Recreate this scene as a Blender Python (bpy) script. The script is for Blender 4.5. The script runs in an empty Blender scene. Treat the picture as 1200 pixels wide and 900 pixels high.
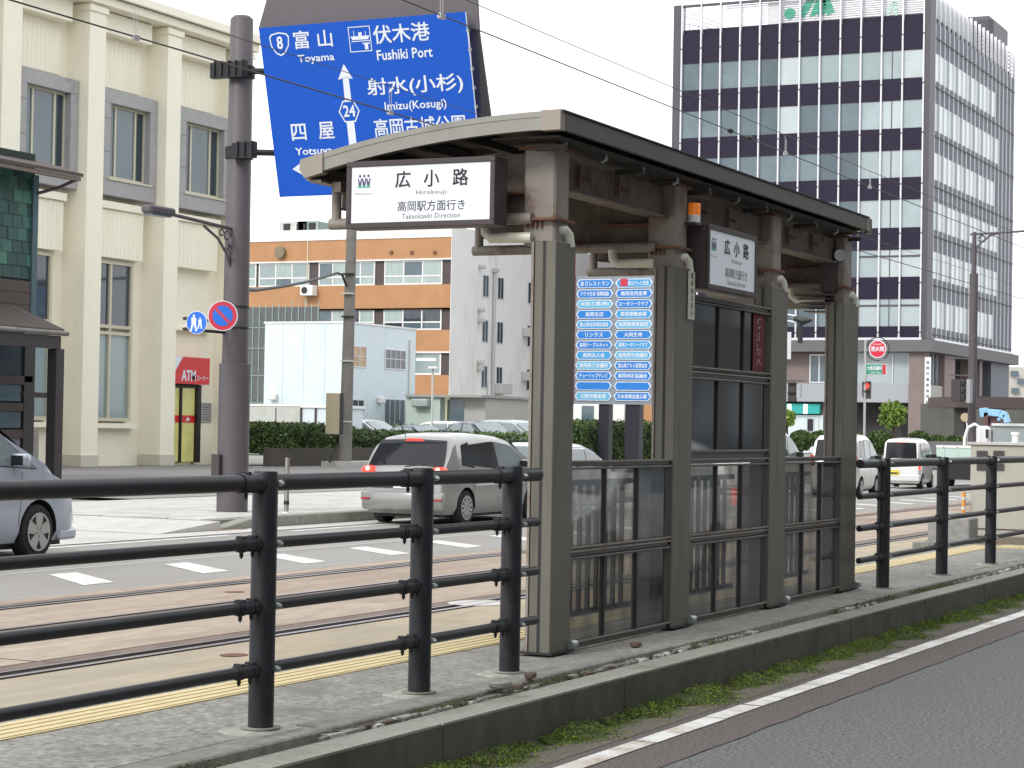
import bpy, bmesh, math, random
import numpy as np
from mathutils import Vector, Matrix
random.seed(7)
rng = np.random.default_rng(7)
R = math.radians
S = bpy.context.scene
COL = S.collection

# ---------------------------------------------------------------- camera
CAM = Vector((0, 0, 1.55))
FPX = 2450.0
HEAD, ROLL, PITCH = R(25.7), R(1.0), math.atan(51 / FPX)
f0 = Vector((math.cos(HEAD), math.sin(HEAD), 0)); r0 = Vector((math.sin(HEAD), -math.cos(HEAD), 0)); u0 = Vector((0, 0, 1))
FW = f0 * math.cos(PITCH) + u0 * math.sin(PITCH); u1 = -f0 * math.sin(PITCH) + u0 * math.cos(PITCH)
RT = r0 * math.cos(ROLL) + u1 * math.sin(ROLL); UP = -r0 * math.sin(ROLL) + u1 * math.cos(ROLL)
cd = bpy.data.cameras.new('camera'); cam = bpy.data.objects.new('camera', cd); COL.objects.link(cam)
cd.sensor_width = 36; cd.lens = FPX / 1200 * 36; cd.clip_start = .1; cd.clip_end = 2000
M = Matrix((RT, UP, -FW)).transposed().to_4x4(); M.translation = CAM; cam.matrix_world = M
S.camera = cam
cd.dof.use_dof = False

# ---------------------------------------------------------------- world, sun, exposure
SUN_EL, SUN_AZ = R(38), R(166)      # azimuth measured from +X towards +Y: light comes from behind-left of the street
w = bpy.data.worlds.new('World'); S.world = w; w.use_nodes = True
nt = w.node_tree; nt.nodes.clear()
out = nt.nodes.new('ShaderNodeOutputWorld'); bg = nt.nodes.new('ShaderNodeBackground')
sky = nt.nodes.new('ShaderNodeTexSky'); sky.sky_type = 'NISHITA'; sky.sun_disc = False
sky.sun_elevation = SUN_EL; sky.sun_rotation = R(90) - SUN_AZ; sky.air_density = 1.5; sky.dust_density = 4
sc_ = nt.nodes.new('ShaderNodeVectorMath'); sc_.operation = 'SCALE'; sc_.inputs['Scale'].default_value = .10
# overcast: an even white cloud sheet, slightly mottled, covers nearly all of the blue sky
tc = nt.nodes.new('ShaderNodeTexCoord'); no = nt.nodes.new('ShaderNodeTexNoise'); no.inputs['Scale'].default_value = 2.2; no.inputs['Detail'].default_value = 5
cr = nt.nodes.new('ShaderNodeValToRGB'); cr.color_ramp.elements[0].position = .3; cr.color_ramp.elements[1].position = .7
cr.color_ramp.elements[0].color = (1.22, 1.25, 1.31, 1); cr.color_ramp.elements[1].color = (1.42, 1.43, 1.45, 1)
mx = nt.nodes.new('ShaderNodeMix'); mx.data_type = 'RGBA'; mx.inputs[0].default_value = .93
L = nt.links
L.new(tc.outputs['Generated'], no.inputs['Vector']); L.new(no.outputs['Fac'], cr.inputs[0])
L.new(sky.outputs[0], sc_.inputs[0]); L.new(sc_.outputs[0], mx.inputs[6]); L.new(cr.outputs[0], mx.inputs[7])
L.new(mx.outputs[2], bg.inputs[0]); bg.inputs[1].default_value = 1.0; L.new(bg.outputs[0], out.inputs[0])
sd = bpy.data.lights.new('sun', 'SUN'); sun = bpy.data.objects.new('sun', sd); COL.objects.link(sun)
sd.energy = 1.5; sd.angle = R(14); sd.color = (1, .97, .92)
dv = Vector((math.cos(SUN_EL) * math.cos(SUN_AZ), math.cos(SUN_EL) * math.sin(SUN_AZ), math.sin(SUN_EL)))
sun.rotation_euler = dv.to_track_quat('Z', 'Y').to_euler()
S.view_settings.view_transform = 'Standard'; S.view_settings.look = 'None'; S.view_settings.gamma = 1
S.view_settings.exposure = 0.30
S.cycles.max_bounces = 6; S.cycles.transparent_max_bounces = 12

# ---------------------------------------------------------------- surveying: a sight line met with a real plane
def ray(px, py): return FW + RT * ((px - 600) / FPX) - UP * ((py - 450) / FPX)
def gz(px, py, z=0.0): d = ray(px, py); return CAM + d * ((z - CAM.z) / d.z)
def gy(px, py, Y): d = ray(px, py); return CAM + d * (Y / d.y)
def gx(px, py, X): d = ray(px, py); return CAM + d * (X / d.x)
def gd(px, py, D): return CAM + ray(px, py) * D

# ---------------------------------------------------------------- materials
MATS = {}
def mat(name, col, rough=.6, metal=0, var=.12, scale=6, bump=0, dirt=None, dirt_amt=.0, dirt_scale=2.0, spec=.5, stretch=(1, 1, 1), emit=None, estr=0, alpha=None, streak=None, coat=0):
    if name in MATS: return MATS[name]
    m = bpy.data.materials.new(name); m.use_nodes = True; n = m.node_tree.nodes; l = m.node_tree.links
    b = n['Principled BSDF']; b.inputs['Roughness'].default_value = rough; b.inputs['Metallic'].default_value = metal
    b.inputs['Specular IOR Level'].default_value = spec
    if coat: b.inputs['Coat Weight'].default_value = coat; b.inputs['Coat Roughness'].default_value = .05
    geo = n.new('ShaderNodeNewGeometry'); mp = n.new('ShaderNodeMapping'); mp.inputs['Scale'].default_value = stretch
    l.new(geo.outputs['Position'], mp.inputs['Vector'])
    c = (col[0], col[1], col[2], 1)
    last = None
    if var > 0:
        a = n.new('ShaderNodeTexNoise'); a.inputs['Scale'].default_value = scale; a.inputs['Detail'].default_value = 8; a.inputs['Roughness'].default_value = .65
        l.new(mp.outputs[0], a.inputs['Vector'])
        k = n.new('ShaderNodeMapRange'); k.inputs[1].default_value = .3; k.inputs[2].default_value = .7
        k.inputs[3].default_value = 1 - var; k.inputs[4].default_value = 1 + var
        l.new(a.outputs['Fac'], k.inputs[0])
        v = n.new('ShaderNodeVectorMath'); v.operation = 'SCALE'; v.inputs[0].default_value = col[:3]; l.new(k.outputs[0], v.inputs['Scale'])
        last = v.outputs[0]
    if dirt:
        d = n.new('ShaderNodeTexNoise'); d.inputs['Scale'].default_value = dirt_scale; d.inputs['Detail'].default_value = 6; d.inputs['Roughness'].default_value = .7
        dm = n.new('ShaderNodeMapping'); dm.inputs['Scale'].default_value = streak or (1, 1, 1); dm.inputs['Location'].default_value = (3.3, 1.7, .4)
        l.new(geo.outputs['Position'], dm.inputs['Vector']); l.new(dm.outputs[0], d.inputs['Vector'])
        rr = n.new('ShaderNodeValToRGB'); rr.color_ramp.elements[0].position = .62 - dirt_amt * .35; rr.color_ramp.elements[1].position = .78 - dirt_amt * .25
        l.new(d.outputs['Fac'], rr.inputs[0])
        mm = n.new('ShaderNodeMix'); mm.data_type = 'RGBA'; mm.inputs[7].default_value = (*dirt, 1); l.new(rr.outputs[0], mm.inputs[0])
        if last: l.new(last, mm.inputs[6])
        else: mm.inputs[6].default_value = c
        last = mm.outputs[2]
    if last: l.new(last, b.inputs['Base Color'])
    else: b.inputs['Base Color'].default_value = c
    if bump:
        bt = n.new('ShaderNodeTexNoise'); bt.inputs['Scale'].default_value = bump[0]; bt.inputs['Detail'].default_value = 6
        l.new(mp.outputs[0], bt.inputs['Vector']); bp = n.new('ShaderNodeBump'); bp.inputs['Strength'].default_value = bump[1]; bp.inputs['Distance'].default_value = bump[2]
        l.new(bt.outputs['Fac'], bp.inputs['Height']); l.new(bp.outputs[0], b.inputs['Normal'])
    if emit: b.inputs['Emission Color'].default_value = (*emit, 1); b.inputs['Emission Strength'].default_value = estr
    MATS[name] = m; return m

def glass_mat(name, tint, rough=.03, var=.0, clear=.5, ior=1.9, haze=(.16, .165, .175)):
    """tinted see-through pane: transparent body, mirror-like skin, uneven haze of dust and scratches"""
    if name in MATS: return MATS[name]
    m = bpy.data.materials.new(name); m.use_nodes = True; n = m.node_tree.nodes; l = m.node_tree.links
    n.remove(n['Principled BSDF']); o = n['Material Output']
    d = n.new('ShaderNodeBsdfDiffuse'); d.inputs[0].default_value = (*haze, 1); g = n.new('ShaderNodeBsdfGlossy'); g.inputs['Roughness'].default_value = rough; g.inputs[0].default_value = (.85, .88, .9, 1)
    t = n.new('ShaderNodeBsdfTransparent'); t.inputs[0].default_value = (*tint, 1); f = n.new('ShaderNodeFresnel'); f.inputs[0].default_value = ior
    a = n.new('ShaderNodeMixShader'); x = n.new('ShaderNodeMixShader')
    geo = n.new('ShaderNodeNewGeometry'); mp = n.new('ShaderNodeMapping'); mp.inputs['Scale'].default_value = (2.2, 2.2, 1.1); no = n.new('ShaderNodeTexNoise'); no.inputs['Scale'].default_value = 2.4; no.inputs['Detail'].default_value = 6
    mr = n.new('ShaderNodeMapRange'); mr.inputs[1].default_value = .35; mr.inputs[2].default_value = .68; mr.inputs[3].default_value = max(0, 1 - clear - var); mr.inputs[4].default_value = 1 - clear + var
    l.new(geo.outputs['Position'], mp.inputs[0]); l.new(mp.outputs[0], no.inputs['Vector']); l.new(no.outputs['Fac'], mr.inputs[0]); l.new(mr.outputs[0], x.inputs[0])
    bk = n.new('ShaderNodeMath'); bk.operation = 'SUBTRACT'; bk.inputs[0].default_value = 1; l.new(geo.outputs['Backfacing'], bk.inputs[1]); ml = n.new('ShaderNodeMath'); ml.operation = 'MULTIPLY'; l.new(f.outputs[0], ml.inputs[0]); l.new(bk.outputs[0], ml.inputs[1]); l.new(ml.outputs[0], a.inputs[0]); l.new(t.outputs[0], a.inputs[1]); l.new(g.outputs[0], a.inputs[2]); l.new(a.outputs[0], x.inputs[1]); l.new(d.outputs[0], x.inputs[2]); l.new(x.outputs[0], o.inputs[0])
    MATS[name] = m; return m

clad = mat('clad_metal', (.140, .135, .112), .5, .15, .06, 5, dirt=(.09, .085, .07), dirt_amt=.25, streak=(3, 3, .4), bump=(60, .05, .002))
steel = mat('painted_steel', (.25, .225, .20), .55, 0, .08, 6, dirt=(.16, .075, .045), dirt_amt=.30, dirt_scale=5, bump=(40, .1, .002))
steel_d = mat('dark_beam', (.135, .112, .092), .65, 0, .15, 6, dirt=(.07, .035, .022), dirt_amt=.4, dirt_scale=4, bump=(40, .1, .002))  # darker, rustier copy of the painted steel for beams under the roof
rust = mat('rusty_steel', (.16, .075, .045), .85, 0, .3, 25, bump=(80, .3, .003))
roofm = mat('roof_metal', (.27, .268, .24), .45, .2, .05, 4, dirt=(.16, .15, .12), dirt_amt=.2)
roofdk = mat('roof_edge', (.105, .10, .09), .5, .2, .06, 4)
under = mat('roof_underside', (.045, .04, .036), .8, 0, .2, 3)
charcoal = mat('charcoal_paint', (.017, .0185, .023), .45, 0, .12, 9, bump=(150, .06, .001), dirt=(.045, .036, .03), dirt_amt=.22, dirt_scale=7, spec=.32)
bolt = mat('bolt', (.38, .42, .42), .4, .7, .1)
rail_m = mat('rail_frame', (.085, .085, .078), .45, .2, .08, 8)
pvc = mat('cream_pvc', (.62, .62, .52), .4, 0, .06, 8, dirt=(.4, .38, .3), dirt_amt=.2)
signw = mat('sign_white', (.74, .78, .83), .35, 0, .015, 2, emit=(.8, .88, 1), estr=.06)
black = mat('black_print', (.012, .012, .02), .5, 0, 0)
ink_grey = mat('grey_print', (.2, .2, .22), .5, 0, 0)
frame_br = mat('sign_frame', (.055, .042, .045), .45, .1, .08, 8)
s_blue = mat('sign_blue', (.0, .085, .53), .32, 0, .04, 1.2, dirt=(.0, .085, .5), dirt_amt=.1, dirt_scale=1)
s_white = mat('reflective_white', (.72, .78, .86), .5, 0, .03, 3)
polem = mat('pole_paint', (.092, .082, .09), .55, 0, .08, 5, dirt=(.07, .06, .065), dirt_amt=.2, streak=(2, 2, .3))
concrete = mat('concrete', (.255, .252, .225), .9, 0, .35, 16, bump=(60, .35, .004), dirt=(.19, .185, .155), dirt_amt=.35, dirt_scale=2.5)
plat_m = mat('platform_concrete', (.235, .23, .205), .92, 0, .6, 30, bump=(90, .4, .004), dirt=(.15, .147, .13), dirt_amt=.4, dirt_scale=1.6)
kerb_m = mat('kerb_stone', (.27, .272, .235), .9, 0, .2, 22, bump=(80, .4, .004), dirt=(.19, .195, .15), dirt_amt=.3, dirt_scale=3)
kface = mat('kerb_face_dark', (.082, .084, .064), .85, 0, .25, 7, bump=(60, .4, .004), dirt=(.05, .055, .036), dirt_amt=.45, dirt_scale=2.2)  # darker kerb tone for the sides facing the road
soil = mat('gutter_soil', (.12, .11, .085), .95, 0, .35, 30, bump=(90, .8, .01))
moss = mat('moss', (.075, .115, .012), .95, 0, .5, 8)
moss2 = mat('bright_moss', (.15, .23, .025), .95, 0, .5, 8)
asphalt = mat('near_asphalt', (.112, .113, .115), .9, 0, .95, 48, bump=(220, .12, .003), dirt=(.105, .107, .11), dirt_amt=.3, dirt_scale=.9)
asph_br = mat('old_brown_asphalt', (.115, .099, .092), .92, 0, .8, 60, bump=(240, .9, .006))
asph_far = mat('far_asphalt', (.285, .275, .255), .9, 0, .18, 30, bump=(200, .4, .004), dirt=(.25, .235, .215), dirt_amt=.4, dirt_scale=.5, streak=(.3, 1.5, 1))
track_m = mat('track_bed', (.345, .28, .22), .9, 0, .22, 7, bump=(90, .5, .004), dirt=(.25, .185, .145), dirt_amt=.45, dirt_scale=.9, streak=(.25, 1.6, 1), stretch=(.4, 1.4, 1))
track2_m = mat('track_edge_concrete', (.38, .315, .225), .9, 0, .22, 3, bump=(90, .5, .004), dirt=(.30, .285, .23), dirt_amt=.5, dirt_scale=1.1, streak=(.2, 1.5, 1), stretch=(.4, 1.4, 1))
railst = mat('rail_steel', (.34, .31, .31), .35, .8, .12, 4, stretch=(.2, 1, 1))
groove = mat('rail_groove', (.055, .043, .035), .9, 0, .3, 6)
white_l = mat('white_road_paint', (.68, .69, .67), .7, 0, .12, 30, dirt=(.42, .37, .31), dirt_amt=.42, dirt_scale=5)
tact = mat('tactile_yellow', (.57, .475, .265), .75, 0, .09, 10, dirt=(.50, .42, .2), dirt_amt=.25, dirt_scale=5)
pave = mat('pale_paving', (.50, .49, .46), .9, 0, .12, 3, bump=(60, .3, .004), dirt=(.40, .385, .35), dirt_amt=.3, dirt_scale=.8)
fore = mat('dark_forecourt', (.20, .195, .19), .9, 0, .12, 4, bump=(80, .4, .004))
cream = mat('cream_render', (.90, .865, .72), .75, 0, .03, 1.5, dirt=(.84, .80, .68), dirt_amt=.12, dirt_scale=.6, streak=(1, 1, .25), bump=(30, .06, .003))
ringm = mat('grey_stone_surround', (.37, .37, .375), .8, 0, .08, 3, dirt=(.26, .26, .27), dirt_amt=.2, dirt_scale=1)
win_fr = mat('cream_window_frame', (.58, .55, .43), .5, 0, .03)
glass_d = mat('dark_glass', (.035, .05, .065), .06, 0, .1, 1, spec=.9)
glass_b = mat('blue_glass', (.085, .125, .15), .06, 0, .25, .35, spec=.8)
glass_bl = mat('mid_glass', (.27, .34, .345), .12, 0, .05, 1, spec=.7)
glass_l = mat('pale_glass', (.39, .45, .47), .12, 0, .05, 1, spec=.7)
glass_g = mat('curtain_glass', (.36, .44, .43), .2, 0, .15, 1.2, stretch=(3, 3, .3))
shopw = mat('dark_timber', (.035, .028, .030), .6, 0, .2, 5, stretch=(1, 1, 6))
shopb = mat('brown_boards', (.075, .058, .052), .75, 0, .15, 6, stretch=(.5, 1, 8))
redm = mat('red_panel', (.62, .02, .025), .4, 0, .04)
whitem = mat('white_paint', (.78, .78, .76), .5, 0, .03)
orange_w = mat('orange_render', (.44, .235, .115), .85, 0, .08, .8, dirt=(.38, .20, .10), dirt_amt=.25, dirt_scale=.3, streak=(1, 1, .4))
white_w = mat('weathered_white_render', (.76, .76, .745), .85, 0, .05, .6, dirt=(.62, .60, .56), dirt_amt=.25, dirt_scale=.5, streak=(1, 1, .2))
brown_p = mat('brown_panel', (.075, .055, .055), .6, 0, .05)
lb_w = mat('pale_blue_siding', (.64, .73, .77), .7, 0, .03, .7, dirt=(.5, .6, .65), dirt_amt=.15, dirt_scale=.6, streak=(1, 1, .2))
net_m = mat('green_screen', (.13, .20, .17), .8, 0, .3, 1.2)
ja_dark = mat('ja_spandrel', (.024, .019, .038), .5, 0, .06, .3, spec=.15)
ja_strip = mat('ja_corner', (.070, .066, .080), .5, 0, .05, .3)
alu = mat('aluminium', (.66, .67, .71), .35, .35, .03)
ja_side = mat('ja_side_panel', (.115, .125, .15), .5, 0, .06, .3, spec=.2)
ja_slab = mat('ja_slab', (.13, .125, .13), .7, 0, .05, .3)
ja_balc = mat('ja_balcony', (.36, .375, .41), .7, 0, .04, .3)
ja_col = mat('ja_column_tile', (.22, .175, .165), .7, 0, .08, 1)
ja_recess = mat('ja_recess', (.05, .048, .048), .8, 0, .1, .4)
green_p = mat('green_print', (.02, .34, .22), .5, 0, 0)
leaf_a = mat('hedge_leaf', (.05, .088, .024), .65, 0, .4, 4)
leaf_b = mat('hedge_leaf_light', (.10, .17, .04), .65, 0, .4, 4)
leaf_y = mat('young_leaf', (.20, .30, .045), .65, 0, .3, 3)
bark = mat('bark', (.08, .06, .045), .9, 0, .2, 20)
wallb = mat('brown_low_wall', (.085, .075, .062), .85, 0, .12, 1.5, dirt=(.06, .053, .045), dirt_amt=.3, streak=(1, 1, .2))
tyre = mat('tyre', (.012, .012, .013), .8, 0, .1)
rim_m = mat('alloy', (.50, .50, .50), .3, .75, .04)
car_gl = mat('car_glass', (.018, .020, .024), .05, 0, 0, spec=.35)
car_gl2 = mat('car_glass_light', (.20, .24, .25), .06, 0, .1, 2, spec=.6)
plas = mat('black_plastic', (.018, .018, .02), .55, 0, 0)
lamp_red = mat('lit_brake_lamp', (.7, .02, .01), .25, 0, 0, emit=(1, .06, .04), estr=1.6)
lamp_hot = mat('brake_lamp_bulb', (1, .5, .4), .25, 0, 0, emit=(1, .42, .30), estr=3.2)
lamp_off = mat('red_lens', (.40, .015, .01), .2, 0, 0)
amber = mat('amber_lens', (.85, .22, .02), .25, 0, .05, 8, emit=(1, .25, .02), estr=.15)
def paint(name, c): return mat(name, c, .28, .25, .01, 1, coat=.6)
p_silver = paint('silver_paint', (.29, .295, .29)); p_blue = paint('ice_blue_paint', (.40, .44, .52)); p_white = paint('white_car_paint', (.75, .76, .76)); p_dark = paint('dark_blue_paint', (.03, .04, .07)); p_grey = paint('grey_paint', (.35, .38, .38))
cabinet_m = mat('cabinet_cream', (.42, .41, .36), .6, 0, .04, 2, dirt=(.38, .36, .3), dirt_amt=.25, dirt_scale=1, streak=(1, 1, .3))

# ---------------------------------------------------------------- object helpers
def tag(o, label, cat, group=None):
    o['label'] = label; o['category'] = cat
    if group: o['group'] = group
    return o
def thing(name, label, cat, loc=(0, 0, 0), group=None):
    o = bpy.data.objects.new(name, None); COL.objects.link(o); o.location = loc; o.empty_display_size = .2
    return tag(o, label, cat, group)
def origin(p):
    v = Vector((0, 0, 0))
    while p is not None: v += Vector(p.location); p = p.parent
    return v
class MB:
    def __init__(s): s.v = []; s.f = []; s.m = []; s.mi = 0; s.uvs = None
    def add(s, vs, fs):
        n = len(s.v); s.v += [tuple(v) for v in vs]; s.f += [tuple(n + i for i in f) for f in fs]; s.m += [s.mi] * len(fs); return s
    def box(s, a, b):
        x0, x1 = sorted((a[0], b[0])); y0, y1 = sorted((a[1], b[1])); z0, z1 = sorted((a[2], b[2]))
        return s.add([(x0, y0, z0), (x1, y0, z0), (x1, y1, z0), (x0, y1, z0), (x0, y0, z1), (x1, y0, z1), (x1, y1, z1), (x0, y1, z1)],
                     [(0, 3, 2, 1), (4, 5, 6, 7), (0, 1, 5, 4), (1, 2, 6, 5), (2, 3, 7, 6), (3, 0, 4, 7)])
    def tube(s, pts, r, n=12, cap=True):
        pts = [Vector(p) for p in pts]; rs = r if isinstance(r, (list, tuple)) else [r] * len(pts)
        vs = []; fs = []; ref = None
        for i, p in enumerate(pts):
            d = (pts[min(i + 1, len(pts) - 1)] - pts[max(i - 1, 0)]).normalized()
            if ref is None: ref = Vector((0, 0, 1)) if abs(d.z) < .9 else Vector((1, 0, 0))
            a = d.cross(ref).normalized(); b = d.cross(a).normalized(); ref = -b if False else ref
            for k in range(n):
                t = 2 * math.pi * k / n; vs.append(p + a * (math.cos(t) * rs[i]) + b * (math.sin(t) * rs[i]))
        for i in range(len(pts) - 1):
            for k in range(n):
                fs.append((i * n + k, i * n + (k + 1) % n, (i + 1) * n + (k + 1) % n, (i + 1) * n + k))
        if cap: fs.append(tuple(range(n))[::-1]); fs.append(tuple((len(pts) - 1) * n + k for k in range(n)))
        return s.add(vs, fs)
    def quad(s, a, b, c, d): return s.add([a, b, c, d], [(0, 1, 2, 3)])
    def prism(s, poly, vec):
        n = len(poly); vec = Vector(vec); vs = [Vector(p) for p in poly]; vs += [v + vec for v in vs[:n]]
        return s.add(vs, [tuple(range(n)), tuple(range(2 * n - 1, n - 1, -1))] + [(i, i + n, (i + 1) % n + n, (i + 1) % n) for i in range(n)])
    def build(s, name, m, parent=None, bevel=0, smooth=False, kind=None, recalc=True):
        o0 = origin(parent); me = bpy.data.meshes.new(name)
        me.from_pydata([(v[0] - o0.x, v[1] - o0.y, v[2] - o0.z) for v in s.v], [], s.f)
        ms = m if isinstance(m, (list, tuple)) else [m]
        for q in ms: me.materials.append(q)
        if len(ms) > 1: me.polygons.foreach_set('material_index', s.m)
        if recalc or bevel:
            bm = bmesh.new(); bm.from_mesh(me); bmesh.ops.recalc_face_normals(bm, faces=bm.faces)
            if bevel: bmesh.ops.bevel(bm, geom=[e for e in bm.edges if e.calc_length() > bevel * 2.5], offset=bevel, segments=1, affect='EDGES', clamp_overlap=True)
            bm.to_mesh(me); bm.free()
        if smooth:
            me.polygons.foreach_set('use_smooth', [True] * len(me.polygons)); 
            try: me.set_sharp_from_angle(angle=R(smooth if smooth > 1 else 40))
            except Exception: pass
        o = bpy.data.objects.new(name, me); COL.objects.link(o)
        if parent is not None: o.parent = parent
        if kind: o['kind'] = kind
        return o
def box(name, m, a, b, parent=None, bevel=0, kind=None): return MB().box(a, b).build(name, m, parent, bevel, kind=kind)
def inst(src, loc, name=None, parent=None):
    o = src.copy(); COL.objects.link(o); o.location = loc
    if parent is not None: o.parent = parent
    return o
def copy_tree(o, parent=None):
    c = o.copy(); COL.objects.link(c)
    if parent is not None: c.parent = parent
    for ch in o.children: copy_tree(ch, c)
    return c
_TC = {}
def text(body, m, o, ru, uu, height, width=None, parent=None, bold=0, name='lettering', spacing=1.0, center=True):
    """flat lettering: o = centre of the line, ru = reading direction, uu = up"""
    cu = bpy.data.curves.new('t', 'FONT'); cu.body = body; cu.size = 1; cu.offset = 0 if any(ord(q) > 0x2000 for q in body) else min(bold, .004); cu.space_character = spacing; cu.resolution_u = 2; cu.fill_mode = 'FRONT'; cu.dimensions = '2D'
    ob = bpy.data.objects.new('t', cu); COL.objects.link(ob)
    dg = bpy.context.evaluated_depsgraph_get(); me = bpy.data.meshes.new_from_object(ob.evaluated_get(dg))
    bpy.data.objects.remove(ob); bpy.data.curves.remove(cu)
    n = len(me.vertices); a = np.empty(n * 3); me.vertices.foreach_get('co', a); a = a.reshape(-1, 3)
    x0, x1 = a[:, 0].min(), a[:, 0].max(); y0, y1 = a[:, 1].min(), a[:, 1].max()
    sy = height / (y1 - y0); sx = (width / (x1 - x0)) if width else sy
    ru = Vector(ru).normalized(); uu = Vector(uu).normalized(); o0 = origin(parent)
    bx = (a[:, 0] - (x0 + x1) / 2) * sx; by = (a[:, 1] - (y0 + y1) / 2) * sy
    P = np.array(o - o0 if isinstance(o, Vector) else Vector(o) - o0) + bx[:, None] * np.array(ru) + by[:, None] * np.array(uu)
    me.vertices.foreach_set('co', P.ravel()); me.materials.clear(); me.materials.append(m); me.update()
    if bold > .009:
        bm = bmesh.new(); bm.from_mesh(me); g = bm.verts[:] + bm.edges[:] + bm.faces[:]; nn_ = ru.cross(uu)
        for k_, (qx, qy) in enumerate(((1, 0), (0, 1), (1, 1))):
            dd_ = bmesh.ops.duplicate(bm, geom=g)['geom']; bmesh.ops.translate(bm, verts=[e for e in dd_ if isinstance(e, bmesh.types.BMVert)], vec=ru * (qx * bold * sx * 1.6) + uu * (qy * bold * sy * 1.6) + nn_ * (.0006 * (k_ + 1)))
        bm.to_mesh(me); bm.free()
    ob = bpy.data.objects.new(name, me); COL.objects.link(ob)
    if parent is not None: ob.parent = parent
    return ob
def sheet(name, m, x0, x1, y0, y1, z, kind='structure', parent=None):
    return MB().quad((x0, y0, z), (x1, y0, z), (x1, y1, z), (x0, y1, z)).build(name, m, parent, kind=kind)
def leaves(name, pts, size, ms, parent=None, kind=None, flat=0):
    """many small leaf quads at pts"""
    n = len(pts); pts = np.asarray(pts) - np.array(origin(parent))
    a = rng.normal(size=(n, 3)); a /= np.linalg.norm(a, axis=1)[:, None]
    b = rng.normal(size=(n, 3)); b -= (a * b).sum(1)[:, None] * a; b /= np.linalg.norm(b, axis=1)[:, None]
    s_ = size * rng.uniform(.6, 1.3, n)[:, None]
    V = np.stack([pts - a * s_, pts + b * s_ * .5, pts + a * s_, pts - b * s_ * .5], 1).reshape(-1, 3)
    me = bpy.data.meshes.new(name); me.vertices.add(4 * n); me.vertices.foreach_set('co', V.ravel())
    me.loops.add(4 * n); me.loops.foreach_set('vertex_index', np.arange(4 * n)); me.polygons.add(n)
    me.polygons.foreach_set('loop_start', np.arange(0, 4 * n, 4)); me.polygons.foreach_set('loop_total', np.full(n, 4))
    for q in ms: me.materials.append(q)
    me.polygons.foreach_set('material_index', rng.integers(0, len(ms), n)); me.update(); me.validate()
    o = bpy.data.objects.new(name, me); COL.objects.link(o)
    if parent is not None: o.parent = parent
    if kind: o['kind'] = kind
    return o

# ================================================================ GROUND
sheet('ground', asph_far, -300, 900, -300, 900, -.05)
sheet('near_road', asphalt, -20, 120, -14, 3.535, 0)
sheet('near_road_margin', asph_br, -20, 120, 3.539, 4.02, .001)
rs_ = random.Random(5); sm = MB(); x = -5.0; yp = 3.537
while x < 70:
    l_ = rs_.uniform(.06, .22); yn = 3.537 + rs_.uniform(-.012, .012); w_ = rs_.uniform(.002, .006)
    sm.quad((x, yp - w_, .0035), (x + l_, yn - w_, .0035), (x + l_, yn + w_, .0035), (x, yp + w_, .0035)); x += l_; yp = yn
sm.build('road_seam', groove, kind='structure')
sheet('gutter', soil, -20, 120, 4.02, 4.32, .003)
x = 4.0; rl_ = random.Random(3); el = MB()
while x < 60:      # painted in short worn lengths with hairline cracks between them
    l_ = rl_.uniform(.25, .75); g_ = rl_.choice([.004, .006, .012, .02]); a_, b_ = rl_.uniform(-.012, .012), rl_.uniform(-.012, .012)
    y0_, y1_ = 3.825 + rl_.uniform(-.005, .005), 3.945 + rl_.uniform(-.005, .005); mid = rl_.uniform(.3, .7)
    el.add([(x, y0_, .006), (x + l_ * mid, y0_ + rl_.uniform(-.005, .004), .006), (x + l_ - g_ + a_, y0_, .006), (x + l_ - g_ + b_, y1_, .006), (x + l_ * mid, y1_ + rl_.uniform(-.004, .004), .006), (x + b_ * .3, y1_, .006)], [(0, 1, 2, 3, 4, 5)]); x += l_
el.build('near_edge_line', mat('worn_white_line', (.66, .67, .65), .7, 0, .15, 30, dirt=(.40, .34, .28), dirt_amt=.5, dirt_scale=3.5), kind='structure')
sheet('far_road', asph_far, -60, 260, 11.62, 16.151, .0)
# tram track bed: slabs between grooved rails
ys = [6.02, 6.9, 8.06, 8.38, 9.93, 10.12, 11.02, 11.30, 11.62]
sheet('track_margin', track2_m, -30, 260, 5.9, 8.10, 0)
trk = [track_m, mat('track_bed_b', (.32, .25, .195), .9, 0, .24, 6, bump=(90, .5, .004), dirt=(.24, .165, .13), dirt_amt=.55, dirt_scale=1.1, streak=(.3, 1.6, 1), stretch=(.4, 1.4, 1)),
       mat('track_bed_c', (.365, .30, .235), .9, 0, .22, 5, bump=(90, .5, .004), dirt=(.27, .20, .155), dirt_amt=.35, dirt_scale=1.4, streak=(.3, 1.6, 1), stretch=(.4, 1.4, 1))]
for k in range(18):          # cast slabs with open transverse joints
    xa = -10 + 5.2 * k
    for (ya, yb) in ((8.36, 9.95), (10.09, 11.04), (11.27, 11.62)):
        sheet('track_slab', random.choice(trk), xa + (.6 if ya > 10 else 0), xa + 5.185 + (.6 if ya > 10 else 0), ya, yb, random.uniform(-.002, .001))
    sheet('track_side_strip', mat('dark_joint_strip', (.17, .125, .10), .9, 0, .35, 7, stretch=(.3, 1, 1)), xa, xa + 5.185, 8.36, 8.50, .003); sheet('track_side_strip', groove, xa, xa + 5.185, 8.502, 8.53, .003); sheet('track_side_strip', MATS['dark_joint_strip'], xa, xa + 5.185, 11.27, 11.36, .003); sheet('track_side_strip', MATS['dark_joint_strip'], xa, xa + 5.185, 9.74, 9.95, .003)
sheet('track_slab', track_m, 83.6, 260, 8.36, 11.62, 0)
sheet('track_groove_bed', groove, -30, 260, 8.0, 11.4, -.035)
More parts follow.
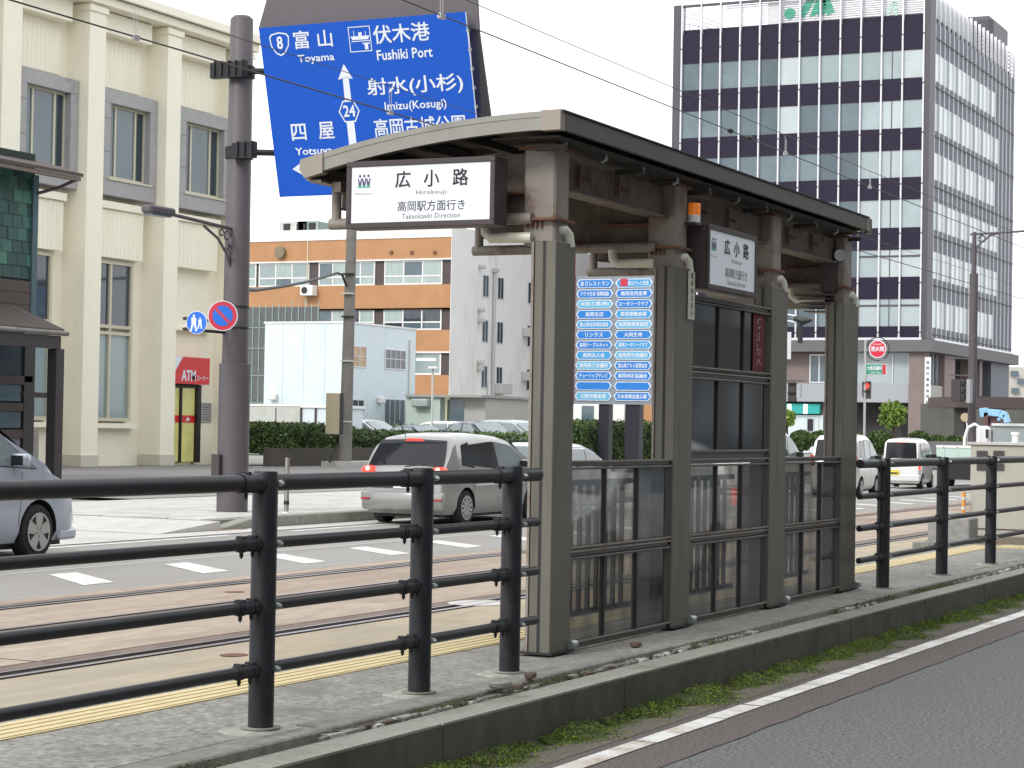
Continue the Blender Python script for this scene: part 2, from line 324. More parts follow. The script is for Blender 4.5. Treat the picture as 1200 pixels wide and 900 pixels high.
for y0, y1 in ((8.13, 8.185), (8.30, 8.335), (10.0, 10.055), (11.08, 11.13), (11.20, 11.235)):
    MB().box((-30, y0, -.034), (260, y1, .006)).build('tram_rail', railst, kind='structure')
sheet('track_fill', mat('groove_fill', (.16, .115, .09), .9, 0, .3, 4), -30, 260, 10.055, 10.09, -.004)
# road markings
dash_src = None
for k in range(22):
    x = 14.0 + 1.98 * k
    mb = MB().add([(x - .02, 12.1, .004), (x + .46, 12.1, .004), (x + 1.30, 13.2, .004), (x + .86, 13.2, .004)], [(0, 1, 2, 3)])
    mb.build('slanted_lane_mark', white_l, kind='structure')
sheet('lane_edge_line', mat('worn_line', (.45, .44, .40), .8, 0, .1, 8), 0, 90, 13.52, 13.6, .003)
for a, b in ((18.5, 24.2), (25.8, 29.0), (32, 44), (48, 60), (64, 90)):
    sheet('far_lane_line', white_l, a, b, 15.86, 15.98, .004)
# manhole and drain plates in the track bed
for px, py in ((560, 707), (274, 768), (275, 694)):
    c = gz(px, py); mb = MB(); n = 20; rr = .32 if px == 560 else .11
    mb.add([(c.x + math.cos(t * 2 * math.pi / n) * rr, c.y + math.sin(t * 2 * math.pi / n) * rr * .8, .004) for t in range(n)], [tuple(range(n))])
    mb.build('drain_plate', pave if px == 560 else rust, kind='structure')
# far side: plaza, paved island with kerb, forecourt
sheet('plaza_paving', pave, 20, 60, 16.15, 24.5, .008)
sheet('side_road', asph_far, 34, 200, 24.6, 36.5, .012)
sheet('forecourt', fore, 40, 75, 33.5, 43, .03)
for (p0, p1) in (((90, 573), (258, 563)), ((296, 548.5), (352, 544.5))):
    a, b = gz(*p0), gz(*p1); d = (b - a).normalized(); nrm = Vector((-d.y, d.x, 0)) * .09
    MB().quad(*[Vector((q.x, q.y, .036)) for q in (a - nrm, b - nrm, b + nrm, a + nrm)]).build('side_road_line', white_l, kind='structure')
# curved brown stain band crossing the plaza
stain = mat('rust_stained_paving', (.36, .27, .20), .9, 0, .15, 5, dirt=(.45, .40, .33), dirt_amt=.5, dirt_scale=1.5)
mb = MB(); pts = [(22.5, 20.6), (24, 19.3), (24.8, 18.2), (25.0, 17.3), (25.3, 16.6)]
for (xa, ya), (xb, yb) in zip(pts, pts[1:]): mb.quad((xa - .35, ya, .012), (xa + .45, ya, .012), (xb + .45, yb, .012), (xb - .35, yb, .012))
mb.build('stained_paving_band', stain, kind='structure')
island = MB().box((25.2, 16.95, 0), (44, 20.2, .135)).build('pavement_island', concrete, kind='structure')
MB().add([(23.7, 16.72, .012), (25.2, 16.72, .012), (25.2, 20.2, .012), (23.7, 20.2, .012), (25.199, 16.72, .134), (25.199, 20.2, .134)], [(0, 1, 2, 3), (0, 4, 5, 3), (0, 1, 4), (3, 5, 2), (1, 2, 5, 4)]).build('paved_ramp', pave, island)
paver = MB().box((0, 0, 0), (.58, .58, .02)).build('paving_slab', pave, island, bevel=.006)
pav2 = mat('pale_paving_b', (.43, .425, .41), .9, 0, .1, 4); pm = paver.data.copy(); pm.materials.clear(); pm.materials.append(pav2)
for i in range(17):
    for j in range(5):
        p = paver if (i, j) == (0, 0) else inst(paver, (0, 0, 0))
        p.location = (25.35 + .6 * i, 17.15 + .6 * j, .130 + random.uniform(-.003, .003))
        if random.random() < .35: p.data = pm
for k in range(7):
    x0 = 25.9 + 1.5 * k
    q = MB().box((x0, 16.72, 0), (x0 + 1.49, 16.94, .17)); nm = 'kerb_stone'
    if k == 0: q = MB().prism([(25.15, 16.72, 0), (x0 + 1.49, 16.72, 0), (x0 + 1.49, 16.72, .17), (x0 + .25, 16.72, .17), (25.2, 16.72, .03)], (0, .22, 0))
    q.build(nm, kerb_m, island, bevel=.015)

# ---- platform
PX0, PX1 = 2.0, 60.0
plat = MB().box((PX0, 4.738, -.05), (24.98, 5.98, .25)).box((PX0, 4.56, -.05), (24.98, 4.737, .232)).build('tram_platform', plat_m, kind='structure')
MB().box((24.98, 4.738, -.05), (60, 5.2, .25)).box((24.98, 4.56, -.05), (60, 4.737, .232)).build('platform_end_strip', plat_m, plat)
# concrete edging under fence and shelter, slightly proud, in lengths
x = PX0
while x < 40:
    l_ = random.uniform(1.6, 2.4); mb = MB().box((x, 4.556 + random.uniform(-.006, .006), .0), (x + l_ - .012, (4.722 if x < 9.8 or x > 16.6 else 4.905) + random.uniform(-.008, .008), .256 + random.uniform(-.004, .006)))
    mb.build('edging_slab', concrete, plat, bevel=.008); x += l_
for xp in (5.6, 7.54, 8.955, 9.96, 17.15, 19.14, 21.12): MB().prism([(xp - .17, 4.66, .20), (xp + .14, 4.65, .20), (xp + .2, 4.80, .20), (xp + .12, 4.93, .20), (xp - .13, 4.91, .20), (xp - .2, 4.79, .20)], (0, 0, .0585)).build('mortar_patch', mat('mortar', (.34, .335, .295), .92, 0, .25, 18, bump=(60, .4, .004)), plat, bevel=.004)
# kerb stones
x = PX0
while x < 60:
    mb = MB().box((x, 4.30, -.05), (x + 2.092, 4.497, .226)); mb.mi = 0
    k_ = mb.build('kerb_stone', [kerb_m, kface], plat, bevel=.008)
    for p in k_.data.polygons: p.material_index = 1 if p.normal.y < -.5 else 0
    x += 2.1
sheet('platform_gutter', soil, PX0, 60, 4.48, 4.57, .212, kind='structure')
# tactile strip
tb = MB().box((0, 0, 0), (.296, .296, .006))
for q in range(4): tb.box((.0, .018 + .07 * q, .006), (.296, .068 + .07 * q, .0095))
tile = tb.build('tactile_tile', tact, plat)
x = 4.0; first = True
while x < 24.7:
    t_ = tile if first else inst(tile, (0, 0, 0)); first = False
    t_.location = (x, 5.50, .25); x += .3
for k in range(3):
    for j in range(2):
        t_ = inst(tile, (24.7 - .3 * j, 5.20 - .3 * k, .25))
# rubble pieces and moss in the platform gutter
rub = [mat('rubble_white', (.55, .55, .55), .9, 0, .2, 20), concrete, mat('rubble_brown', (.12, .085, .065), .9, 0, .3, 20)]
def chunk(c, sz, m, name, parent=None, kind=None):
    vs = []; 
    for s1 in (-1, 1):
        for s2 in (-1, 1):
            for s3 in (-1, 1): vs.append((c[0] + s1 * sz[0] * random.uniform(.7, 1), c[1] + s2 * sz[1] * random.uniform(.7, 1), c[2] + s3 * sz[2] * random.uniform(.6, 1)))
    fs = [(0, 1, 3, 2), (4, 6, 7, 5), (0, 4, 5, 1), (2, 3, 7, 6), (0, 2, 6, 4), (1, 5, 7, 3)]
    return MB().add(vs, fs).build(name, m, parent, bevel=min(sz) * .35, kind=kind)
mbs = [MB(), MB(), MB()]
for i in range(900):
    x = random.uniform(5, 34); m_ = random.choices([0, 1, 2], [3, 5, .8])[0]; s = random.uniform(.006, .016)
    if math.sin(x * 1.7) + math.sin(x * .61 + 1) < -.2: continue
    y = random.uniform(4.505, 4.56); lx = s * random.uniform(1, 5)
    vs = [(x + a * lx, y + b * s, .226 + c * s * .8 + random.uniform(-.004, .004)) for a in (-1, 1) for b in (-1, 1) for c in (-.6, 1)]
    vs = [(v[0] + random.uniform(-.3, .3) * s, v[1] + random.uniform(-.3, .3) * s, v[2]) for v in vs]
    mbs[m_].add(vs, [(0, 1, 3, 2), (4, 6, 7, 5), (0, 4, 5, 1), (2, 3, 7, 6), (0, 2, 6, 4), (1, 5, 7, 3)])
for m_, b_, t_ in zip(rub, mbs, ('pale stone chips', 'grey rubble', 'brown rubble')):
    o = b_.build('gutter_rubble', m_, kind='stuff'); tag(o, t_ + ' lying in the gutter along the platform edge', 'rubble')
# stones lying by the first fence posts
for (px, py, sx, m_) in ((587, 806, .07, rub[1]), (622, 795, .045, rub[2]), (608, 808, .035, rub[2]), (745, 758, .05, rub[2])):
    c = gz(px, py, .265); o = chunk((c.x, c.y, .28), (sx, sx * .6, .018), m_, 'loose_stone'); 
    tag(o, {587: 'grey flat broken stone in the gutter between the last two left railing posts', 622: 'brown flat stone at the foot of the third railing post', 608: 'small brown stone lying right of the grey flat one', 745: 'brown stone under the first glazed panel'}[px], 'stone')
# moss in kerb gutter and platform gutter (nobody could count it)
P1 = []
def mwid(x): return .26 * max(.22, .5 + .5 * math.sin(x * 1.1 + 2) * math.sin(x * 2.9) + .35 * math.sin(x * 7.3)) + .02 + .02 * math.sin(x * 41)
mm_ = MB(); nx_, ny_ = 2400, 7; vs = []
for i in range(nx_):
    x = 4 + 34 * i / nx_; w_ = mwid(x) * .8 + rl_.uniform(-.012, .012)
    for j in range(ny_):
        u_ = j / (ny_ - 1); y = 4.302 - w_ * u_; vs.append((x + rl_.uniform(-.004, .004), y, .002 + (.055 * (1 - u_) ** 1.3 + .012 * rl_.random() * (1 - u_)) * min(1, w_ / .15)))
mm_.add(vs, [(i * ny_ + j, (i + 1) * ny_ + j, (i + 1) * ny_ + j + 1, i * ny_ + j + 1) for i in range(nx_ - 1) for j in range(ny_ - 1)])
tag(mm_.build('moss_bed', mat('moss_bed', (.05, .075, .012), .97, 0, .6, 14, bump=(120, .9, .02), dirt=(.085, .075, .05), dirt_amt=.35, dirt_scale=9), kind='stuff', recalc=False), 'low bed of dark green moss banked against the foot of the kerb', 'moss')
for i in range(130000):
    x = random.uniform(4, 40); dens = .5 + .5 * math.sin(x * 1.1 + 2) * math.sin(x * 2.9) + .35 * math.sin(x * 7.3)
    wd = .26 * max(.22, dens) + .03
    y = 4.30 - abs(random.gauss(0, wd * .5)) - .04 * random.random()
    if y < 3.99 or (math.sin(x * 23 + y * 31) + math.sin(x * 9.7 - y * 17) < -.9 + (4.3 - y) * 2): continue
    h = .06 * max(.1, dens) * (1 - (4.3 - y) / .35); P1.append((x, y, .004 + .045 * max(0, 1 - (4.3 - y) / (wd * .8)) + random.random() * max(.004, h * .6)))
tag(leaves('moss_strip', P1, .0065, [moss, moss, moss2, moss2, soil], kind='stuff'), 'green moss and weeds growing in the road gutter below the kerb', 'moss')
P2 = []
for i in range(22000):
    x = random.uniform(5, 36)
    if math.sin(x * 2.1 + .6) + math.sin(x * .83) < .1: continue
    P2.append((x, 4.53 + random.gauss(0, .025), .222 + random.random() * .03))
tag(leaves('moss_patch', P2, .006, [moss, moss, soil], kind='stuff'), 'dark moss patches between the kerb stones and the platform edging', 'moss')
def weed(px, py, z, h, n, label):
    c = gz(px, py, z); t = thing('weed', label, 'weed', c); mb = MB(); mb2 = MB()
    for k in range(n):
        a = random.uniform(0, 6.28); dx, dy = math.cos(a) * h * random.uniform(.1, .45), math.sin(a) * h * random.uniform(.1, .45); hh = h * random.uniform(.5, 1)
        p0 = Vector((c.x, c.y, z)); p1 = p0 + Vector((dx * .4, dy * .4, hh * .7)); p2 = p0 + Vector((dx, dy, hh)); q = Vector((-dy, dx, 0)).normalized() * .004
        mb.add([p0 - q, p0 + q, p1 + q, p1 - q, p2], [(0, 1, 2, 3), (3, 2, 4)])
    mb.build('blade', leaf_y, t)
weed(853, 800, .0, .26, 9, 'tall thin weed growing from the gutter in front of the kerb')
weed(765, 838, .0, .10, 14, 'low bright weed clump in the gutter below the shelter')
weed(1045, 745, .0, .09, 16, 'small leafy weed by the kerb right of the shelter')

# ================================================================ PEDESTRIAN RAILINGS
def railing(label, x0, x1, xs, zr, cap_end):
    t = thing('pedestrian_railing', label, 'railing', (xs[0], 4.78, .25), group=None)
    post = None
    for px_ in xs:
        mb = MB().tube([(px_, 4.78, .255), (px_, 4.78, 1.335), (px_, 4.78, 1.347)], [.0545, .0545, .049], 24)
        p = mb.build('post', charcoal, t, smooth=60)
        fl = MB().tube([(px_, 4.78, .262), (px_, 4.78, .268)], .085, 20).build('base_collar', concrete, p)
        for z in zr:
            b_ = MB().tube([(px_ + .03, 4.732, z - .0), (px_ + .03, 4.714, z)], .013, 8); b_.tube([(px_ + .03, 4.713, z), (px_ + .03, 4.706, z)], .008, 8); b_.build('bolt', bolt, p)
    for i, z in enumerate(zr):
        r_ = .036 if i == 0 else .0245
        yy = 4.78
        cuts = [x0] + [a for a in xs] + [x1]
        rl = MB().tube([(x0, yy, z), (x1, yy, z)], r_, 20).build('rail', charcoal, t, smooth=60)
        for px_ in xs:
            # sleeve joint to the left of each post with hanging bolts
            j = MB().tube([(px_ - .20, yy, z), (px_ - .06, yy, z)], r_ + .006, 16)
            if i: j.tube([(px_ - .185, yy, z), (px_ - .165, yy, z)], r_ + .009, 16); j.tube([(px_ - .10, yy, z), (px_ - .08, yy, z)], r_ + .009, 16)
            for dx in ((-.175, -.09) if i else (-.15,)):
                j.tube([(px_ + dx, yy, z - r_), (px_ + dx, yy, z - r_ - .022), (px_ + dx, yy, z - r_ - .034)], [.009, .009, .002], 8)
                j.box((px_ + dx - .012, yy - .02, z + r_ - .002), (px_ + dx + .012, yy + .02, z + r_ + .012))
            j.build('sleeve', charcoal, rl, smooth=50) if px_ - .2 > x0 + .3 else None
    return t
railing('charcoal tubular pedestrian railing left of the shelter on the platform', 2.5, 10.27, [5.6, 7.54, 8.955, 9.96], [1.298, 1.042, .778, .512], True)
railing('charcoal tubular pedestrian railing right of the shelter toward the cream cabinet', 16.43, 31, [17.15, 19.14, 21.12, 23.1, 25.1, 27.1, 29.1], [1.305, 1.042, .782, .525], False)

# ================================================================ TRAM SHELTER
SH = thing('tram_shelter', 'brown metal tram stop shelter with curved cantilever roof and glazed panels on the platform', 'shelter', (10.9, 4.95, .25))
colx = [(10.815, 11.09), (12.70, 13.03), (14.645, 15.015), (16.46, 16.88)]
for i, (a, b) in enumerate(colx):
    c = MB().box((a, 4.94, .26), (b, 5.075, 2.62)); cc = c.build('column_cladding', clad, SH, bevel=.004)
    MB().box((a - .002, 5.004, .27), (a + .01, 5.022, 2.619)).build('groove', plas, cc)
    MB().box((a - .008, 5.077, .26), (b, 5.092, 2.615)).build('rear_lip', steel, cc)
    m_ = (a + b) / 2 - .0
    c2 = MB().box((m_ - .10, 4.97, 2.6), (m_ + .10, 5.17, 3.19)).build('column_post', steel, SH, bevel=.012)
    for z in (2.74,): MB().box((m_ - .14, 4.945, z), (m_ + .13, 5.2, z + .014)).build('flange_plate', rust, c2)
    MB().box((m_ - .125, 4.95, 3.15), (m_ + .125, 5.19, 3.164)).build('flange_plate', rust, c2)
    for k in range(4): MB().tube([(m_ - .115 + .002, 5.05 + .03 * k, 2.70), (m_ - .115 + .002, 5.05 + .03 * k, 2.735)], .008, 6).build('bolt', rust, c2)
    # base anchor
    MB().tube([(b - .03, 4.925, .30), (b + .03, 4.92, .30)], .028, 12).build('anchor_cap', bolt, cc)
    MB().box((a - .02, 4.92, .262), (b + .02, 5.14, .275)).build('base_plate', plas, cc)
    # drain elbow
    q = [(b - .16, 5.0, 2.69), (b - .10, 4.975, 2.695), (b - .065, 4.965, 2.67), (b - .05, 4.96, 2.60)]
    MB().tube(q, .035, 12).build('drain_elbow', pvc, SH, smooth=60)
    q = [(a - .03, 5.26, 2.64), (a - .03, 5.34, 2.64), (a - .03, 5.375, 2.67), (a - .03, 5.38, 2.73)]
    MB().tube([(a - .0, 5.10, 2.64)] + q, .03, 12).build('drain_elbow', pvc, SH, smooth=60)
    # cantilever arm: I-section tapering to the low side
    ya, yb = 5.17, 6.42
    arm = MB().prism([(m_ - .03, ya, 2.76), (m_ - .03, ya, 3.14), (m_ - .03, 5.7, 3.13), (m_ - .03, yb, 2.99), (m_ - .03, yb, 2.86), (m_ - .03, 5.6, 2.80)], (.06, 0, 0)).build('cantilever_arm', steel_d, SH)
    MB().prism([(m_ - .07, ya, 2.745), (m_ - .07, 5.6, 2.785), (m_ - .07, yb, 2.845), (m_ - .07, yb, 2.857), (m_ - .07, 5.6, 2.797), (m_ - .07, ya, 2.757)], (.14, 0, 0)).build('arm_flange', rust, arm)
    MB().box((m_ - .09, 5.17, 2.90), (m_ + .07, 5.5, 2.912)).build('gusset_plate', rust, arm)
    # hanging drain pipe along the arm and its hanger
    MB().tube([(m_ - .125, 5.10, 2.752), (m_ - .125, 6.44, 2.752)], .034, 12).build('drain_pipe', steel, SH, smooth=60)
    MB().tube([(m_ - .125, 6.40, 2.755), (m_ - .125, 6.40, 3.0)], .03, 12).build('pipe_hanger', steel, SH, smooth=60)
# curved roof
RX0, RX1 = 10.62, 16.76
def roof_pt(t):   # t 0 at the near edge, 1 at the low side over the tracks
    y = 4.84 + t * 1.66; z = 3.318 - .010 * t - .20 * t ** 2.1
    return y, z
prof = [roof_pt(i / 16) for i in range(17)]
mb = MB(); th = .022
for i in range(16):
    (y0, z0), (y1, z1) = prof[i], prof[i + 1]
    mb.add([(RX0, y0, z0), (RX1, y0, z0), (RX1, y1, z1), (RX0, y1, z1), (RX0, y0, z0 - th), (RX1, y0, z0 - th), (RX1, y1, z1 - th), (RX0, y1, z1 - th)],
           [(0, 1, 2, 3), (7, 6, 5, 4)])
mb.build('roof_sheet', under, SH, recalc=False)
for X_, nm in ((RX0, 1), (RX1 - .03, 0)):
    f1 = MB()
    for i in range(1, 15):
        (y0, z0), (y1, z1) = prof[i], prof[i + 1]
        f1.add([(X_ + dx, y, z - dz) for dx in (-.012, .03) for (y, z, dz) in ((y0, z0, -.008), (y1, z1, -.008), (y1, z1, .092), (y0, z0, .092))], [(0, 1, 2, 3), (7, 6, 5, 4), (0, 4, 5, 1), (3, 2, 6, 7)])
    fo = f1.build('roof_fascia', roofm, SH)
    f2 = MB()
    for i in range(1, 15):
        (y0, z0), (y1, z1) = prof[i], prof[i + 1]
        f2.add([(X_ + dx, y, z - dz) for dx in (-.016, .03) for (y, z, dz) in ((y0, z0, -.012), (y1, z1, -.012), (y1, z1, .020), (y0, z0, .020))], [(0, 1, 2, 3), (7, 6, 5, 4), (0, 4, 5, 1), (3, 2, 6, 7)])
    f2.build('fascia_cap', roofm, fo)
    (ya, za), (yb, zb) = prof[0], prof[1]
    MB().add([(X_ + dx, y, z) for dx in (-.024, .04) for (y, z) in ((ya - .012, za + .016), (yb + .005, zb + .016), (yb + .005, zb - .098), (ya - .012, za - .098))], [(0, 1, 2, 3), (7, 6, 5, 4), (0, 4, 5, 1), (3, 2, 6, 7), (1, 5, 6, 2), (0, 3, 7, 4)]).build('fascia_corner', mat('corner_metal', (.30, .27, .225), .5, .1, .05, 6), SH)
    (ya, za), (yb, zb) = prof[15], prof[16]
    MB().add([(X_ + dx, y, z) for dx in (-.024, .04) for (y, z) in ((ya - .03, za + .018), (yb + .02, zb + .01), (yb + .025, zb - .05), (yb - .01, zb - .102), (ya - .03, za - .10))], [(0, 1, 2, 3, 4), (9, 8, 7, 6, 5), (0, 5, 6, 1), (1, 6, 7, 2), (2, 7, 8, 3), (3, 8, 9, 4), (4, 9, 5, 0)]).build('fascia_corner', MATS['corner_metal'], SH)
# long fascias
MB().box((RX0 + .04, 4.826, 3.222), (RX1 - .04, 4.852, 3.325)).build('long_fascia', roofdk, SH, bevel=.004)
MB().box((RX0 + .0, 4.818, 3.3255), (RX1, 4.87, 3.335)).build('drip_cap', plas, SH)
MB().box((RX1 - .02, 4.83, 3.20), (RX1 + .10, 4.86, 3.325)).build('fascia_end', roofdk, SH)
MB().box((RX0 + .04, 6.48, 3.0), (RX1 - .04, 6.515, 3.10)).build('long_fascia', roofm, SH)
MB().box((RX0 + .02, 6.40, 2.985), (RX1 - .02, 6.48, 3.0)).build('eave_gutter', steel, SH)
MB().box((10.86, 5.06, 2.955), (16.85, 5.12, 3.14)).build('longitudinal_beam', steel_d, SH)
MB().box((10.87, 5.02, 2.94), (16.84, 5.15, 2.952)).build('beam_flange', steel_d, SH)
MB().box((10.7, 6.30, 2.93), (16.7, 6.36, 2.99)).build('eave_beam', steel_d, SH)
for k, y in enumerate((5.45, 5.75, 6.05)):
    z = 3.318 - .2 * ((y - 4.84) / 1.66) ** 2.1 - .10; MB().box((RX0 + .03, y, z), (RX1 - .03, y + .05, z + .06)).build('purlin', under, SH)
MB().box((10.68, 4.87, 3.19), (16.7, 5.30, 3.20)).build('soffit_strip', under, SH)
for k in range(11):
    xx = 10.75 + .59 * k; rb = MB(); ps = [roof_pt(.03 + .94 * i / 10) for i in range(11)]
    for (y0, z0), (y1, z1) in zip(ps, ps[1:]): rb.add([(xx + dx, y, z) for dx in (0, .035) for (y, z) in ((y0, z0 - .023), (y1, z1 - .023), (y1, z1 - .065), (y0, z0 - .065))], [(0, 1, 2, 3), (7, 6, 5, 4), (0, 4, 5, 1), (3, 2, 6, 7)])
    rb.build('roof_rib', mat('rib_paint', (.13, .12, .105), .7, 0, .2, 5), SH)
    if k % 2 == 0: MB().box((xx, 4.87, 3.13), (xx + .04, 5.055, 3.16)).build('purlin_bracket', under, SH)
    MB().tube([(xx + .15, 4.93, 3.19), (xx + .15, 4.93, 3.165), (xx + .15, 4.96, 3.15)], .012, 8).build('roof_clip', bolt, SH)
for k, xx in enumerate((11.35, 11.95, 13.35, 13.95, 15.3, 15.9)):
    MB().box((xx, 5.035, 2.99), (xx + .02, 5.05, 3.12)).build('splice_plate', rust, SH)
    for q in range(3): MB().tube([(xx + .06 + .05 * q, 5.046, 3.05), (xx + .06 + .05 * q, 5.036, 3.05)], .012, 6).build('bolt', rust, SH)
# glazed panels
sg = glass_mat('smoked_acrylic', (.62, .61, .58), .04, .18, .70)
sgd = mat('dark_shelter_glass', (.018, .021, .026), .05, 0, .3, 2, spec=.55)
sgm = glass_mat('dark_reflect_acrylic', (.30, .31, .32), .07, .16, .66)  # darker tint paints the reflection into the right-hand panes
def hrail(x0, x1, z, h, p, dbl=False):
    MB().box((x0, 4.955, z - h), (x1, 5.0, z)).build('horizontal_rail', rail_m, p, bevel=.004)
    if dbl: MB().box((x0, 4.945, z - h - .018), (x1, 4.99, z - h - .004)).build('horizontal_rail', rail_m, p, bevel=.003)
    MB().box((x0, 4.944, z - .006), (x1, 4.953, z + .004)).build('rail_lip', steel, p)
for (x0, x1, tiers) in ((11.09, 12.70, [(.29, .80), (.86, 1.325)]), (13.03, 14.645, [(.29, .80), (.86, 1.325), (1.42, 1.91), (1.98, 2.42)]), (15.015, 16.46, [(.29, .80), (.86, 1.325)])):
    P_ = MB().box((x0, 4.955, .27), (x0 + .035, 5.0, tiers[-1][1] + .03)).build('glazed_panel', rail_m, SH)
    MB().box((x1 - .035, 4.955, .27), (x1, 5.0, tiers[-1][1] + .03)).build('stile', rail_m, P_)
    hrail(x0, x1, .305, .04, P_); 
    for ti, (za, zb) in enumerate(tiers):
        hrail(x0, x1, zb + .035, .032, P_, True)
        if ti: hrail(x0, x1, za - .002, .022, P_)
        if ti: MB().box((x0 + .036, 4.965, tiers[ti - 1][1] + .036), (x1 - .036, 4.99, za - .025)).build('spacer', rail_m, P_)
        for k in range(3):
            xa = x0 + .035 + (x1 - x0 - .07) * k / 3; xb = x0 + .035 + (x1 - x0 - .07) * (k + 1) / 3
            gm = sgd if ti >= 2 else (sgm if k == 2 else sg)
            MB().box((xa + .008, 4.972, za), (xb - .008, 4.976, zb)).build('glass_pane', gm, P_)
            if k < 2: MB().box((xb - .011, 4.958, za - .0), (xb + .011, 4.99, zb)).build('mullion', plas, P_)
    # inner baluster guard behind the glass
    G_ = MB().box((x0 + .03, 5.20, 1.20), (x1 - .03, 5.235, 1.235)).build('inner_guard', rail_m, SH)
    MB().box((x0 + .03, 5.20, .40), (x1 - .03, 5.235, .435)).build('guard_rail', rail_m, G_)
    n = int((x1 - x0) / .135)
    bal = MB().box((x0 + .06, 5.205, .43), (x0 + .085, 5.23, 1.21)).build('baluster', rail_m, G_)
    for k in range(1, n): inst(bal, (.135 * k, 0, 0))
# faint lettering/banner seen in the dark glass of the tall panel: a red banner hanging behind the panes
bn = box('hanging_banner', mat('dark_red_cloth', (.12, .008, .018), .8, 0, .15, 8), (14.30, 4.962, 1.99), (14.55, 4.9645, 2.41)); tag(bn, 'dark red banner with pale brushed characters behind the top right pane', 'banner')
text('いっぷく', mat('faded_print', (.4, .36, .36), .7, 0, .2, 20), Vector((14.42, 4.960, 2.2)), (0, 0, -1), (1, 0, 0), .10, .34, bn)
# ---- station name sign on the roof end
def logo(parent, o, ru, uu, s):
    """three figures in purple over green"""
    ru = Vector(ru); uu = Vector(uu); pur = mat('purple_print', (.10, .055, .16), .5, 0, 0)
    for k in (-1, 0, 1):
        for (mm, poly) in ((pur, [(-.36, .9), (-.18, .9), (.0, .1), (.18, .9), (.36, .9), (.22, -.15), (-.22, -.15)]), (green_p, [(-.22, -.16), (.22, -.16), (.34, -.62), (.0, -.45), (-.34, -.62)])):
            MB().add([Vector(o) + ru * ((k * .72 + a) * s) + uu * (b * s) for a, b in poly], [tuple(range(len(poly)))]).build('emblem', mm, parent)
        MB().add([Vector(o) + ru * ((k * .72 + a) * s) + uu * ((1.25 + b) * s) for a, b in ((-.25, 0), (0, .25), (.25, 0), (0, -.25))], [(0, 1, 2, 3)]).build('emblem', pur, parent)
def name_sign(label, c, ru, uu, fwd, W, H, dep, frame):
    """c centre of the front face; fwd = outward normal"""
    c = Vector(c); ru = Vector(ru); uu = Vector(uu); fwd = Vector(fwd)
    t = thing('station_name_sign', label, 'sign', c)
    def bx(hw, hh, d0, d1, nm, m, bev=.004, par=t, cu=0, cv=0):
        vs = [c + ru * (cu + a * hw) + uu * (cv + b * hh) + fwd * d for d in (d0, d1) for (a, b) in ((-1, -1), (1, -1), (1, 1), (-1, 1))]
        return MB().add(vs, [(0, 1, 2, 3), (7, 6, 5, 4), (0, 4, 5, 1), (1, 5, 6, 2), (2, 6, 7, 3), (3, 7, 4, 0)]).build(nm, m, par, bevel=bev)
    bx(W / 2, H / 2, -dep, -.012, 'sign_box', frame)
    fr = .05 * H + .012
    for (hw, hh, cu, cv) in ((W / 2, fr / 2, 0, H / 2 - fr / 2), (W / 2, fr / 2, 0, -H / 2 + fr / 2), (fr / 2, H / 2 - fr, W / 2 - fr / 2, 0), (fr / 2, H / 2 - fr, -W / 2 + fr / 2, 0)):
        bx(hw, hh, -.011, .006, 'frame_bar', frame, .003, t, cu, cv)
    face = bx(W / 2 - fr + .004, H / 2 - fr + .004, -.0115, -.002, 'sign_face', signw, 0)
    q = lambda u, v: c + ru * (u * W / 2) + uu * (v * H / 2) + fwd * .0
    for ch, u in (('広', -.23), ('小', .155), ('路', .54)): text(ch, black, q(u, .42), ru, uu, H * .245, H * .25, face, .012)
    text('Hirokouji', ink_grey, q(.155, .00), ru, uu, H * .085, W * .20, face, .006, spacing=1.1)
    text('高岡駅方面行き', black, q(.155, -.38), ru, uu, H * .155, W * .45, face, .008)
    text('Takaokaeki Direction', ink_grey, q(.155, -.68), ru, uu, H * .075, W * .39, face, .004, spacing=1.1)
    logo(face, q(-.76, .32), ru, uu, H * .10)
    text('Manyosen', ink_grey, q(-.76, .03), ru, uu, H * .035, W * .12, face)
    return t
XS = 10.55
a, b_, c_ = gx(412, 193, XS), gx(574, 258.5, XS), gx(412, 265, XS)
Wd = a.y - b_.y; Hh = a.z - c_.z
name_sign('white station sign with black characters hanging on the near end of the shelter roof', (XS, (a.y + b_.y) / 2, (a.z + c_.z) / 2), (0, -1, 0), (0, 0, 1), (-1, 0, 0), Wd + .06, Hh + .03, .16, frame_br)
g0, g1, g2z = gy(830, 262, 4.86), gy(887, 272, 4.86), gy(830, 338, 4.86)
name_sign('white station sign in a dark box mounted above the tall glazed panel', ((g0.x + g1.x) / 2, 4.86, (g0.z + g2z.z) / 2), (1, 0, 0), (0, 0, 1), (0, -1, 0), g1.x - g0.x, g0.z - g2z.z, .20, frame_br)
name_sign('beige backed station sign hanging crosswise at the far end of the shelter roof', (16.95, 5.75, 2.80), (0, 1, 0), (0, 0, 1), (1, 0, 0), 1.05, .42, .10, steel)
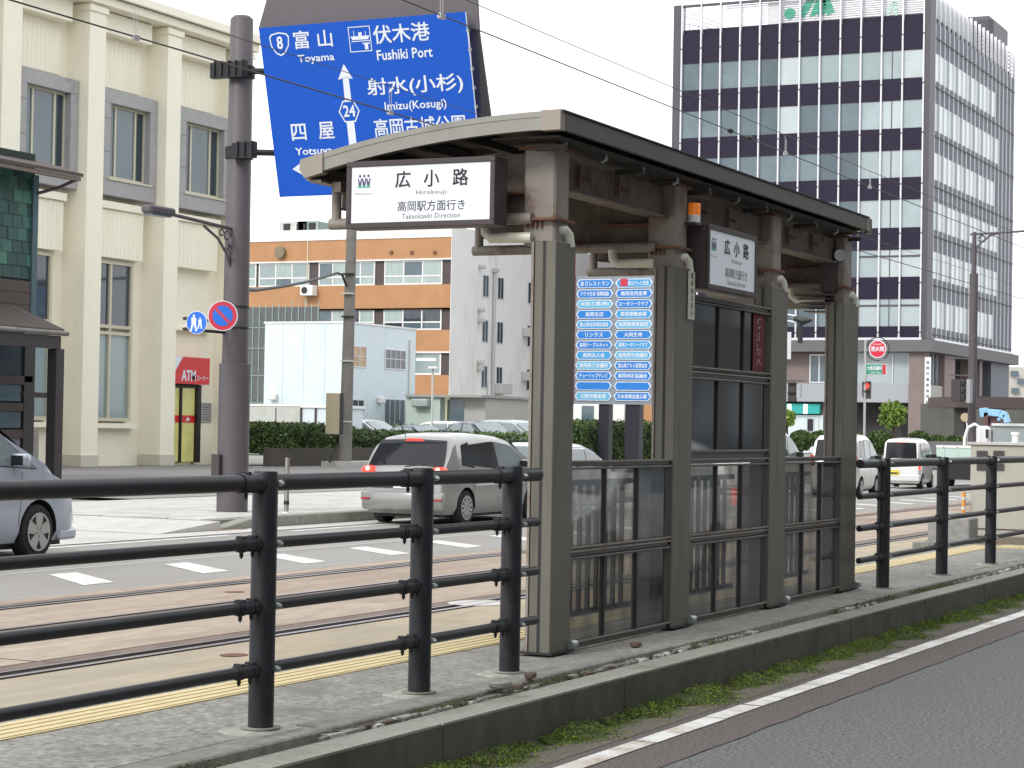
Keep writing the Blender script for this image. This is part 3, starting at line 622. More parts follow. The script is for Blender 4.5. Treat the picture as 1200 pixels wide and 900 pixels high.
# beacon
t = thing('beacon_lamp', 'orange and white beacon lamp standing on a bracket beside the second column', 'beacon', gy(814, 262, 4.93))
c = gy(813.5, 261, 4.93)
MB().tube([(c.x, c.y, c.z), (c.x, c.y, c.z + .05)], .04, 16).build('lamp_base', whitem, t, smooth=60)
MB().tube([(c.x, c.y, c.z + .05), (c.x, c.y, c.z + .125), (c.x, c.y, c.z + .13)], [.04, .04, .035], 16).build('amber_dome', amber, t, smooth=60)
MB().box((c.x - .08, c.y - .04, c.z - .02), (c.x + .05, c.y + .10, c.z - .002)).build('bracket', frame_br, t)
t = thing('sticker_plate', 'small white vertical notice plate stuck on the second shelter column', 'notice', (12.95, 4.93, 2.4))
pl = MB().box((12.90, 4.928, 2.285), (13.015, 4.9335, 2.60)).build('plate', mat('plate_ivory', (.62, .60, .50), .5, 0, .05), t)
for i, ch in enumerate('電車接近表示'): text(ch, black, Vector((12.957, 4.925, 2.575 - .050 * i)), (1, 0, 0), (0, 0, 1), .036, .045, pl)
t = thing('spot_lamp', 'small round chrome spotlight hanging under the roof beside the last column', 'lamp', gy(978, 300, 5.0))
c = gy(980, 300, 5.05)
MB().tube([(c.x - .06, c.y - .05, c.z), (c.x + .03, c.y + .02, c.z)], [.05, .04], 16).build('lamp_housing', mat('chrome', (.6, .62, .65), .12, .9, 0), t, smooth=60)
MB().box((c.x - .02, c.y, c.z + .03), (c.x + .0, c.y + .02, c.z + .14)).build('stem', plas, t)
MB().box((c.x - .10, c.y - .02, c.z - .30), (c.x - .0, c.y + .10, c.z - .05)).build('control_box', frame_br, t)
for k in range(5): MB().box((c.x - .30 + .06 * k, c.y, c.z - .34 - .03 * k), (c.x - .02 + .05 * k, c.y + .25, c.z - .33 - .03 * k)).build('fin', frame_br, t)

# ================================================================ OVERHEAD WIRES
def wire(name, label, Y, z, x0, x1, r, m, sag=.0, span=30, mess=None):
    n = 60; pts = [(x0 + (x1 - x0) * i / n, Y, z - sag * math.sin(math.pi * (((x0 + (x1 - x0) * i / n) - 5) % span) / span)) for i in range(n + 1)]
    o = MB().tube(pts, r, 6).build(name, m, smooth=60); tag(o, label, 'wire'); return o
wm = mat('copper_wire', (.045, .043, .045), .6, .3, 0)
c1 = gy(157, 42, 11.86); c2 = gy(280, 45, 11.86); 
wire('contact_wire', 'thick black overhead tram wire crossing before the blue road sign', 11.86, gy(263, 74, 11.86).z, 5, 140, .0085, wm)
wire('messenger_wire', 'thin overhead tram wire above the thick black one at upper left', 11.86, gy(280, 44.5, 11.86).z, 5, 140, .0045, wm)
wire('contact_wire', 'thick overhead tram wire passing above the shelter with two small insulators', 8.66, gy(600, 51, 8.66).z, 5, 140, .0065, wm)
wire('messenger_wire', 'thin overhead tram wire passing highest above the shelter roof', 8.66, gy(780, 99, 8.66).z, 5, 140, .0045, wm)
def dropper(px, py, Y, zlo, zhi):
    x = gy(px, py, Y).x; mb = MB(); mb.tube([(x, Y - .0, zlo - .02), (x, Y, zhi)], .004, 6); mb.tube([(x + .05, Y, zlo), (x + .05, Y, zhi - .05)], .004, 6); mb.box((x - .02, Y - .02, zlo - .03), (x + .07, Y + .02, zlo + .015))
    o = mb.build('wire_dropper', mat('galvanised', (.45, .45, .46), .4, .5, 0)); tag(o, 'small looped wire dropper ' + {157: 'in front of the top of the cream building', 456: 'in front of the blue sign lettering', 516: 'at the top edge of the picture above the blue sign', 920: 'before the dark glass tower above the shelter roof', 1018: 'just beyond the far end of the shelter roof'}[px], 'wire fitting', 'droppers between the paired tram wires')
zl, zh = gy(263, 74, 11.86).z, gy(280, 44.5, 11.86).z
for p in ((157, 42), (456, 132)): dropper(*p, 11.86, zl, zh)
zl2, zh2 = gy(600, 51, 8.66).z, gy(780, 99, 8.66).z
for p in ((516, 13), (920, 178), (1018, 290)): dropper(*p, 8.66, zl2, zh2)
for px, py in ((856, 154), (878, 162)):
    x = gy(px, py, 8.66).x; o = MB().tube([(x - .07, 8.66, zl2), (x - .03, 8.66, zl2), (x + .03, 8.66, zl2), (x + .07, 8.66, zl2)], [.015, .032, .032, .015], 10).build('wire_insulator', plas, smooth=60)
    tag(o, 'dark egg shaped insulator on the tram wire above the shelter, ' + ('nearer of two' if px == 856 else 'farther of two'), 'insulator')

# ================================================================ SIGN POLE WITH BLUE ROAD SIGN
PB = Vector((27.75, 18.2, .135))
t = thing('sign_pole', 'thick grey brown steel pole standing on the paved island and carrying the blue road sign', 'pole', PB)
MB().tube([(PB.x, PB.y, .13), (PB.x, PB.y, 2.47), (PB.x, PB.y, 2.48)], [.245, .245, .215], 32).build('lower_sleeve', polem, t, smooth=50)
MB().tube([(PB.x, PB.y, 2.48), (PB.x, PB.y, 7.92), (PB.x, PB.y, 7.97)], [.205, .18, .13], 32).build('shaft', polem, t, smooth=50)
MB().box((PB.x - .32, PB.y + .05, .5), (PB.x - .2, PB.y + .19, 1.05)).build('cable_box', frame_br, t)
for z in (3.35, 3.02): MB().tube([(PB.x, PB.y, z), (PB.x, PB.y, z + .035)], .208, 24).build('strap', plas, t)
for z, o_ in ((7.08, -.0), (5.80, .1)):
    lo_ = z < 6
    k = MB().tube([(PB.x, PB.y, z - .09), (PB.x, PB.y, z + .09)], .225, 24)
    k.box((PB.x - .30, PB.y - (.45 if lo_ else .25), z - .12), (PB.x - .18, PB.y + (.38 if o_ == 0 else -.05), z + .12))
    for q in range(3 if lo_ else 5): k.box((PB.x - .33, PB.y - (.44 if lo_ else .24) + q * .13, z - .10), (PB.x - .17, PB.y - (.42 if lo_ else .22) + q * .13, z + .14))
    cl = k.build('clamp', charcoal, t)
    MB().tube([(PB.x - .1, PB.y - .1, z), (PB.x + .1, PB.y - .5, z), (28.15 if z < 6 else 27.75, 17.2, z)], .05, 10).build('clamp_bar', charcoal, cl)
# the sign: tilted panel facing the traffic, reading direction -Y
SN = Vector((27.2, 17.53, 7.637)); DN = Vector((.7, 0, -2.54)).normalized(); RD = Vector((0, -1, 0)); NO = Vector((-abs(DN.z), 0, -DN.x)).normalized()
def sp(u, v, d=0.0): return SN + RD * u + DN * v + NO * d
t = thing('road_direction_sign', 'large blue road direction sign listing 富山 Toyama and 伏木港 Fushiki Port, tilted on the thick pole', 'road sign', sp(1.78, 1.3))
pan = MB().add([sp(0, 0), sp(3.575, 0), sp(3.575, 2.63), sp(0, 2.63), sp(0, 0, -.03), sp(3.575, 0, -.03), sp(3.575, 2.63, -.03), sp(0, 2.63, -.03)], [(0, 1, 2, 3), (7, 6, 5, 4), (0, 4, 5, 1), (1, 5, 6, 2), (2, 6, 7, 3), (3, 7, 4, 0)]).build('sign_panel', s_blue, t)
for ui in (3.56,):
    for k in range(9): MB().add([sp(3.56 + a, .25 + .28 * k + b, d) for d in (-.05, .004) for a, b in ((0, 0), (.035, 0), (.035, .05), (0, .05))], [(0, 1, 2, 3), (7, 6, 5, 4), (0, 4, 5, 1), (1, 5, 6, 2), (2, 6, 7, 3), (3, 7, 4, 0)]).build('edge_clip', bolt, pan)
MB().add([sp(u, v, d) for d in (-.01, .006) for u, v in ((3.575, 0), (3.583, 0), (3.583, 2.63), (3.575, 2.63))], [(0, 1, 2, 3), (7, 6, 5, 4), (0, 4, 5, 1), (1, 5, 6, 2), (2, 6, 7, 3), (3, 7, 4, 0)]).build('edge_trim', s_white, pan)
D_ = .004
def st(body, u, v, h, w_, bold=.015, sp_=1): return text(body, s_white, sp(u, v, D_), RD, -DN, h, w_, pan, bold, spacing=sp_)
def poly(pts, m=s_white, d=D_, nm='marking'): return MB().add([sp(u, v, d) for u, v in pts], [tuple(range(len(pts)))]).build(nm, m, pan)
def ring(pts_o, pts_i, nm='marking'):
    n = len(pts_o); return MB().add([sp(*p, D_) for p in pts_o] + [sp(*p, D_) for p in pts_i], [(i, (i + 1) % n, n + (i + 1) % n, n + i) for i in range(n)]).build(nm, s_white, pan)
st('富', .735, .228, .27, .27); st('山', 1.15, .235, .25, .25); st('Toyama', .955, .53, .145, .64)
st('伏木港', 2.47, .24, .27, .95); st('Fushiki Port', 2.49, .545, .15, .94)
st('射水(小杉)', 2.60, 1.03, .29, 1.62); st('Imizu(Kosugi)', 2.58, 1.33, .16, 1.05, .012); st('高岡古城公園', 2.61, 1.635, .27, 1.55)
st('四', .49, 1.635, .25, .26); st('屋', .985, 1.63, .26, .27); st('Yotsuya', .72, 1.95, .15, .66)
# route shield 8
sh = [(-.18, -.10), (-.14, -.15), (0, -.175), (.14, -.15), (.18, -.10), (.16, .04), (.08, .15), (0, .19), (-.08, .15), (-.16, .04)]
ring([(.345 + a, .26 + b) for a, b in sh], [(.345 + a * .88, .26 + b * .88) for a, b in sh]); st('8', .345, .25, .19, .10, .02)
# port pictogram
sq = [(-.19, -.19), (.19, -.19), (.19, .19), (-.19, .19)]
ring([(1.76 + a, .28 + b) for a, b in sq], [(1.76 + a * .93, .28 + b * .93) for a, b in sq])
poly([(1.60, .235), (1.93, .235), (1.90, .29), (1.63, .29)]); poly([(1.74, .18), (1.80, .18), (1.80, .233), (1.74, .233)]); poly([(1.80, .34), (1.92, .34), (1.92, .36), (1.89, .36), (1.89, .44), (1.83, .44), (1.83, .36), (1.80, .36)])
poly([(1.61, .305), (1.93, .305), (1.93, .318), (1.61, .318)]); poly([(1.66, .15), (1.67, .15), (1.67, .235), (1.66, .235)]); poly([(1.86, .17), (1.87, .17), (1.87, .235), (1.86, .235)])
# arrow up with route hexagon 24
poly([(1.43, .635), (1.56, .87), (1.485, .85), (1.375, .85), (1.30, .87)])
poly([(1.385, .84), (1.49, .84), (1.49, 1.19), (1.375, 1.19)]); poly([(1.365, 1.52), (1.495, 1.52), (1.495, 2.63), (1.355, 2.63)])
hx = [(-.095, -.165), (.095, -.165), (.185, 0), (.095, .165), (-.095, .165), (-.185, 0)]
ring([(1.43 + a, 1.355 + b) for a, b in hx], [(1.43 + a * .88, 1.355 + b * .88) for a, b in hx]); st('24', 1.43, 1.352, .17, .20, .02)
poly([(.30, 2.20), (.53, 2.07), (.53, 2.33)]); poly([(.53, 2.145), (1.36, 2.145), (1.36, 2.26), (.53, 2.26)])
# the grey back of the opposite sign behind it
bk = [gx(302.7, 33, 27.75), gx(311.5, -30, 27.75) , gx(557.5, -30, 27.75), gx(575, 137, 27.75), gx(578, 215, 27.75), gx(330, 222, 28.1)]
t2 = thing('sign_back_panel', 'dark grey back of the opposite road sign behind the blue one', 'road sign', bk[3])
gb = mat('grey_sign_back', (.105, .095, .105), .6, .1, .06, 2)
a0 = Vector((27.62, 17.62, 7.55)); 
bp = [gx(302.7, 33.5, 27.42), gx(320, -28, 27.42), gx(557.5, -28, 27.42), gx(561, 10, 27.55), gx(575, 137, 28.05), gx(579, 200, 28.3), gx(560, 205, 28.3), gx(545, 40, 27.6)]
MB().prism([gx(302.7, 34, 27.42), gx(320, -28, 27.42), gx(557.5, -28, 27.42), gx(561, 34, 27.42)], (.05, 0, 0)).build('back_sheet', gb, t2)
MB().prism([gx(549, 34, 27.47), gx(561, 34, 27.47), gx(575, 137, 28.05), gx(582, 215, 28.3), gx(566, 215, 28.3)], (.04, 0, 0)).build('side_sheet', gb, t2)
# bracket lamp on the pole
AP = gy(281, 270, 18.2); HP = gy(190, 267, 18.2)
t = thing('street_lamp', 'grey street lamp arm with scrolled bracket fixed on the thick sign pole', 'street lamp', (PB.x - .2, 18.2, AP.z))
MB().tube([(PB.x - .15, 18.2, AP.z), (HP.x + .2, 18.2, AP.z + .07)], .028, 12).build('arm', polem, t, smooth=60)
MB().box((HP.x - .42, 18.1, AP.z + .03), (HP.x + .22, 18.3, AP.z + .15)).build('lamp_head', polem, t, bevel=.03)
MB().box((HP.x - .36, 18.12, AP.z + .005), (HP.x + .12, 18.28, AP.z + .035)).build('lamp_glass', glass_b, t)
MB().tube([(PB.x - .17, 18.2, AP.z - .62), (PB.x - .30, 18.2, AP.z - .40), (PB.x - .55, 18.2, AP.z - .18), (PB.x - .95, 18.2, AP.z - .02)], .022, 8).build('brace', polem, t, smooth=60)
sc = MB()
for (cx, cz, r_) in ((-.30, -.13, .10), (-.45, -.09, .07), (-.26, -.30, .06)):
    sc.tube([(PB.x + cx + math.cos(a_ * .5) * r_ * (1 - a_ * .05), 18.2, AP.z + cz + math.sin(a_ * .5) * r_ * (1 - a_ * .05)) for a_ in range(13)], .014, 6)
sc.tube([(PB.x - .2, 18.2, AP.z - .5), (PB.x - .26, 18.2, AP.z - .2)], .012, 6)
sc.build('scroll', polem, t, smooth=60)
# two round signs
def disc(c, r_, nrm, ms, name, parent, n=32, th=.01):
    nrm = Vector(nrm).normalized(); ax = Vector((0, 0, 1)).cross(nrm).normalized(); up = nrm.cross(ax)
    mb = MB(); mb.add([c + ax * (math.cos(2 * math.pi * k / n) * r_) + up * (math.sin(2 * math.pi * k / n) * r_) + nrm * d for d in (-th, 0) for k in range(n)], [tuple(range(n))[::-1], tuple(range(n, 2 * n))] + [(k, (k + 1) % n, n + (k + 1) % n, n + k) for k in range(n)])
    return mb.build(name, ms, parent), ax, up, nrm
redp = mat('red_print', (.55, .03, .06), .4, 0, .05); bluep = mat('blue_print', (.01, .14, .65), .4, 0, .05)
rd_n = Vector((-.9, -.35, 0))
c = gy(261, 370, 18.0)
t = thing('no_parking_sign', 'round red rimmed no parking sign with blue face and red slash beside the thick pole', 'road sign', c)
d0, ax, up, nn = disc(c, .235, rd_n, s_white, 'sign_rim', t)
disc(c + nn * .004, .222, rd_n, redp, 'red_ring', t, th=.003); disc(c + nn * .008, .158, rd_n, bluep, 'blue_disc', t, th=.003)
q = Vector((0, 0, 0)); e = (ax * -.7071 + up * .7071); e2 = (ax * .7071 + up * .7071)
MB().quad(*[c + nn * .011 + e * a_ + e2 * b2 for a_, b2 in ((-.165, -.022), (.165, -.022), (.165, .022), (-.165, .022))]).build('slash', redp, t)
for dz in (.1, -.1): MB().tube([c + Vector((.02, .0, dz)), Vector((PB.x - .1, PB.y, c.z + dz))], .016, 8).build('bracket', plas, t)
c = gy(230.5, 378, 18.0)
t = thing('pedestrian_path_sign', 'round blue sign with white walking figures left of the no parking sign', 'road sign', c)
disc(c, .175, Vector((-.95, -.1, 0)), s_white, 'sign_rim', t); d0, ax, up, nn = disc(c + Vector((-.005, 0, 0)), .165, Vector((-.95, -.1, 0)), bluep, 'blue_disc', t, th=.003)
fg = MB()
for (fx, s_) in ((-.045, 1.25), (.06, .85)):
    o_ = c + nn * .008 + ax * fx + up * (-.02)
    for pl_ in ([(-.014, .085), (.014, .085), (.014, .11), (-.014, .11)], [(-.03, .0), (.03, .0), (.034, .078), (-.034, .078)], [(-.03, .0), (.0, 0), (-.028, -.09), (-.052, -.09)], [(0, 0), (.03, 0), (.048, -.09), (.024, -.09)]):
        fg.add([o_ + ax * (a_ * s_) + up * (b2 * s_) for a_, b2 in pl_], [(0, 1, 2, 3)])
fg.build('walking_figures', s_white, t)
for dz in (.07, -.09): MB().tube([(c.x + .01, c.y, c.z + dz), (c.x + .1, 18.30, c.z + dz), (PB.x - .1, 18.30, c.z + dz)], .025, 8).build('bracket', plas, t)
# slim bollard
c = gz(358, 603, .135)
t = thing('slim_bollard', 'slim stainless steel bollard standing on the paved island right of the thick pole', 'bollard', (c.x, 17.4, .15))
MB().tube([(c.x, 17.4, .15), (c.x, 17.4, 1.02)], .038, 12).build('tube', mat('stainless', (.42, .41, .40), .3, .8, .08), t, smooth=60)
MB().tube([(c.x, 17.4, 1.02), (c.x, 17.4, 1.05)], .046, 12).build('cap', plas, t); MB().tube([(c.x, 17.4, .13), (c.x, 17.4, .17)], .075, 12).build('foot', whitem, t)
MB().tube([(c.x, 17.4, .28), (c.x, 17.4, .34)], .044, 12).build('band', plas, t)

# ================================================================ NEAR SIDE OF THE STREET (unseen blocks added behind the camera to shade the street and show in glass)
nb = mat('near_facade', (.17, .155, .14), .85, 0, .1, .5)
for k, (xa, xb, hh, lab) in enumerate(((-26, -8, 17, 'unseen grey brown shading block behind the viewer on the near pavement, leftmost of four'), (38, 110, 19, 'long added grey brown shading block far along the near pavement, mirrored in the shelter glass'), (-7, 14, 21, 'tall unseen grey brown shading block behind the viewer facing the shelter'), (15, 36, 14, 'lower unseen grey brown shading block on the near pavement facing the right railing'))):
    t = thing('near_shade_building', lab, 'building', ((xa + xb) / 2, -12, 0)); MB().box((xa, -24, 0), (xb, -9.5, hh)).build('wall', nb, t)
    for fl in range(int(hh // 3.4)):
        for q in range(int((xb - xa) // 3)): MB().box((xa + 1 + 3 * q, -9.52, 1.0 + 3.4 * fl), (xa + 2.9 + 3 * q, -9.46, 2.9 + 3.4 * fl)).build('window', glass_b if (q + fl) % 3 else glass_d, t)
# ================================================================ LEFT CREAM BUILDING
B1 = thing('bank_building', 'cream three storey building with grey stone window surrounds and broad pilasters at left', 'building', (57, 42.4, .1))
WY = 42.42
MB().box((40, WY, 0), (64.1, 58, 15.0)).build('wall', cream, B1)
MB().box((39.9, 41.35, 15.02), (64.25, 58.1, 15.30)).build('cornice', cream, B1, bevel=.02)
MB().box((39.8, 41.15, 15.304), (64.35, 58.2, 15.60)).build('cornice', cream, B1, bevel=.02)
pil = [(50.2, 51.1), (54.45, 55.32), (58.78, 59.6), (63.28, 64.1), (46.0, 46.9)]
for a, b in pil:
    p = MB().box((a, 41.5, 0), (b, WY + .01, 15.018)).build('pilaster', cream, B1, bevel=.01)
    MB().box((a - .06, 41.44, 14.75), (b + .06, WY - .01, 14.95)).build('capital', cream, p, bevel=.01)
    MB().box((a - .03, 41.47, .05), (b + .03, WY - .03, .42)).build('plinth', mat('plinth_stone', (.6, .57, .48), .85, 0, .05), p)
bays = [(51.1, 54.45), (55.32, 58.78), (59.6, 63.28), (46.9, 50.2)]
for bi, (a, b) in enumerate(bays):
    # upper band with recess and ribbed panel
    u = MB().box((a, 41.85, 14.3), (b - .45, WY + .01, 14.98)).build('parapet_box', cream, B1, bevel=.01)
    rp = MB(); rp.box((a, 42.30, 12.62), (b - .45, WY + .005, 14.3))
    n = 12
    for k in range(n): rp.box((a + .12 + (b - a - .7) * k / n, 42.288, 12.75), (a + .15 + (b - a - .7) * k / n, 42.301, 14.22))
    rp.build('ribbed_panel', cream, B1)
    # stone surround ring
    x0, x1 = (51.45, 54.6) if bi == 0 else (55.75, 58.96) if bi == 1 else (60.1, 63.29) if bi == 2 else (47.1, 50.2)
    x1 = min(x1, b - .02) if bi != 99 else x1
    x0 = x0 - .0
    z0, z1 = 8.97, 12.48; fx, fz = .40, .46
    rg = MB()
    rg.box((x0, 41.86, z1 - fz), (x1, WY + .01, z1)); rg.box((x0, 41.86, z0), (x1, WY + .01, z0 + fz + .05)); rg.box((x0, 41.86, z0 + fz + .052), (x0 + fx, WY + .01, z1 - fz - .002)); rg.box((x1 - fx, 41.86, z0 + fz + .052), (x1, WY + .01, z1 - fz - .002))
    r_ = rg.build('window_surround', ringm, B1, bevel=.012)
    for zz in (10.4, 11.5): MB().box((x0 - .002, 41.857, zz), (x0 + fx, 41.862, zz + .015)).build('stone_joint', groove, r_)
    MB().box((x0 + .3, 41.82, z0 + fz + .052), (x1 - .3, 42.1, z0 + fz + .12)).build('sill', win_fr, r_)
    xa, xb = x0 + fx, x1 - fx; za, zb = z0 + fz + .12, z1 - fz
    wi = MB(); 
    for xx in (xa, xa + (xb - xa) * .24, xa + (xb - xa) * .74, xb - .07): wi.box((xx, 42.10, za), (xx + .09, 42.18, zb))
    wi.box((xa, 42.09, za), (xb, 42.19, za + .10)); wi.box((xa, 42.09, zb - .08), (xb, 42.19, zb))
    wf = wi.build('window', win_fr, B1)
    for (pa, pb), gm in zip(((xa + .09, xa + (xb - xa) * .24), (xa + (xb - xa) * .24 + .09, xa + (xb - xa) * .74), (xa + (xb - xa) * .74 + .09, xb - .07)), (glass_d if bi == 2 else glass_b, glass_b, glass_d)):
        MB().box((pa, 42.14, za + .1), (pb, 42.15, zb - .08)).build('pane', gm, wf)
    # ledge and ribbed box below
    MB().box((a, 41.95, 8.55), (b - .4, WY + .01, 8.80)).build('ledge', cream, B1, bevel=.01)
    rp = MB(); zlow = 6.95; rp.box((a, 42.05, zlow), (b - .45, WY + .01, 8.54))
    for k in range(n): rp.box((a + .12 + (b - a - .7) * k / n, 42.038, zlow + .1), (a + .15 + (b - a - .7) * k / n, 42.051, 8.5))
    rp.build('ribbed_panel', cream, B1)
    if bi != 2:
        # tall two tier window
        xa, xb = a + .02, b - .75; za, zb = 1.53, 6.85
        MB().box((a, 42.30, zb), (xb + .2, WY + .01, zlow)).build('lintel', cream, B1)
        wi = MB()
        xm = xa + (xb - xa) * .52
        for xx in (xa, xm, xb - .12): wi.box((xx, 42.20, za), (xx + .12, 42.36, zb))
        for zz in (za, 4.40, 4.62, zb - .1): wi.box((xa, 42.19, zz), (xb, 42.35, zz + .11))
        wf = wi.build('tall_window', win_fr, B1)
        for (pa, pb) in ((xa + .12, xm), (xm + .12, xb - .12)):
            MB().box((pa, 42.28, za + .1), (pb, 42.29, 4.40)).build('pane', glass_bl, wf)
            MB().box((pa, 42.28, 4.72), (pb, 42.29, zb - .1)).build('pane', glass_d, wf)
        MB().box((a, 42.1, 1.30), (b - .45, WY + .01, 1.46)).build('sill', cream, B1)
    else:
        MB().box((a, 42.15, 4.75), (b - .5, WY + .01, 4.85)).build('ledge', cream, B1)
        wi = MB(); wi.box((60.1, 42.2, .12), (60.2, 42.4, 2.86)); wi.box((61.0, 42.2, .12), (61.06, 42.4, 2.86)); wi.box((61.95, 42.15, .12), (62.15, 42.4, 2.86)); wi.box((60.1, 42.18, 2.74), (62.1, 42.39, 2.865))
        d_ = wi.build('atm_door', plas, B1)
        lobby = mat('lit_lobby', (.25, .24, .07), .3, 0, .5, 1.2, emit=(.75, .72, .30), estr=.28)
        for pa, pb in ((60.2, 61.0), (61.06, 61.95)):
            MB().box((pa, 42.3, .15), (pb, 42.31, 2.74)).build('pane', lobby, d_)
            MB().box((pa, 42.28, 1.52), (pb, 42.285, 1.78)).build('red_band', redm, d_)
        MB().add([(60.55, 42.275, 1.56), (60.75, 42.275, 1.56), (60.65, 42.275, 1.74)], [(0, 1, 2)]).build('mark', s_white, d_)
        MB().add([(61.4, 42.275, 1.56), (61.65, 42.275, 1.62), (61.5, 42.275, 1.74)], [(0, 1, 2)]).build('mark', s_white, d_)
MB().box((64.11, 43.2, 0), (66.2, 58, 4.25)).build('side_annex', cream, B1)
MB().box((64.11, 43.1, 4.252), (66.35, 58, 4.40)).build('annex_coping', cream, B1)
# rooftop rail
rr = MB()
a0 = gy(200, -12, 46).x; a1 = gy(238, 14, 46).x
for k in range(8): x = a0 + (a1 - a0) * k / 7; rr.box((x, 46, 15.6), (x + .03, 46.03, 17.2))
for z in (16.2, 16.7, 17.17): rr.box((a0, 46, z), (a1, 46.03, z + .03)); rr.box((a1, 46.03, z), (a1 + .03, 49, z + .03))
rr.build('rooftop_railing', mat('galv_rail', (.45, .47, .5), .4, .4, .05), B1)
# ATM sign
t = thing('atm_sign', 'red ATM sign board with white lettering over the lit glass door', 'sign', (61.3, 42.1, 3.3))
b_ = MB().box((60.2, 42.0, 2.88), (62.42, 42.3, 3.82)).build('sign_board', redm, t)
MB().add([(60.2, 41.996, 3.82), (60.75, 41.996, 3.82), (60.2, 41.996, 3.2)], [(0, 1, 2)]).build('white_corner', s_white, b_)
text('ATM', s_white, (61.1, 41.993, 3.16), (1, 0, 0), (0, 0, 1), .36, .85, b_, .03); text('コーナー', s_white, (61.98, 41.993, 3.10), (1, 0, 0), (0, 0, 1), .18, .72, b_, .02)
t = thing('notice_plaque', 'small grey notice plaque on the cream wall right of the lit door', 'notice', (62.9, 42.38, 1.9))
p_ = MB().box((62.52, 42.37, 1.55), (63.15, 42.415, 2.25)).build('plate', mat('plaque_grey', (.38, .38, .38), .6, 0, .1, 20), t)
for k in range(7): MB().box((62.6, 42.364, 1.64 + .085 * k), (63.05, 42.369, 1.66 + .085 * k)).build('text_line', black, p_)
# ================================================================ CORNER SHOP AT FAR LEFT
SY = 31.4
B2 = thing('timber_shop', 'dark two storey timber shop with green shingled upper wall and tiled canopy at far left', 'shop', (38, SY, .05))
def sx(px, py=300, Y=SY): return gy(px, py, Y).x
def sz(py, px=40, Y=SY): return gy(px, py, Y).z
xr = sx(41, 300)
x_up = xr
zt = sz(205); z1 = sz(330)
MB().box((26, SY + .05, 3.9), (x_up, SY + 7, zt + .5)).build('upper_wall', mat('shingle_back', (.012, .03, .026), .7, 0, .2), B2)
gsh = [mat('green_shingle_%s' % n_, c_, .55, .0, .25, 9) for n_, c_ in (('a', (.02, .085, .07)), ('b', (.032, .12, .095)), ('c', (.015, .06, .055)), ('d', (.045, .16, .12)))]
shm = []
for g_ in gsh:
    o = MB().add([(0, 0, 0), (.33, 0, 0), (.33, .02, .30), (0, .02, .30), (0, .02, 0), (.33, .02, 0)], [(0, 1, 2, 3), (0, 4, 5, 1)]).build('shingle', g_, B2); shm.append(o)
zb0 = sz(328)
first = [True] * 4
for r_ in range(9):
    for k in range(10):
        i = random.choices(range(4), [4, 3, 4, 1.2])[0]
        o = shm[i] if first[i] else inst(shm[i], (0, 0, 0)); first[i] = False
        L0 = origin(B2)
        o.location = (x_up - .10 - .345 * (k + 1) + (.17 if r_ % 2 else 0) + 0, SY + .015 - random.uniform(0, .008), zb0 + .295 * r_)
        o.location = Vector(o.location) - Vector((0, 0, 0)) + Vector((0, 0, 0))
        o.location = (o.location.x, o.location.y, o.location.z)
# shingle meshes were built around the thing's origin: shift them back
for i, o in enumerate(shm):
    L0 = origin(B2); o.data.transform(Matrix.Translation(L0))
for o in B2.children:
    if o.name.startswith('shingle'): o.location = Vector(o.location) - origin(B2)
MB().box((x_up - .14, SY - .03, 3.9), (x_up + .05, SY + .1, zt)).build('corner_board', mat('teal_board', (.06, .11, .13), .6, 0, .1), B2)
bz0, bz1 = sz(372), sz(330)
for k in range(3): MB().box((26, SY - .01, bz0 + (bz1 - bz0) * k / 3), (x_up + .06, SY + .06, bz0 + (bz1 - bz0) * (k + .97) / 3)).build('board', shopb, B2)
# upper eave
ex = sx(68, 205); e0 = gy(68, 211, SY - .3)
MB().add([(24, SY - .75, zt + .02), (ex, SY - .75, zt + .02), (ex, SY + 3, zt + 1.1), (24, SY + 3, zt + 1.1), (24, SY - .75, zt + .10), (ex, SY - .75, zt + .10), (ex, SY + 3, zt + 1.18), (24, SY + 3, zt + 1.18)], [(0, 3, 2, 1), (4, 5, 6, 7), (0, 1, 5, 4), (1, 2, 6, 5), (2, 3, 7, 6), (3, 0, 4, 7)]).build('roof', shopb, B2)
MB().box((24, SY - .72, zt - .08), (ex - .05, SY - .60, zt + .016)).build('gutter', mat('gutter_brown', (.16, .12, .10), .5, 0, .2), B2)
MB().tube([(ex - .15, SY - .66, zt - .05), (ex - .35, SY - .3, zt - .25), (x_up + .02, SY - .02, zt - .42)], .04, 8).build('downpipe', mat('gutter_plum', (.10, .07, .09), .5, 0, .1), B2, smooth=60)
# lower canopy roof of sloping tiles
cz = sz(375, 60); xc = sx(79, 385, SY - 1.4)
CY = SY - 1.5
for k in range(16):
    x0_ = xc - .22 - .42 * (k + 1)
    MB().add([(x0_, CY, cz - .30), (x0_ + .41, CY, cz - .30), (x0_ + .41, SY - .02, cz + .28), (x0_, SY - .02, cz + .28), (x0_, CY, cz - .34), (x0_ + .41, CY, cz - .34), (x0_ + .41, SY - .02, cz + .24), (x0_, SY - .02, cz + .24)], [(0, 1, 2, 3), (4, 7, 6, 5), (0, 4, 5, 1), (1, 5, 6, 2), (2, 6, 7, 3), (3, 7, 4, 0)]).build('roof_tile', shopb, B2, bevel=.01)
MB().tube([(xc - 8, CY - .03, cz - .40), (xc - .15, CY - .03, cz - .40)], .055, 8).build('canopy_gutter', mat('gutter_grey', (.16, .15, .14), .5, .2, .2, 5), B2, smooth=60)
MB().box((xc - 8, CY, cz - .75), (xc - .35, CY + .12, cz - .46)).build('canopy_beam', shopw, B2)
MB().box((xc - 8, CY + .12, cz - .52), (xc - .35, SY, cz - .46)).build('canopy_soffit', shopw, B2)
c = gz(66, 561, .04); pxx = gy(66, 480, CY + .1).x
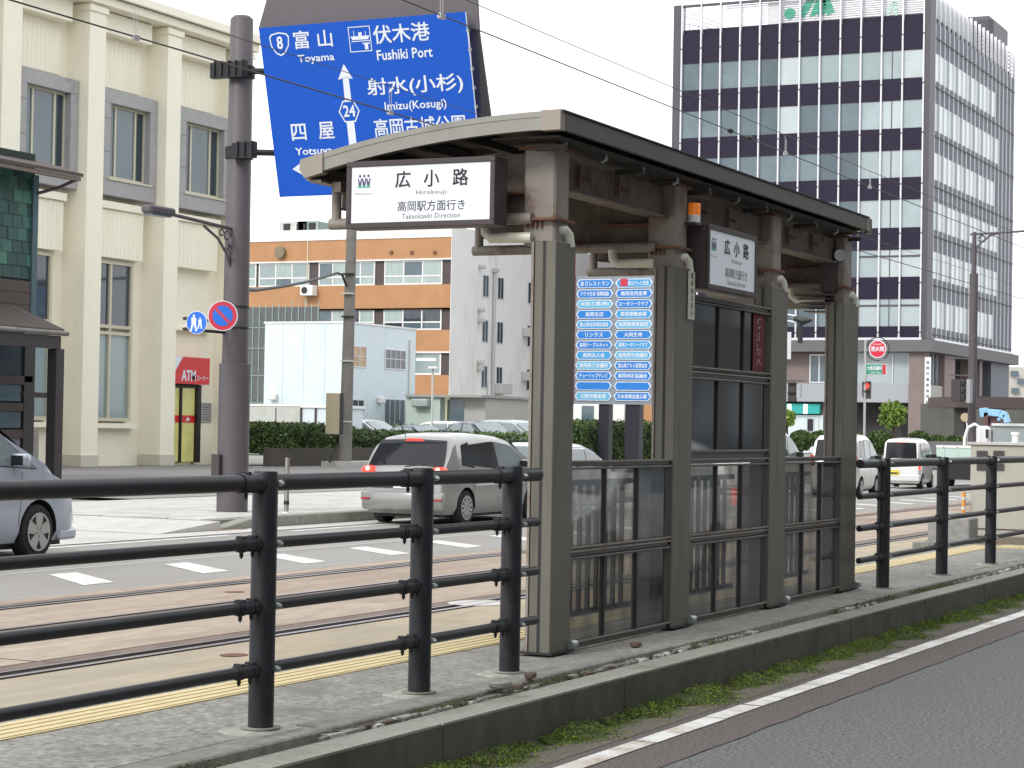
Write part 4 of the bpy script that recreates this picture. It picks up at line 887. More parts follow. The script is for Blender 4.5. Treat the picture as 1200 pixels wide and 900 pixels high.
MB().box((pxx - .16, CY + .0, .04), (pxx + .13, CY + .26, cz - .75)).build('canopy_post', shopw, B2, bevel=.01)
MB().box((pxx - .2, CY - .04, .03), (pxx + .17, CY + .3, .16)).build('post_foot', concrete, B2)
x2 = sx(31, 450); 
MB().box((x2 - .1, SY - .02, .04), (x2 + .28, SY + .2, cz - .4)).build('corner_post', shopw, B2)
MB().box((26, SY + .1, .04), (x2, SY + 6, cz - .3)).build('shop_wall', shopw, B2)
w_ = MB().box((26, SY + .04, cz - 1.35), (x2 - .1, SY + .12, cz - .6)).build('shop_window', glass_d, B2)
MB().box((26, SY - .02, cz - 1.5), (x2 + .2, SY + .1, cz - 1.36)).build('lintel', shopw, B2)
for k in range(4): 
    MB().box((26, SY + .02, .1 + .62 * k), (x2 - .16, SY + .09, .48 + .62 * k)).build('pane', glass_b, w_); MB().box((26, SY - .01, .49 + .62 * k), (x2 - .1, SY + .05, .68 + .62 * k)).build('cross_bar', shopb, w_)
MB().box((x2 + .3, SY - .6, 2.05), (pxx - .17, SY - .5, 2.17)).build('tie_beam', shopw, B2)
MB().box((x2 + .3, SY + .2, .05), (x2 + .75, SY + .6, 1.3)).build('low_cabinet', mat('grey_box', (.3, .29, .27), .7, 0, .1), B2)

# ================================================================ UTILITY POLE
UPY = 38.3
u0_, u1_ = gy(404, 548, UPY), gy(413, 250, UPY)
t = thing('utility_pole', 'tapering grey concrete utility pole standing in front of the pale blue building', 'pole', (u0_.x, UPY, 0))
ct = mat('pole_concrete', (.21, .20, .185), .85, 0, .1, 3, dirt=(.15, .145, .13), dirt_amt=.3)
MB().tube([(u0_.x, UPY, 0), (u1_.x, UPY, u1_.z + 1.2)], [.24, .175], 20).build('shaft', ct, t, smooth=60)
MB().box((u0_.x - 1.0, UPY - .6, 0), (u0_.x + 2.2, UPY + .4, .22)).build('footing', pave, t)
for py in (372, 322, 345, 424, 495):
    z = gy(408, py, UPY).z; MB().tube([(u0_.x, UPY, z), (u0_.x, UPY, z + .05)], .245, 16).build('pole_band', plas if py in (322, 372) else pvc, t)
bx = gy(395, 485, UPY - .4)
bq = MB().box((bx.x - .30, UPY - .45, gy(395, 509, UPY).z), (bx.x + .10, UPY - .1, gy(395, 461, UPY).z)).build('equipment_box', mat('box_ochre', (.42, .37, .25), .6, 0, .05), t, bevel=.02)
MB().box((bx.x + .11, UPY - .42, gy(395, 509, UPY).z), (bx.x + .42, UPY - .1, gy(395, 461, UPY).z)).build('box_side', plas, t)
MB().tube([(bx.x + .3, UPY - .3, bq.bound_box[0][2] + .05), (bx.x + .45, UPY - .2, .9), (bx.x + .05, UPY - .1, .2)], .05, 8).build('cable', plas, t, smooth=60)
a, b = gy(300, 340, 30), gy(395, 320, UPY); e = gy(406, 335, UPY)
cb = MB().tube([Vector((PB.x + .1, PB.y, gy(300, 341, 18.2).z))] + [a.lerp(b, k / 8) + Vector((0, 0, -.25 * math.sin(math.pi * k / 8) * .3)) for k in range(9)] + [gy(401, 322, UPY), e], .045, 8).build('thick_cable', plas, smooth=60)
tag(cb, 'thick black cable sagging from the utility pole toward the sign pole', 'cable')

# ================================================================ LOW WALL AND HEDGES
wl0, wl1 = gz(310, 547), gz(400, 548)
t = thing('low_wall', 'long low brown planter wall below the hedge behind the parked road', 'wall', (64, 39.6, 0))
WX = [62.6, 68.0, 74, 80, 86, 92]
for k in range(len(WX) - 1): MB().box((WX[k], 39.5, 0), (WX[k + 1] - .02, 39.8, .68)).build('wall_panel', wallb, t)
def hedge(label, x0, x1, y0, y1, z0, z1, n, sz_=.07, ms=None, round_=0.0, name='hedge'):
    t = thing(name, label, 'hedge', ((x0 + x1) / 2, (y0 + y1) / 2, z0)); P = []
    cx, cy, cz_ = (x0 + x1) / 2, (y0 + y1) / 2, (z0 + z1) / 2
    U = rng.uniform(-1, 1, (n, 3)); 
    # push most leaves to the outer shell
    k = rng.integers(0, 3, n); sg_ = np.sign(rng.uniform(-1, 1, n)); sh = 1 - np.abs(rng.normal(0, .10, n))
    for ax_ in range(3): U[k == ax_, ax_] = (sg_ * sh)[k == ax_]
    X = cx + U[:, 0] * (x1 - x0) / 2; Y = cy + U[:, 1] * (y1 - y0) / 2; Z = cz_ + U[:, 2] * (z1 - z0) / 2
    und = .05 * np.sin(X * 1.7 + 1) + .035 * np.sin(X * 4.1) + .03 * np.sin(Y * 3 + X * 9)
    Z = Z + und * (U[:, 2] + 1) / 2 * (1 + round_) + rng.normal(0, .03, n); Y = Y + .10 * np.sin(X * 2.6 + Z * 3)
    leaves('foliage', np.stack([X, Y, Z], 1), sz_, ms or [leaf_a, leaf_a, leaf_b], t)
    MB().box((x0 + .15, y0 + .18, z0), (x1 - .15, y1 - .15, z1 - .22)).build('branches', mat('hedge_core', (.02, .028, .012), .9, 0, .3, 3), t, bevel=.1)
    return t
hedge('dark clipped hedge on the low brown wall left of the utility pole', 62.7, 67.0, 39.6, 41.2, .5, 1.50, 9000)
hx = gy(420, 520, 41).x
hedge('dark green hedge right of the utility pole behind the silver minivan', gy(412, 520, 40).x, gy(485, 520, 40).x + 6, 39.9, 41.5, .3, 1.27, 14000)
h3 = gy(566, 520, 34).x, gy(625, 520, 34).x
hedge('bright green hedge behind the right side of the silver minivan', h3[0], h3[0] + 12, 34, 35.6, .1, 1.30, 14000, .06, [leaf_a, leaf_b, leaf_b])
hedge('green hedge seen through the shelter between its first and second columns', gy(676, 500, 30).x + .2, gy(776, 500, 30).x + 1.5, 30, 32, 0, 1.80, 24000, .07, [leaf_a, leaf_a, leaf_b])
# cream pipe at the annex corner
c = gy(312, 540, 41.3)
t = thing('pipe_bollard', 'short cream bent pipe standing beside the cream annex wall', 'pipe', (c.x, 41.3, 0))
MB().tube([(c.x, 41.3, 0), (c.x, 41.3, 1.0), (c.x - .05, 41.3, 1.1)], .09, 12).build('upright', pvc, t, smooth=60)
MB().tube([(c.x - .35, 41.3, .95), (c.x + .05, 41.35, 1.38)], .09, 12).build('slanted_arm', pvc, t, smooth=60)

# ================================================================ PALE BLUE BUILDING
LX, LY = 95.36, 55.57
B3 = thing('pale_blue_building', 'low pale blue sided building with small windows behind the parked cars', 'building', (LX, LY, 0))
MB().box((LX, LY, 0), (LX + 7.6, LY + 5.1, 6.9)).build('wall', lb_w, B3)
MB().box((LX - .05, LY - .05, 6.9), (LX + 7.65, LY + 5.15, 7.0)).build('coping', white_w, B3)
for yy in (56.9, 58.2, 59.5): MB().box((LX - .012, yy, .4), (LX, yy + .03, 6.85)).build('wall_seam', mat('seam_blue', (.48, .58, .63), .7, 0, 0), B3)
def winx(par, x0, x1, z0, z1, Y, gm, nx=2, nz=1, fm=None, fw=.05, nm='window'):
    """window in a Y-plane facing -Y"""
    f = MB(); fm = fm or alu
    f.box((x0, Y - .05, z0), (x1, Y - .005, z0 + fw)); f.box((x0, Y - .05, z1 - fw), (x1, Y - .005, z1))
    for k in range(nx + 1): xx = x0 + (x1 - x0 - fw) * k / nx; f.box((xx, Y - .052, z0 + fw), (xx + fw, Y - .006, z1 - fw))
    for k in range(1, nz): zz = z0 + (z1 - z0) * k / nz; f.box((x0 + fw, Y - .048, zz), (x1 - fw, Y - .008, zz + fw * .7))
    o = f.build(nm, fm, par); MB().box((x0 + fw * .5, Y - .03, z0 + fw * .5), (x1 - fw * .5, Y - .02, z1 - fw * .5)).build('pane', gm, o); return o
def winy(par, y0, y1, z0, z1, X, gms, ny=2, nz=1, fm=None, fw=.05, nm='window', dep=.06):
    """window in an X-plane facing -X, one pane object per division"""
    f = MB(); fm = fm or alu
    f.box((X - dep, y0, z0), (X - .005, y1, z0 + fw)); f.box((X - dep, y0, z1 - fw), (X - .005, y1, z1))
    for k in range(ny + 1): yy = y0 + (y1 - y0 - fw) * k / ny; f.box((X - dep - .002, yy, z0 + fw), (X - .006, yy + fw, z1 - fw))
    zm = z0 + (z1 - z0) * .33
    if nz > 1: f.box((X - dep + .004, y0 + fw, zm), (X - .008, y1 - fw, zm + fw))
    o = f.build(nm, fm, par)
    for k in range(ny):
        ya = y0 + (y1 - y0 - fw) * k / ny + fw; yb = y0 + (y1 - y0 - fw) * (k + 1) / ny
        for q, (za, zb) in enumerate([(z0 + fw, zm), (zm + fw, z1 - fw)] if nz > 1 else [(z0 + fw, z1 - fw)]):
            MB().box((X - .03, ya, za), (X - .02, yb, zb)).build('pane', random.choice(gms), o)
    return o
winx(B3, gy(413, 405, LY).x, gy(429, 405, LY).x, 4.6, 5.75, LY, mat('warm_glass', (.40, .27, .14), .1, 0, .4, 2), 2, 2)
winx(B3, gy(451, 409, LY).x, gy(475, 409, LY).x, 4.62, 5.72, LY, glass_d, 4, 2)
winx(B3, gy(412, 470, LY).x, gy(426, 470, LY).x, 2.25, 2.9, LY, glass_d, 2, 1)
winx(B3, gy(450, 470, LY).x, gy(474, 470, LY).x, .6, 3.0, LY, glass_b, 4, 1)
for px, py, w_, h_ in ((448, 469, .5, .35), (319, 465, .45, .35)):
    if px > 400: c = gy(px, py, LY - .2); MB().box((c.x - w_ / 2, LY - .3, c.z - h_ / 2), (c.x + w_ / 2, LY - .02, c.z + h_ / 2)).build('vent_hood', whitem, B3, bevel=.05)
    else: c = gx(px, py, LX - .2); MB().box((LX - .3, c.y - w_ / 2, c.z - h_ / 2), (LX - .02, c.y + w_ / 2, c.z + h_ / 2)).build('vent_hood', whitem, B3, bevel=.05)
MB().tube([(gy(479, 440, LY).x, LY - .08, .3), (gy(479, 440, LY).x, LY - .08, 6.3)], .06, 8).build('drainpipe', white_w, B3)
# low white annex and fence panels in front
AX = 88
t = thing('white_outhouse', 'low white outhouse with grey panels below the pale blue building behind the hedge', 'outhouse', (AX, 53, 0))
c0, c1_ = gx(305, 484, AX), gx(352, 484, AX)
MB().box((AX, c1_.y, 0), (AX + 3, c0.y + 3, c0.z + .35)).build('grey_wall', mat('grey_panel', (.47, .49, .46), .7, 0, .05, 2, dirt=(.4, .41, .38), dirt_amt=.3), t)
MB().box((AX - .03, c1_.y, c0.z + .352), (AX + 3, c0.y + 3, c0.z + .45)).build('coping', white_w, t)
c2_, c3_ = gx(352, 484, AX), gx(389, 484, AX)
MB().box((AX + .1, c3_.y, 0), (AX + 3, c2_.y - .01, c0.z + .30)).build('white_wall', lb_w, t)
MB().box((AX + .0, c3_.y - .1, c0.z + .30), (AX + 3.1, c2_.y, c0.z + .44)).build('coping', whitem, t)
for px in (323, 352, 369): c = gx(px, 500, AX); MB().box((AX - .02, c.y - .025, .2), (AX + .1, c.y + .025, c0.z + .28)).build('panel_seam', brown_p, t)
# pale green shed right of the pale blue building
GX = 99
c = gx(486, 464, GX); c2 = gx(516, 464, GX)
t = thing('green_shed', 'small pale green shed with ducts between the pale blue and the orange building', 'shed', (GX, c.y, 0))
MB().box((GX, c2.y, 0), (GX + 6, c.y + .5, c.z)).build('wall', mat('shed_green', (.42, .50, .46), .7, 0, .06), t)
MB().box((GX - .2, c2.y - 2.6, c.z - .05), (GX + 6, c.y + .5, c.z + .08)).build('roof', mat('shed_roof', (.3, .29, .28), .7), t)
MB().box((GX + .6, c2.y - 2.4, 0), (GX + 6, c2.y - .02, c.z - .06)).build('front_wall', mat('shed_grey', (.38, .38, .35), .7, 0, .1), t)
c = gx(496, 472, GX); MB().box((GX - .5, c.y - .5, c.z - .25), (GX - .02, c.y + .5, c.z + .2)).build('duct', mat('duct_grey', (.3, .34, .32), .5), t, bevel=.08)
c = gx(520, 480, GX + .6); MB().box((GX + .57, c.y - .35, 1.7), (GX + .6, c.y + .35, 3.1)).build('window', mat('lamp_window', (.6, .58, .4), .3, 0, .2, 2, emit=(1, .95, .7), estr=.2), t)
c = gx(534, 480, GX + .6); MB().box((GX + .57, c.y - .5, .5), (GX + .6, c.y + .5, 3.0)).build('door', glass_b, t)
t = thing('thin_lamp_post', 'thin pale lamp post standing before the orange building', 'lamp post', gx(506, 500, 93))
c = gx(506, 500, 93); zt_ = gx(507, 432, 93).z; MB().tube([(93, c.y, 0), (93, c.y, zt_)], .055, 8).build('shaft', mat('pale_post', (.5, .5, .48), .6), t); MB().box((92.7, c.y - .35, zt_), (93.1, c.y + .1, zt_ + .1)).build('head', white_w, t)

# ================================================================ ORANGE AND WHITE BUILDING
OX, OY = 137.7, 71.4
B4 = thing('orange_banded_building', 'three storey building with orange bands and white end wall behind the car park', 'building', (OX, OY, 0))
MB().box((OX + .12, OY + .02, 0), (OX + 12, 97, 15.6)).build('wall', brown_p, B4)
for z0, z1 in ((13.95, 15.62), (10.35, 12.12), (7.1, 8.72), (3.9, 5.36), (0, 1.6)):
    MB().box((OX - .02, OY + .02, z0), (OX + .119, 97, z1)).build('orange_band', orange_w, B4)
MB().box((OX - .08, OY + .0, 15.63), (OX + 12, 97, 16.45)).build('parapet', white_w, B4)
for z in (14.0, 10.30, 10.3 - .0, 7.05): MB().box((OX - .10, OY + .02, z - .05), (OX - .021, 97, z + .06)).build('string_course', white_w, B4)
cg = [glass_g, glass_g, glass_b, glass_bl]
for (wa, wb) in ((373, 439), (303, 362), (450, 518), (250, 300), (468, 518)):
    for (z0, z1, lv) in ((12.13, 13.94, 0), (8.73, 10.34, 1), (5.37, 7.05, 2)):
        if wa == 468 and lv < 2: continue
        if wa != 468 and lv == 2: continue
        yb, ya = gx(wa, 320, OX).y, gx(wb, 320, OX).y
        if wa == 468:
            yb, ya = gx(482, 450, OX).y, gx(516, 450, OX).y
            o = winy(B4, ya, yb, z0, z1, OX + .1, [glass_bl], 1, 1, white_w, .12)
            MB().box((OX + .05, ya + .5, z1 - .62), (OX + .075, yb - .4, z1 - .45)).build('ceiling_light', mat('office_light', (1, 1, .8), .5, 0, 0, emit=(1, 1, .75), estr=1.3), o)
        else: winy(B4, ya, yb, z0, z1, OX + .1, cg if lv == 0 else [glass_g, glass_b, glass_d, glass_bl], 4 if wa == 373 else 3, 2, white_w, .10)
# white end wall, facing the street
MB().box((OX - .1, OY - .02, 0), (OX + 12.02, OY + .015, 16.46)).build('end_wall', white_w, B4); MB().box((OX + 12.03, OY - .02, 0), (OX + 34, OY + 14, 16.46)).build('end_wall', white_w, B4)
for zc in (12.35, 8.9, 5.4, 2.2):
    for px_ in ((564, 571), (581.5, 588.5)):
        xa, xb = gy(px_[0], 400, OY).x, gy(px_[1], 400, OY).x
        winx(B4, xa, xb, zc - .85, zc + .85, OY - .02, glass_b if px_[0] < 570 else glass_d, 2, 1, alu, .06)
    xa = gy(617, 400, OY).x; winx(B4, xa, xa + 1.2, zc - .85, zc + .85, OY - .02, glass_d, 2, 1)
    if zc < 12: MB().box((xa - .9, OY - .75, zc - .1), (xa - .1, OY - .05, zc + .6)).build('air_conditioner', mat('ac_grey', (.5, .5, .48), .6, 0, .05), B4, bevel=.03)
for px in (576.5,):
    x = gy(px, 400, OY).x; MB().tube([(x, OY - .15, .2), (x, OY - .15, 13.6)], .14, 8).build('drainpipe', mat('pipe_grey', (.45, .45, .45), .6, 0, .05), B4)
    MB().tube([(x - .8, OY - .1, .2), (x - .8, OY - .1, 5)], .06, 8).build('thin_pipe', MATS['pipe_grey'], B4); MB().box((x - .3, OY - .4, 13.5), (x + .3, OY - .03, 13.8)).build('pipe_head', MATS['pipe_grey'], B4)
x = gy(562, 400, OY).x
for z in (13.6, 10.3, 9.5, 6.3, 5.8): MB().box((x - .5, OY - .5, z), (x - .05, OY - .05, z + .35)).build('vent_hood', MATS['ac_grey'] if 'ac_grey' in MATS else white_w, B4, bevel=.08)
c = gy(582, 454, OY); MB().box((c.x - .9, OY - .9, c.z - .5), (c.x + 1.0, OY - .05, c.z + .3)).build('condenser', MATS['ac_grey'], B4, bevel=.03)
MB().box((gy(550, 470, OY).x, OY - 1.2, 3.2), (gy(560, 470, OY).x + 4, OY - .05, 3.4)).build('ledge', MATS['ac_grey'], B4)
# fittings on the orange face
c = gx(330, 296, OX); disc(Vector((OX - .35, c.y, c.z)), .45, Vector((-1, 0, 0)), mat('brass_vent', (.22, .18, .12), .5, .3, .2), 'round_vent', B4, th=.3)
c = gx(365, 341, OX); MB().box((OX - .8, c.y - .55, c.z - .4), (OX - .03, c.y + .55, c.z + .4)).build('air_conditioner', whitem, B4, bevel=.04); disc(Vector((OX - .81, c.y + .15, c.z)), .27, Vector((-1, 0, 0)), plas, 'fan_grille', B4)
for px in (459, 483, 510): c = gx(px, 296, OX); MB().box((OX - .12, c.y - .12, c.z - .12), (OX - .02, c.y + .12, c.z + .12)).build('wall_lamp', rust, B4)
c = gx(361, 290, OX); MB().box((OX - .07, c.y - .04, 10), (OX - .02, c.y + .04, 16)).build('thin_pipe', mat('pipe_cream', (.6, .52, .38), .6), B4)
# rooftop equipment
for px, py, w_, m_ in ((352, 264, 1.2, MATS['ac_grey']), (368, 264, .9, mat('vent_teal', (.2, .26, .25), .6, 0, .1))):
    c = gx(px, py, OX + 2); MB().box((OX + 1, c.y - w_, 16.45), (OX + 3, c.y + w_, 17.25)).build('rooftop_unit', m_, B4)
    for k in (-.5, .5): MB().box((OX + .95, c.y + k * w_ - .3, 16.6), (OX + 1, c.y + k * w_ + .3, 17.1)).build('vent_grille', plas, B4)
rl = MB()
for k in range(14): rl.box((OX + .5, 72 + 1.9 * k, 16.45), (OX + .53, 72.03 + 1.9 * k, 17.4))
rl.box((OX + .5, 72, 17.38), (OX + .53, 97, 17.41)); rl.build('rooftop_railing', white_w, B4)
c = gx(321, 235, OX); MB().tube([(OX + 1, c.y, 16.4), (OX + 1, c.y, 21)], .04, 6).build('antenna_mast', mat('mast_grey', (.5, .5, .52), .5), B4)
# green scaffold netting over the second floor left part
c0, c1_ = gx(290, 357, OX - 8), gx(373, 400, OX - 8)
t = thing('netting_fence', 'tall green mesh screen rising behind the pale blue building', 'screen', (OX - 8, c1_.y, 0))
MB().box((OX - 8, c1_.y, 0), (OX - 7.9, c0.y, c0.z - .2)).build('mesh_screen', glass_mat('green_mesh', (.35, .5, .45), .8, .25, .35), t)
fr_ = MB()
for k in range(12): y = c1_.y + (c0.y - c1_.y) * k / 11; fr_.box((OX - 8.06, y, 0), (OX - 8.01, y + .05, c0.z + random.uniform(-.1, .3)))
for z in (3, 5, 7, 8.5): fr_.box((OX - 8.06, c1_.y, z), (OX - 8.01, c0.y, z + .05))
fr_.build('frame', mat('screen_frame', (.30, .40, .36), .6), t)

# ================================================================ OFFICE TOWER
JX, JY = 153.0, 39.55
B5 = thing('office_tower', 'tall dark and glass office block with white mullions and green rooftop emblem at right', 'building', (JX, JY, 0))
MB().box((JX + .25, JY + .25, 8.5), (JX + 28.6, 59.9, 33.0)).build('core', ja_dark, B5)
m0, dm = 40.03, 1.607
gl_var = {'l': [glass_l, mat('pale_sky_blind_b', (.45, .51, .525), .14, 0, .08, .8, spec=.7), mat('pale_sky_blind_c', (.32, .39, .41), .10, 0, .10, .6, spec=.8)],
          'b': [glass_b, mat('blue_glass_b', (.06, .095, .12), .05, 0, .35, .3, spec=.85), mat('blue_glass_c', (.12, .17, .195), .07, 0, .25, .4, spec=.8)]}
rp_ = random.Random(11)
Zb = [(30.3, 32.6), (26.55, 28.2), (22.8, 24.45), (19.1, 20.76), (15.35, 17.0), (11.66, 13.31), (8.67, 9.62)]
sp0 = {}
for bi, (z0, z1) in enumerate(Zb):
    for k in range(12):
        y0 = m0 + dm * k
        MB().box((JX + .03 , y0 + .05, z0), (JX + .24, y0 + dm - .05, z1)).build('spandrel_panel', ja_dark, B5)
for wi_, (z0, z1) in enumerate([(Zb[i + 1][1], Zb[i][0]) for i in range(6)]):  # reflected sky and building are painted into the pane colours, beside pale blinds
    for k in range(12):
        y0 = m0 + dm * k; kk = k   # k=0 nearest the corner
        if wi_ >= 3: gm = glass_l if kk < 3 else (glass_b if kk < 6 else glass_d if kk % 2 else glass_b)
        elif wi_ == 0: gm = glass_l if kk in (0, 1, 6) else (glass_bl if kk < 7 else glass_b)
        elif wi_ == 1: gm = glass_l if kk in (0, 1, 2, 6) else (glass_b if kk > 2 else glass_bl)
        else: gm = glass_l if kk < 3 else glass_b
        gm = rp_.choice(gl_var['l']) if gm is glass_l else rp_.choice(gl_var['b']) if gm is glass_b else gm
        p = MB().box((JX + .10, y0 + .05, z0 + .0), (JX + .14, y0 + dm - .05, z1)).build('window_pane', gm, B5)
        if kk == 1: MB().box((JX + .06, y0 + dm / 2, z0), (JX + .10, y0 + dm / 2 + .06, z1)).build('sash_bar', ja_strip, p)
        if wi_ >= 4 and kk < 3: MB().box((JX + .05, y0 + .05, z1 - .55), (JX + .098, y0 + dm - .05, z1 - .42)).build('transom', ja_strip, p)
olm = mat('tube_light', (1, 1, 1), .5, 0, 0, emit=(1, 1, .95), estr=1.0)
for (k, z, w_) in ((6.3, 19.0 + 1.45, 1.1), (6.8, 18.6 + 1.3, 1.2), (6.6, 17.9, .9), (7.6, 17.95, 1.0), (4.3, 20.5, 1.1), (8.9, 20.1, 1.0), (.6, 12.95, 1.2), (2.4, 12.7, 1.3), (1.6, 13.1, .6)):
    if k > 3 and z < 17: continue
    MB().box((JX + .09, m0 + dm * k, z), (JX + .098, m0 + dm * k + w_, z + .10)).build('ceiling_light', olm, B5)
for k in range(13):
    y = m0 + dm * k
    m_ = MB().box((JX - .16, y - .055, 8.6), (JX + .22, y + .055, 34.9)).build('mullion', alu, B5)
    for z in (31.4, 27.7, 24.0, 20.2, 16.5, 12.8, 9.1): MB().box((JX - .175, y - .07, z), (JX - .16, y + .07, z + .10)).build('joint', ja_strip, m_)
    z = 0
MB().box((JX - .2, 39.9, 8.58), (JX + .02, 59.5, 8.76)).build('base_trim', alu, B5)
MB().box((JX - .1, JY - .0, 7.8), (JX + 1.5, 39.95, 34.95)).build('corner_pier', ja_strip, B5)
MB().box((JX - .05, 59.45, 7.8), (JX + 1.0, 60.05, 34.95)).build('corner_pier', ja_strip, B5)
MB().box((JX - .05, 39.96, 34.75), (JX + .2, 59.4, 34.93)).build('top_rail', ja_strip, B5)
MB().box((JX - .6, JY - .6, 7.7), (JX + 29, 60.2, 8.57)).build('floor_slab', ja_slab, B5)
# rooftop louvre screen and emblem
scr = mat('white_louvre', (.80, .81, .83), .5, 0, .02); 
ls = MB()
for k in range(13): ls.box((JX + .35, 40.0, 32.75 + .17 * k), (JX + .40, 55.8, 32.85 + .17 * k))
ls.build('roof_screen', scr, B5); MB().box((JX + .6, 40.0, 32.7), (JX + .7, 52.5, 34.95)).build('screen_board', scr, B5)
E5 = B5
def jp(u, v): return (JX + .32, u, v)
def jpoly(pts, nm='rooftop_emblem', bars=7, m=green_p):
    z0 = min(p[1] for p in pts); z1 = max(p[1] for p in pts)
    mb = MB(); n = bars
    for k in range(n):
        za, zb = z0 + (z1 - z0) * k / n, z0 + (z1 - z0) * (k + .78) / n
        def span(z):
            xs = []
            for (a, b) in zip(pts, pts[1:] + pts[:1]):
                if (a[1] - z) * (b[1] - z) < 0 or a[1] == z: xs.append(a[0] + (b[0] - a[0]) * (z - a[1]) / ((b[1] - a[1]) or 1e-9))
            return (min(xs), max(xs)) if len(xs) > 1 else None
        A, Bq = span(za + 1e-4), span(zb - 1e-4)
        if A and Bq: mb.add([(JX + .30, A[0], za), (JX + .30, A[1], za), (JX + .30, Bq[1], zb), (JX + .30, Bq[0], zb)], [(0, 1, 2, 3)])
    return mb.build(nm, m, B5)
cy_ = gx(924, 15, JX).y; cz_ = gx(924, 15, JX).z
circ = [(cy_ + .45 * math.cos(t * math.pi / 12), cz_ + .45 * math.sin(t * math.pi / 12)) for t in range(24)]
jpoly(circ)
def g2(px, py): p = gx(px, py, JX); return (p.y, p.z)
jpoly([g2(932, 20), g2(941, 20), g2(958, -8), g2(948, -8)]); jpoly([g2(947, 19), g2(957, 18), g2(968, -9), g2(958, -9)])
jpoly([g2(957, 19), g2(966, 18), g2(967, -9), g2(962, -9)]); jpoly([g2(968, 17), g2(978, 16), g2(968, -9), g2(961, -9)])
jpoly([g2(1036, 20), g2(1040, 20), g2(1048, 0), g2(1044, 0)], bars=4, m=mat('pale_green', (.45, .65, .58), .6)); jpoly([g2(1046, 20), g2(1051, 20), g2(1049, 0), g2(1046, 0)], bars=4, m=MATS['pale_green'])
MB().box((JX + .33, gx(913, 20, JX).y, 32.7), (JX + .5, gx(899, 20, JX).y, 34.6)).build('plant_box', mat('plant_grey', (.6, .6, .62), .6, 0, .03), B5)
fr_ = MB()
for k in range(10): 
    p = gx(803 + 5.2 * k, 30 + 1.6 * k, JX + 4); fr_.box((JX + 4, p.y, 32.6), (JX + 4.05, p.y + .06, 34.6 - .13 * k))
for q in range(3): a_, b2 = gx(803, 12 + 8 * q, JX + 4), gx(848, 30 + 3 * q, JX + 4); fr_.tube([a_, b2], .04, 5)
fr_.build('rooftop_stair', mat('stair_grey', (.4, .4, .43), .6), B5)
# street side face: fins, spandrels and blinds
n = 19; fx0, fx1 = JX + 1.6, JX + 28.9
side_lit = mat('side_blind', (.66, .72, .73), .3, 0, .05, 1)
for bi, (z0, z1) in enumerate(Zb): MB().box((fx0, JY + .1, z0), (fx1, JY + .24, z1)).build('side_spandrel', ja_side, B5)
for wi_, (z0, z1) in enumerate([(Zb[i + 1][1], Zb[i][0]) for i in range(6)]):
    for k in range(n):
        xa = fx0 + (fx1 - fx0) * k / n; d_ = (fx1 - fx0) / n
        MB().box((xa + .05, JY + .12, z0), (xa + d_ - .04, JY + .2, z1)).build('side_window', side_lit if (k * 7 + wi_ * 3) % 5 < 3 and k < 15 else glass_bl if k < 14 else ja_side, B5)
for k in range(n + 1):
    xa = fx0 + (fx1 - fx0) * k / n
    MB().box((xa - .05, JY + .02, 8.6), (xa + .06, JY + .22, 35.0)).build('side_fin', alu if k % 1 == 0 else ja_side, B5)
for z in (31.4, 27.7, 24.0, 20.2, 16.5, 12.8, 9.1): MB().tube([(fx0, JY - .0, z), (fx1, JY - .0, z)], .04, 5).build('tie_rod', ja_strip, B5)
MB().box((fx0, JY - .2, 8.58), (fx1, JY + .1, 8.8)).build('base_trim', alu, B5)
ls = MB()
for k in range(12): ls.box((fx0, JY + .25, 32.9 + .17 * k), (fx0 + (12.5 if k < 20 else 5), JY + .3, 33.0 + .17 * k))
ls.build('roof_screen', scr, B5); MB().box((fx0, JY + .5, 32.6), (fx0 + 12.5, JY + .6, 34.9)).build('screen_board', scr, B5)
ls = MB()
for k in range(12): ls.box((fx0 + 12.5, JY + .25, 30.9 + .34 * k), (fx1, JY + .3, 31.0 + .34 * k))
ls.build('roof_screen', ja_side, B5)
c = gy(1163, 33, JY + 2); MB().box((c.x, JY + 2, 32.6), (c.x + 6.5, JY + 9, c.z + 1.2)).build('penthouse', ja_strip, B5, bevel=.4)
# podium
MB().box((JX + 2.5, JY + 2.5, 0), (JX + 27, 60, 7.75)).build('podium_core', ja_recess, B5)
def col(x0, x1, y0, y1): return MB().box((x0, y0, 0), (x1, y1, 7.69)).build('podium_column', ja_col, B5)
col(JX - .1, JX + 1.2, 39.6, 40.85)
p = gy(1112, 480, JY); col(p.x - 1.5, p.x + 1.8, JY, JY + 1.2)
MB().box((gy(1162, 440, JY).x, JY + .05, 3.9), (gy(1183, 440, JY).x, JY + 2.4, 7.69)).build('podium_wall', ja_side, B5)
for px in (1141, 1151): x = gy(px, 440, JY).x; MB().box((x, JY + .2, 4.8), (x + .9, JY + 1.1, 7.69)).build('podium_column', ja_col, B5)
MB().box((JX + .6, 40.86, 5.32), (JX + .7, 47.2, 7.68)).build('podium_window', glass_l, B5)
for y in (40.95, 42.2, 44.3, 46.2): MB().box((JX + .5, y, 5.32), (JX + .6, y + .08, 7.68)).build('window_bar', alu, B5)
MB().box((JX + .1, 40.86, 3.92), (JX + 2.4, 56.5, 5.30)).build('balcony_band', ja_balc, B5)
pq = gy(1090, 470, JY).x; MB().box((JX + 1.3, JY + .15, 3.92), (gy(1115, 470, JY).x, JY + .5, 5.28)).build('balcony_band', mat('balcony_beige', (.36, .36, .32), .7), B5)
w_ = MB().box((JX + 1.3, JY + .6, 5.3), (gy(1112, 440, JY).x - 1, JY + .7, 7.68)).build('podium_window', glass_b, B5)
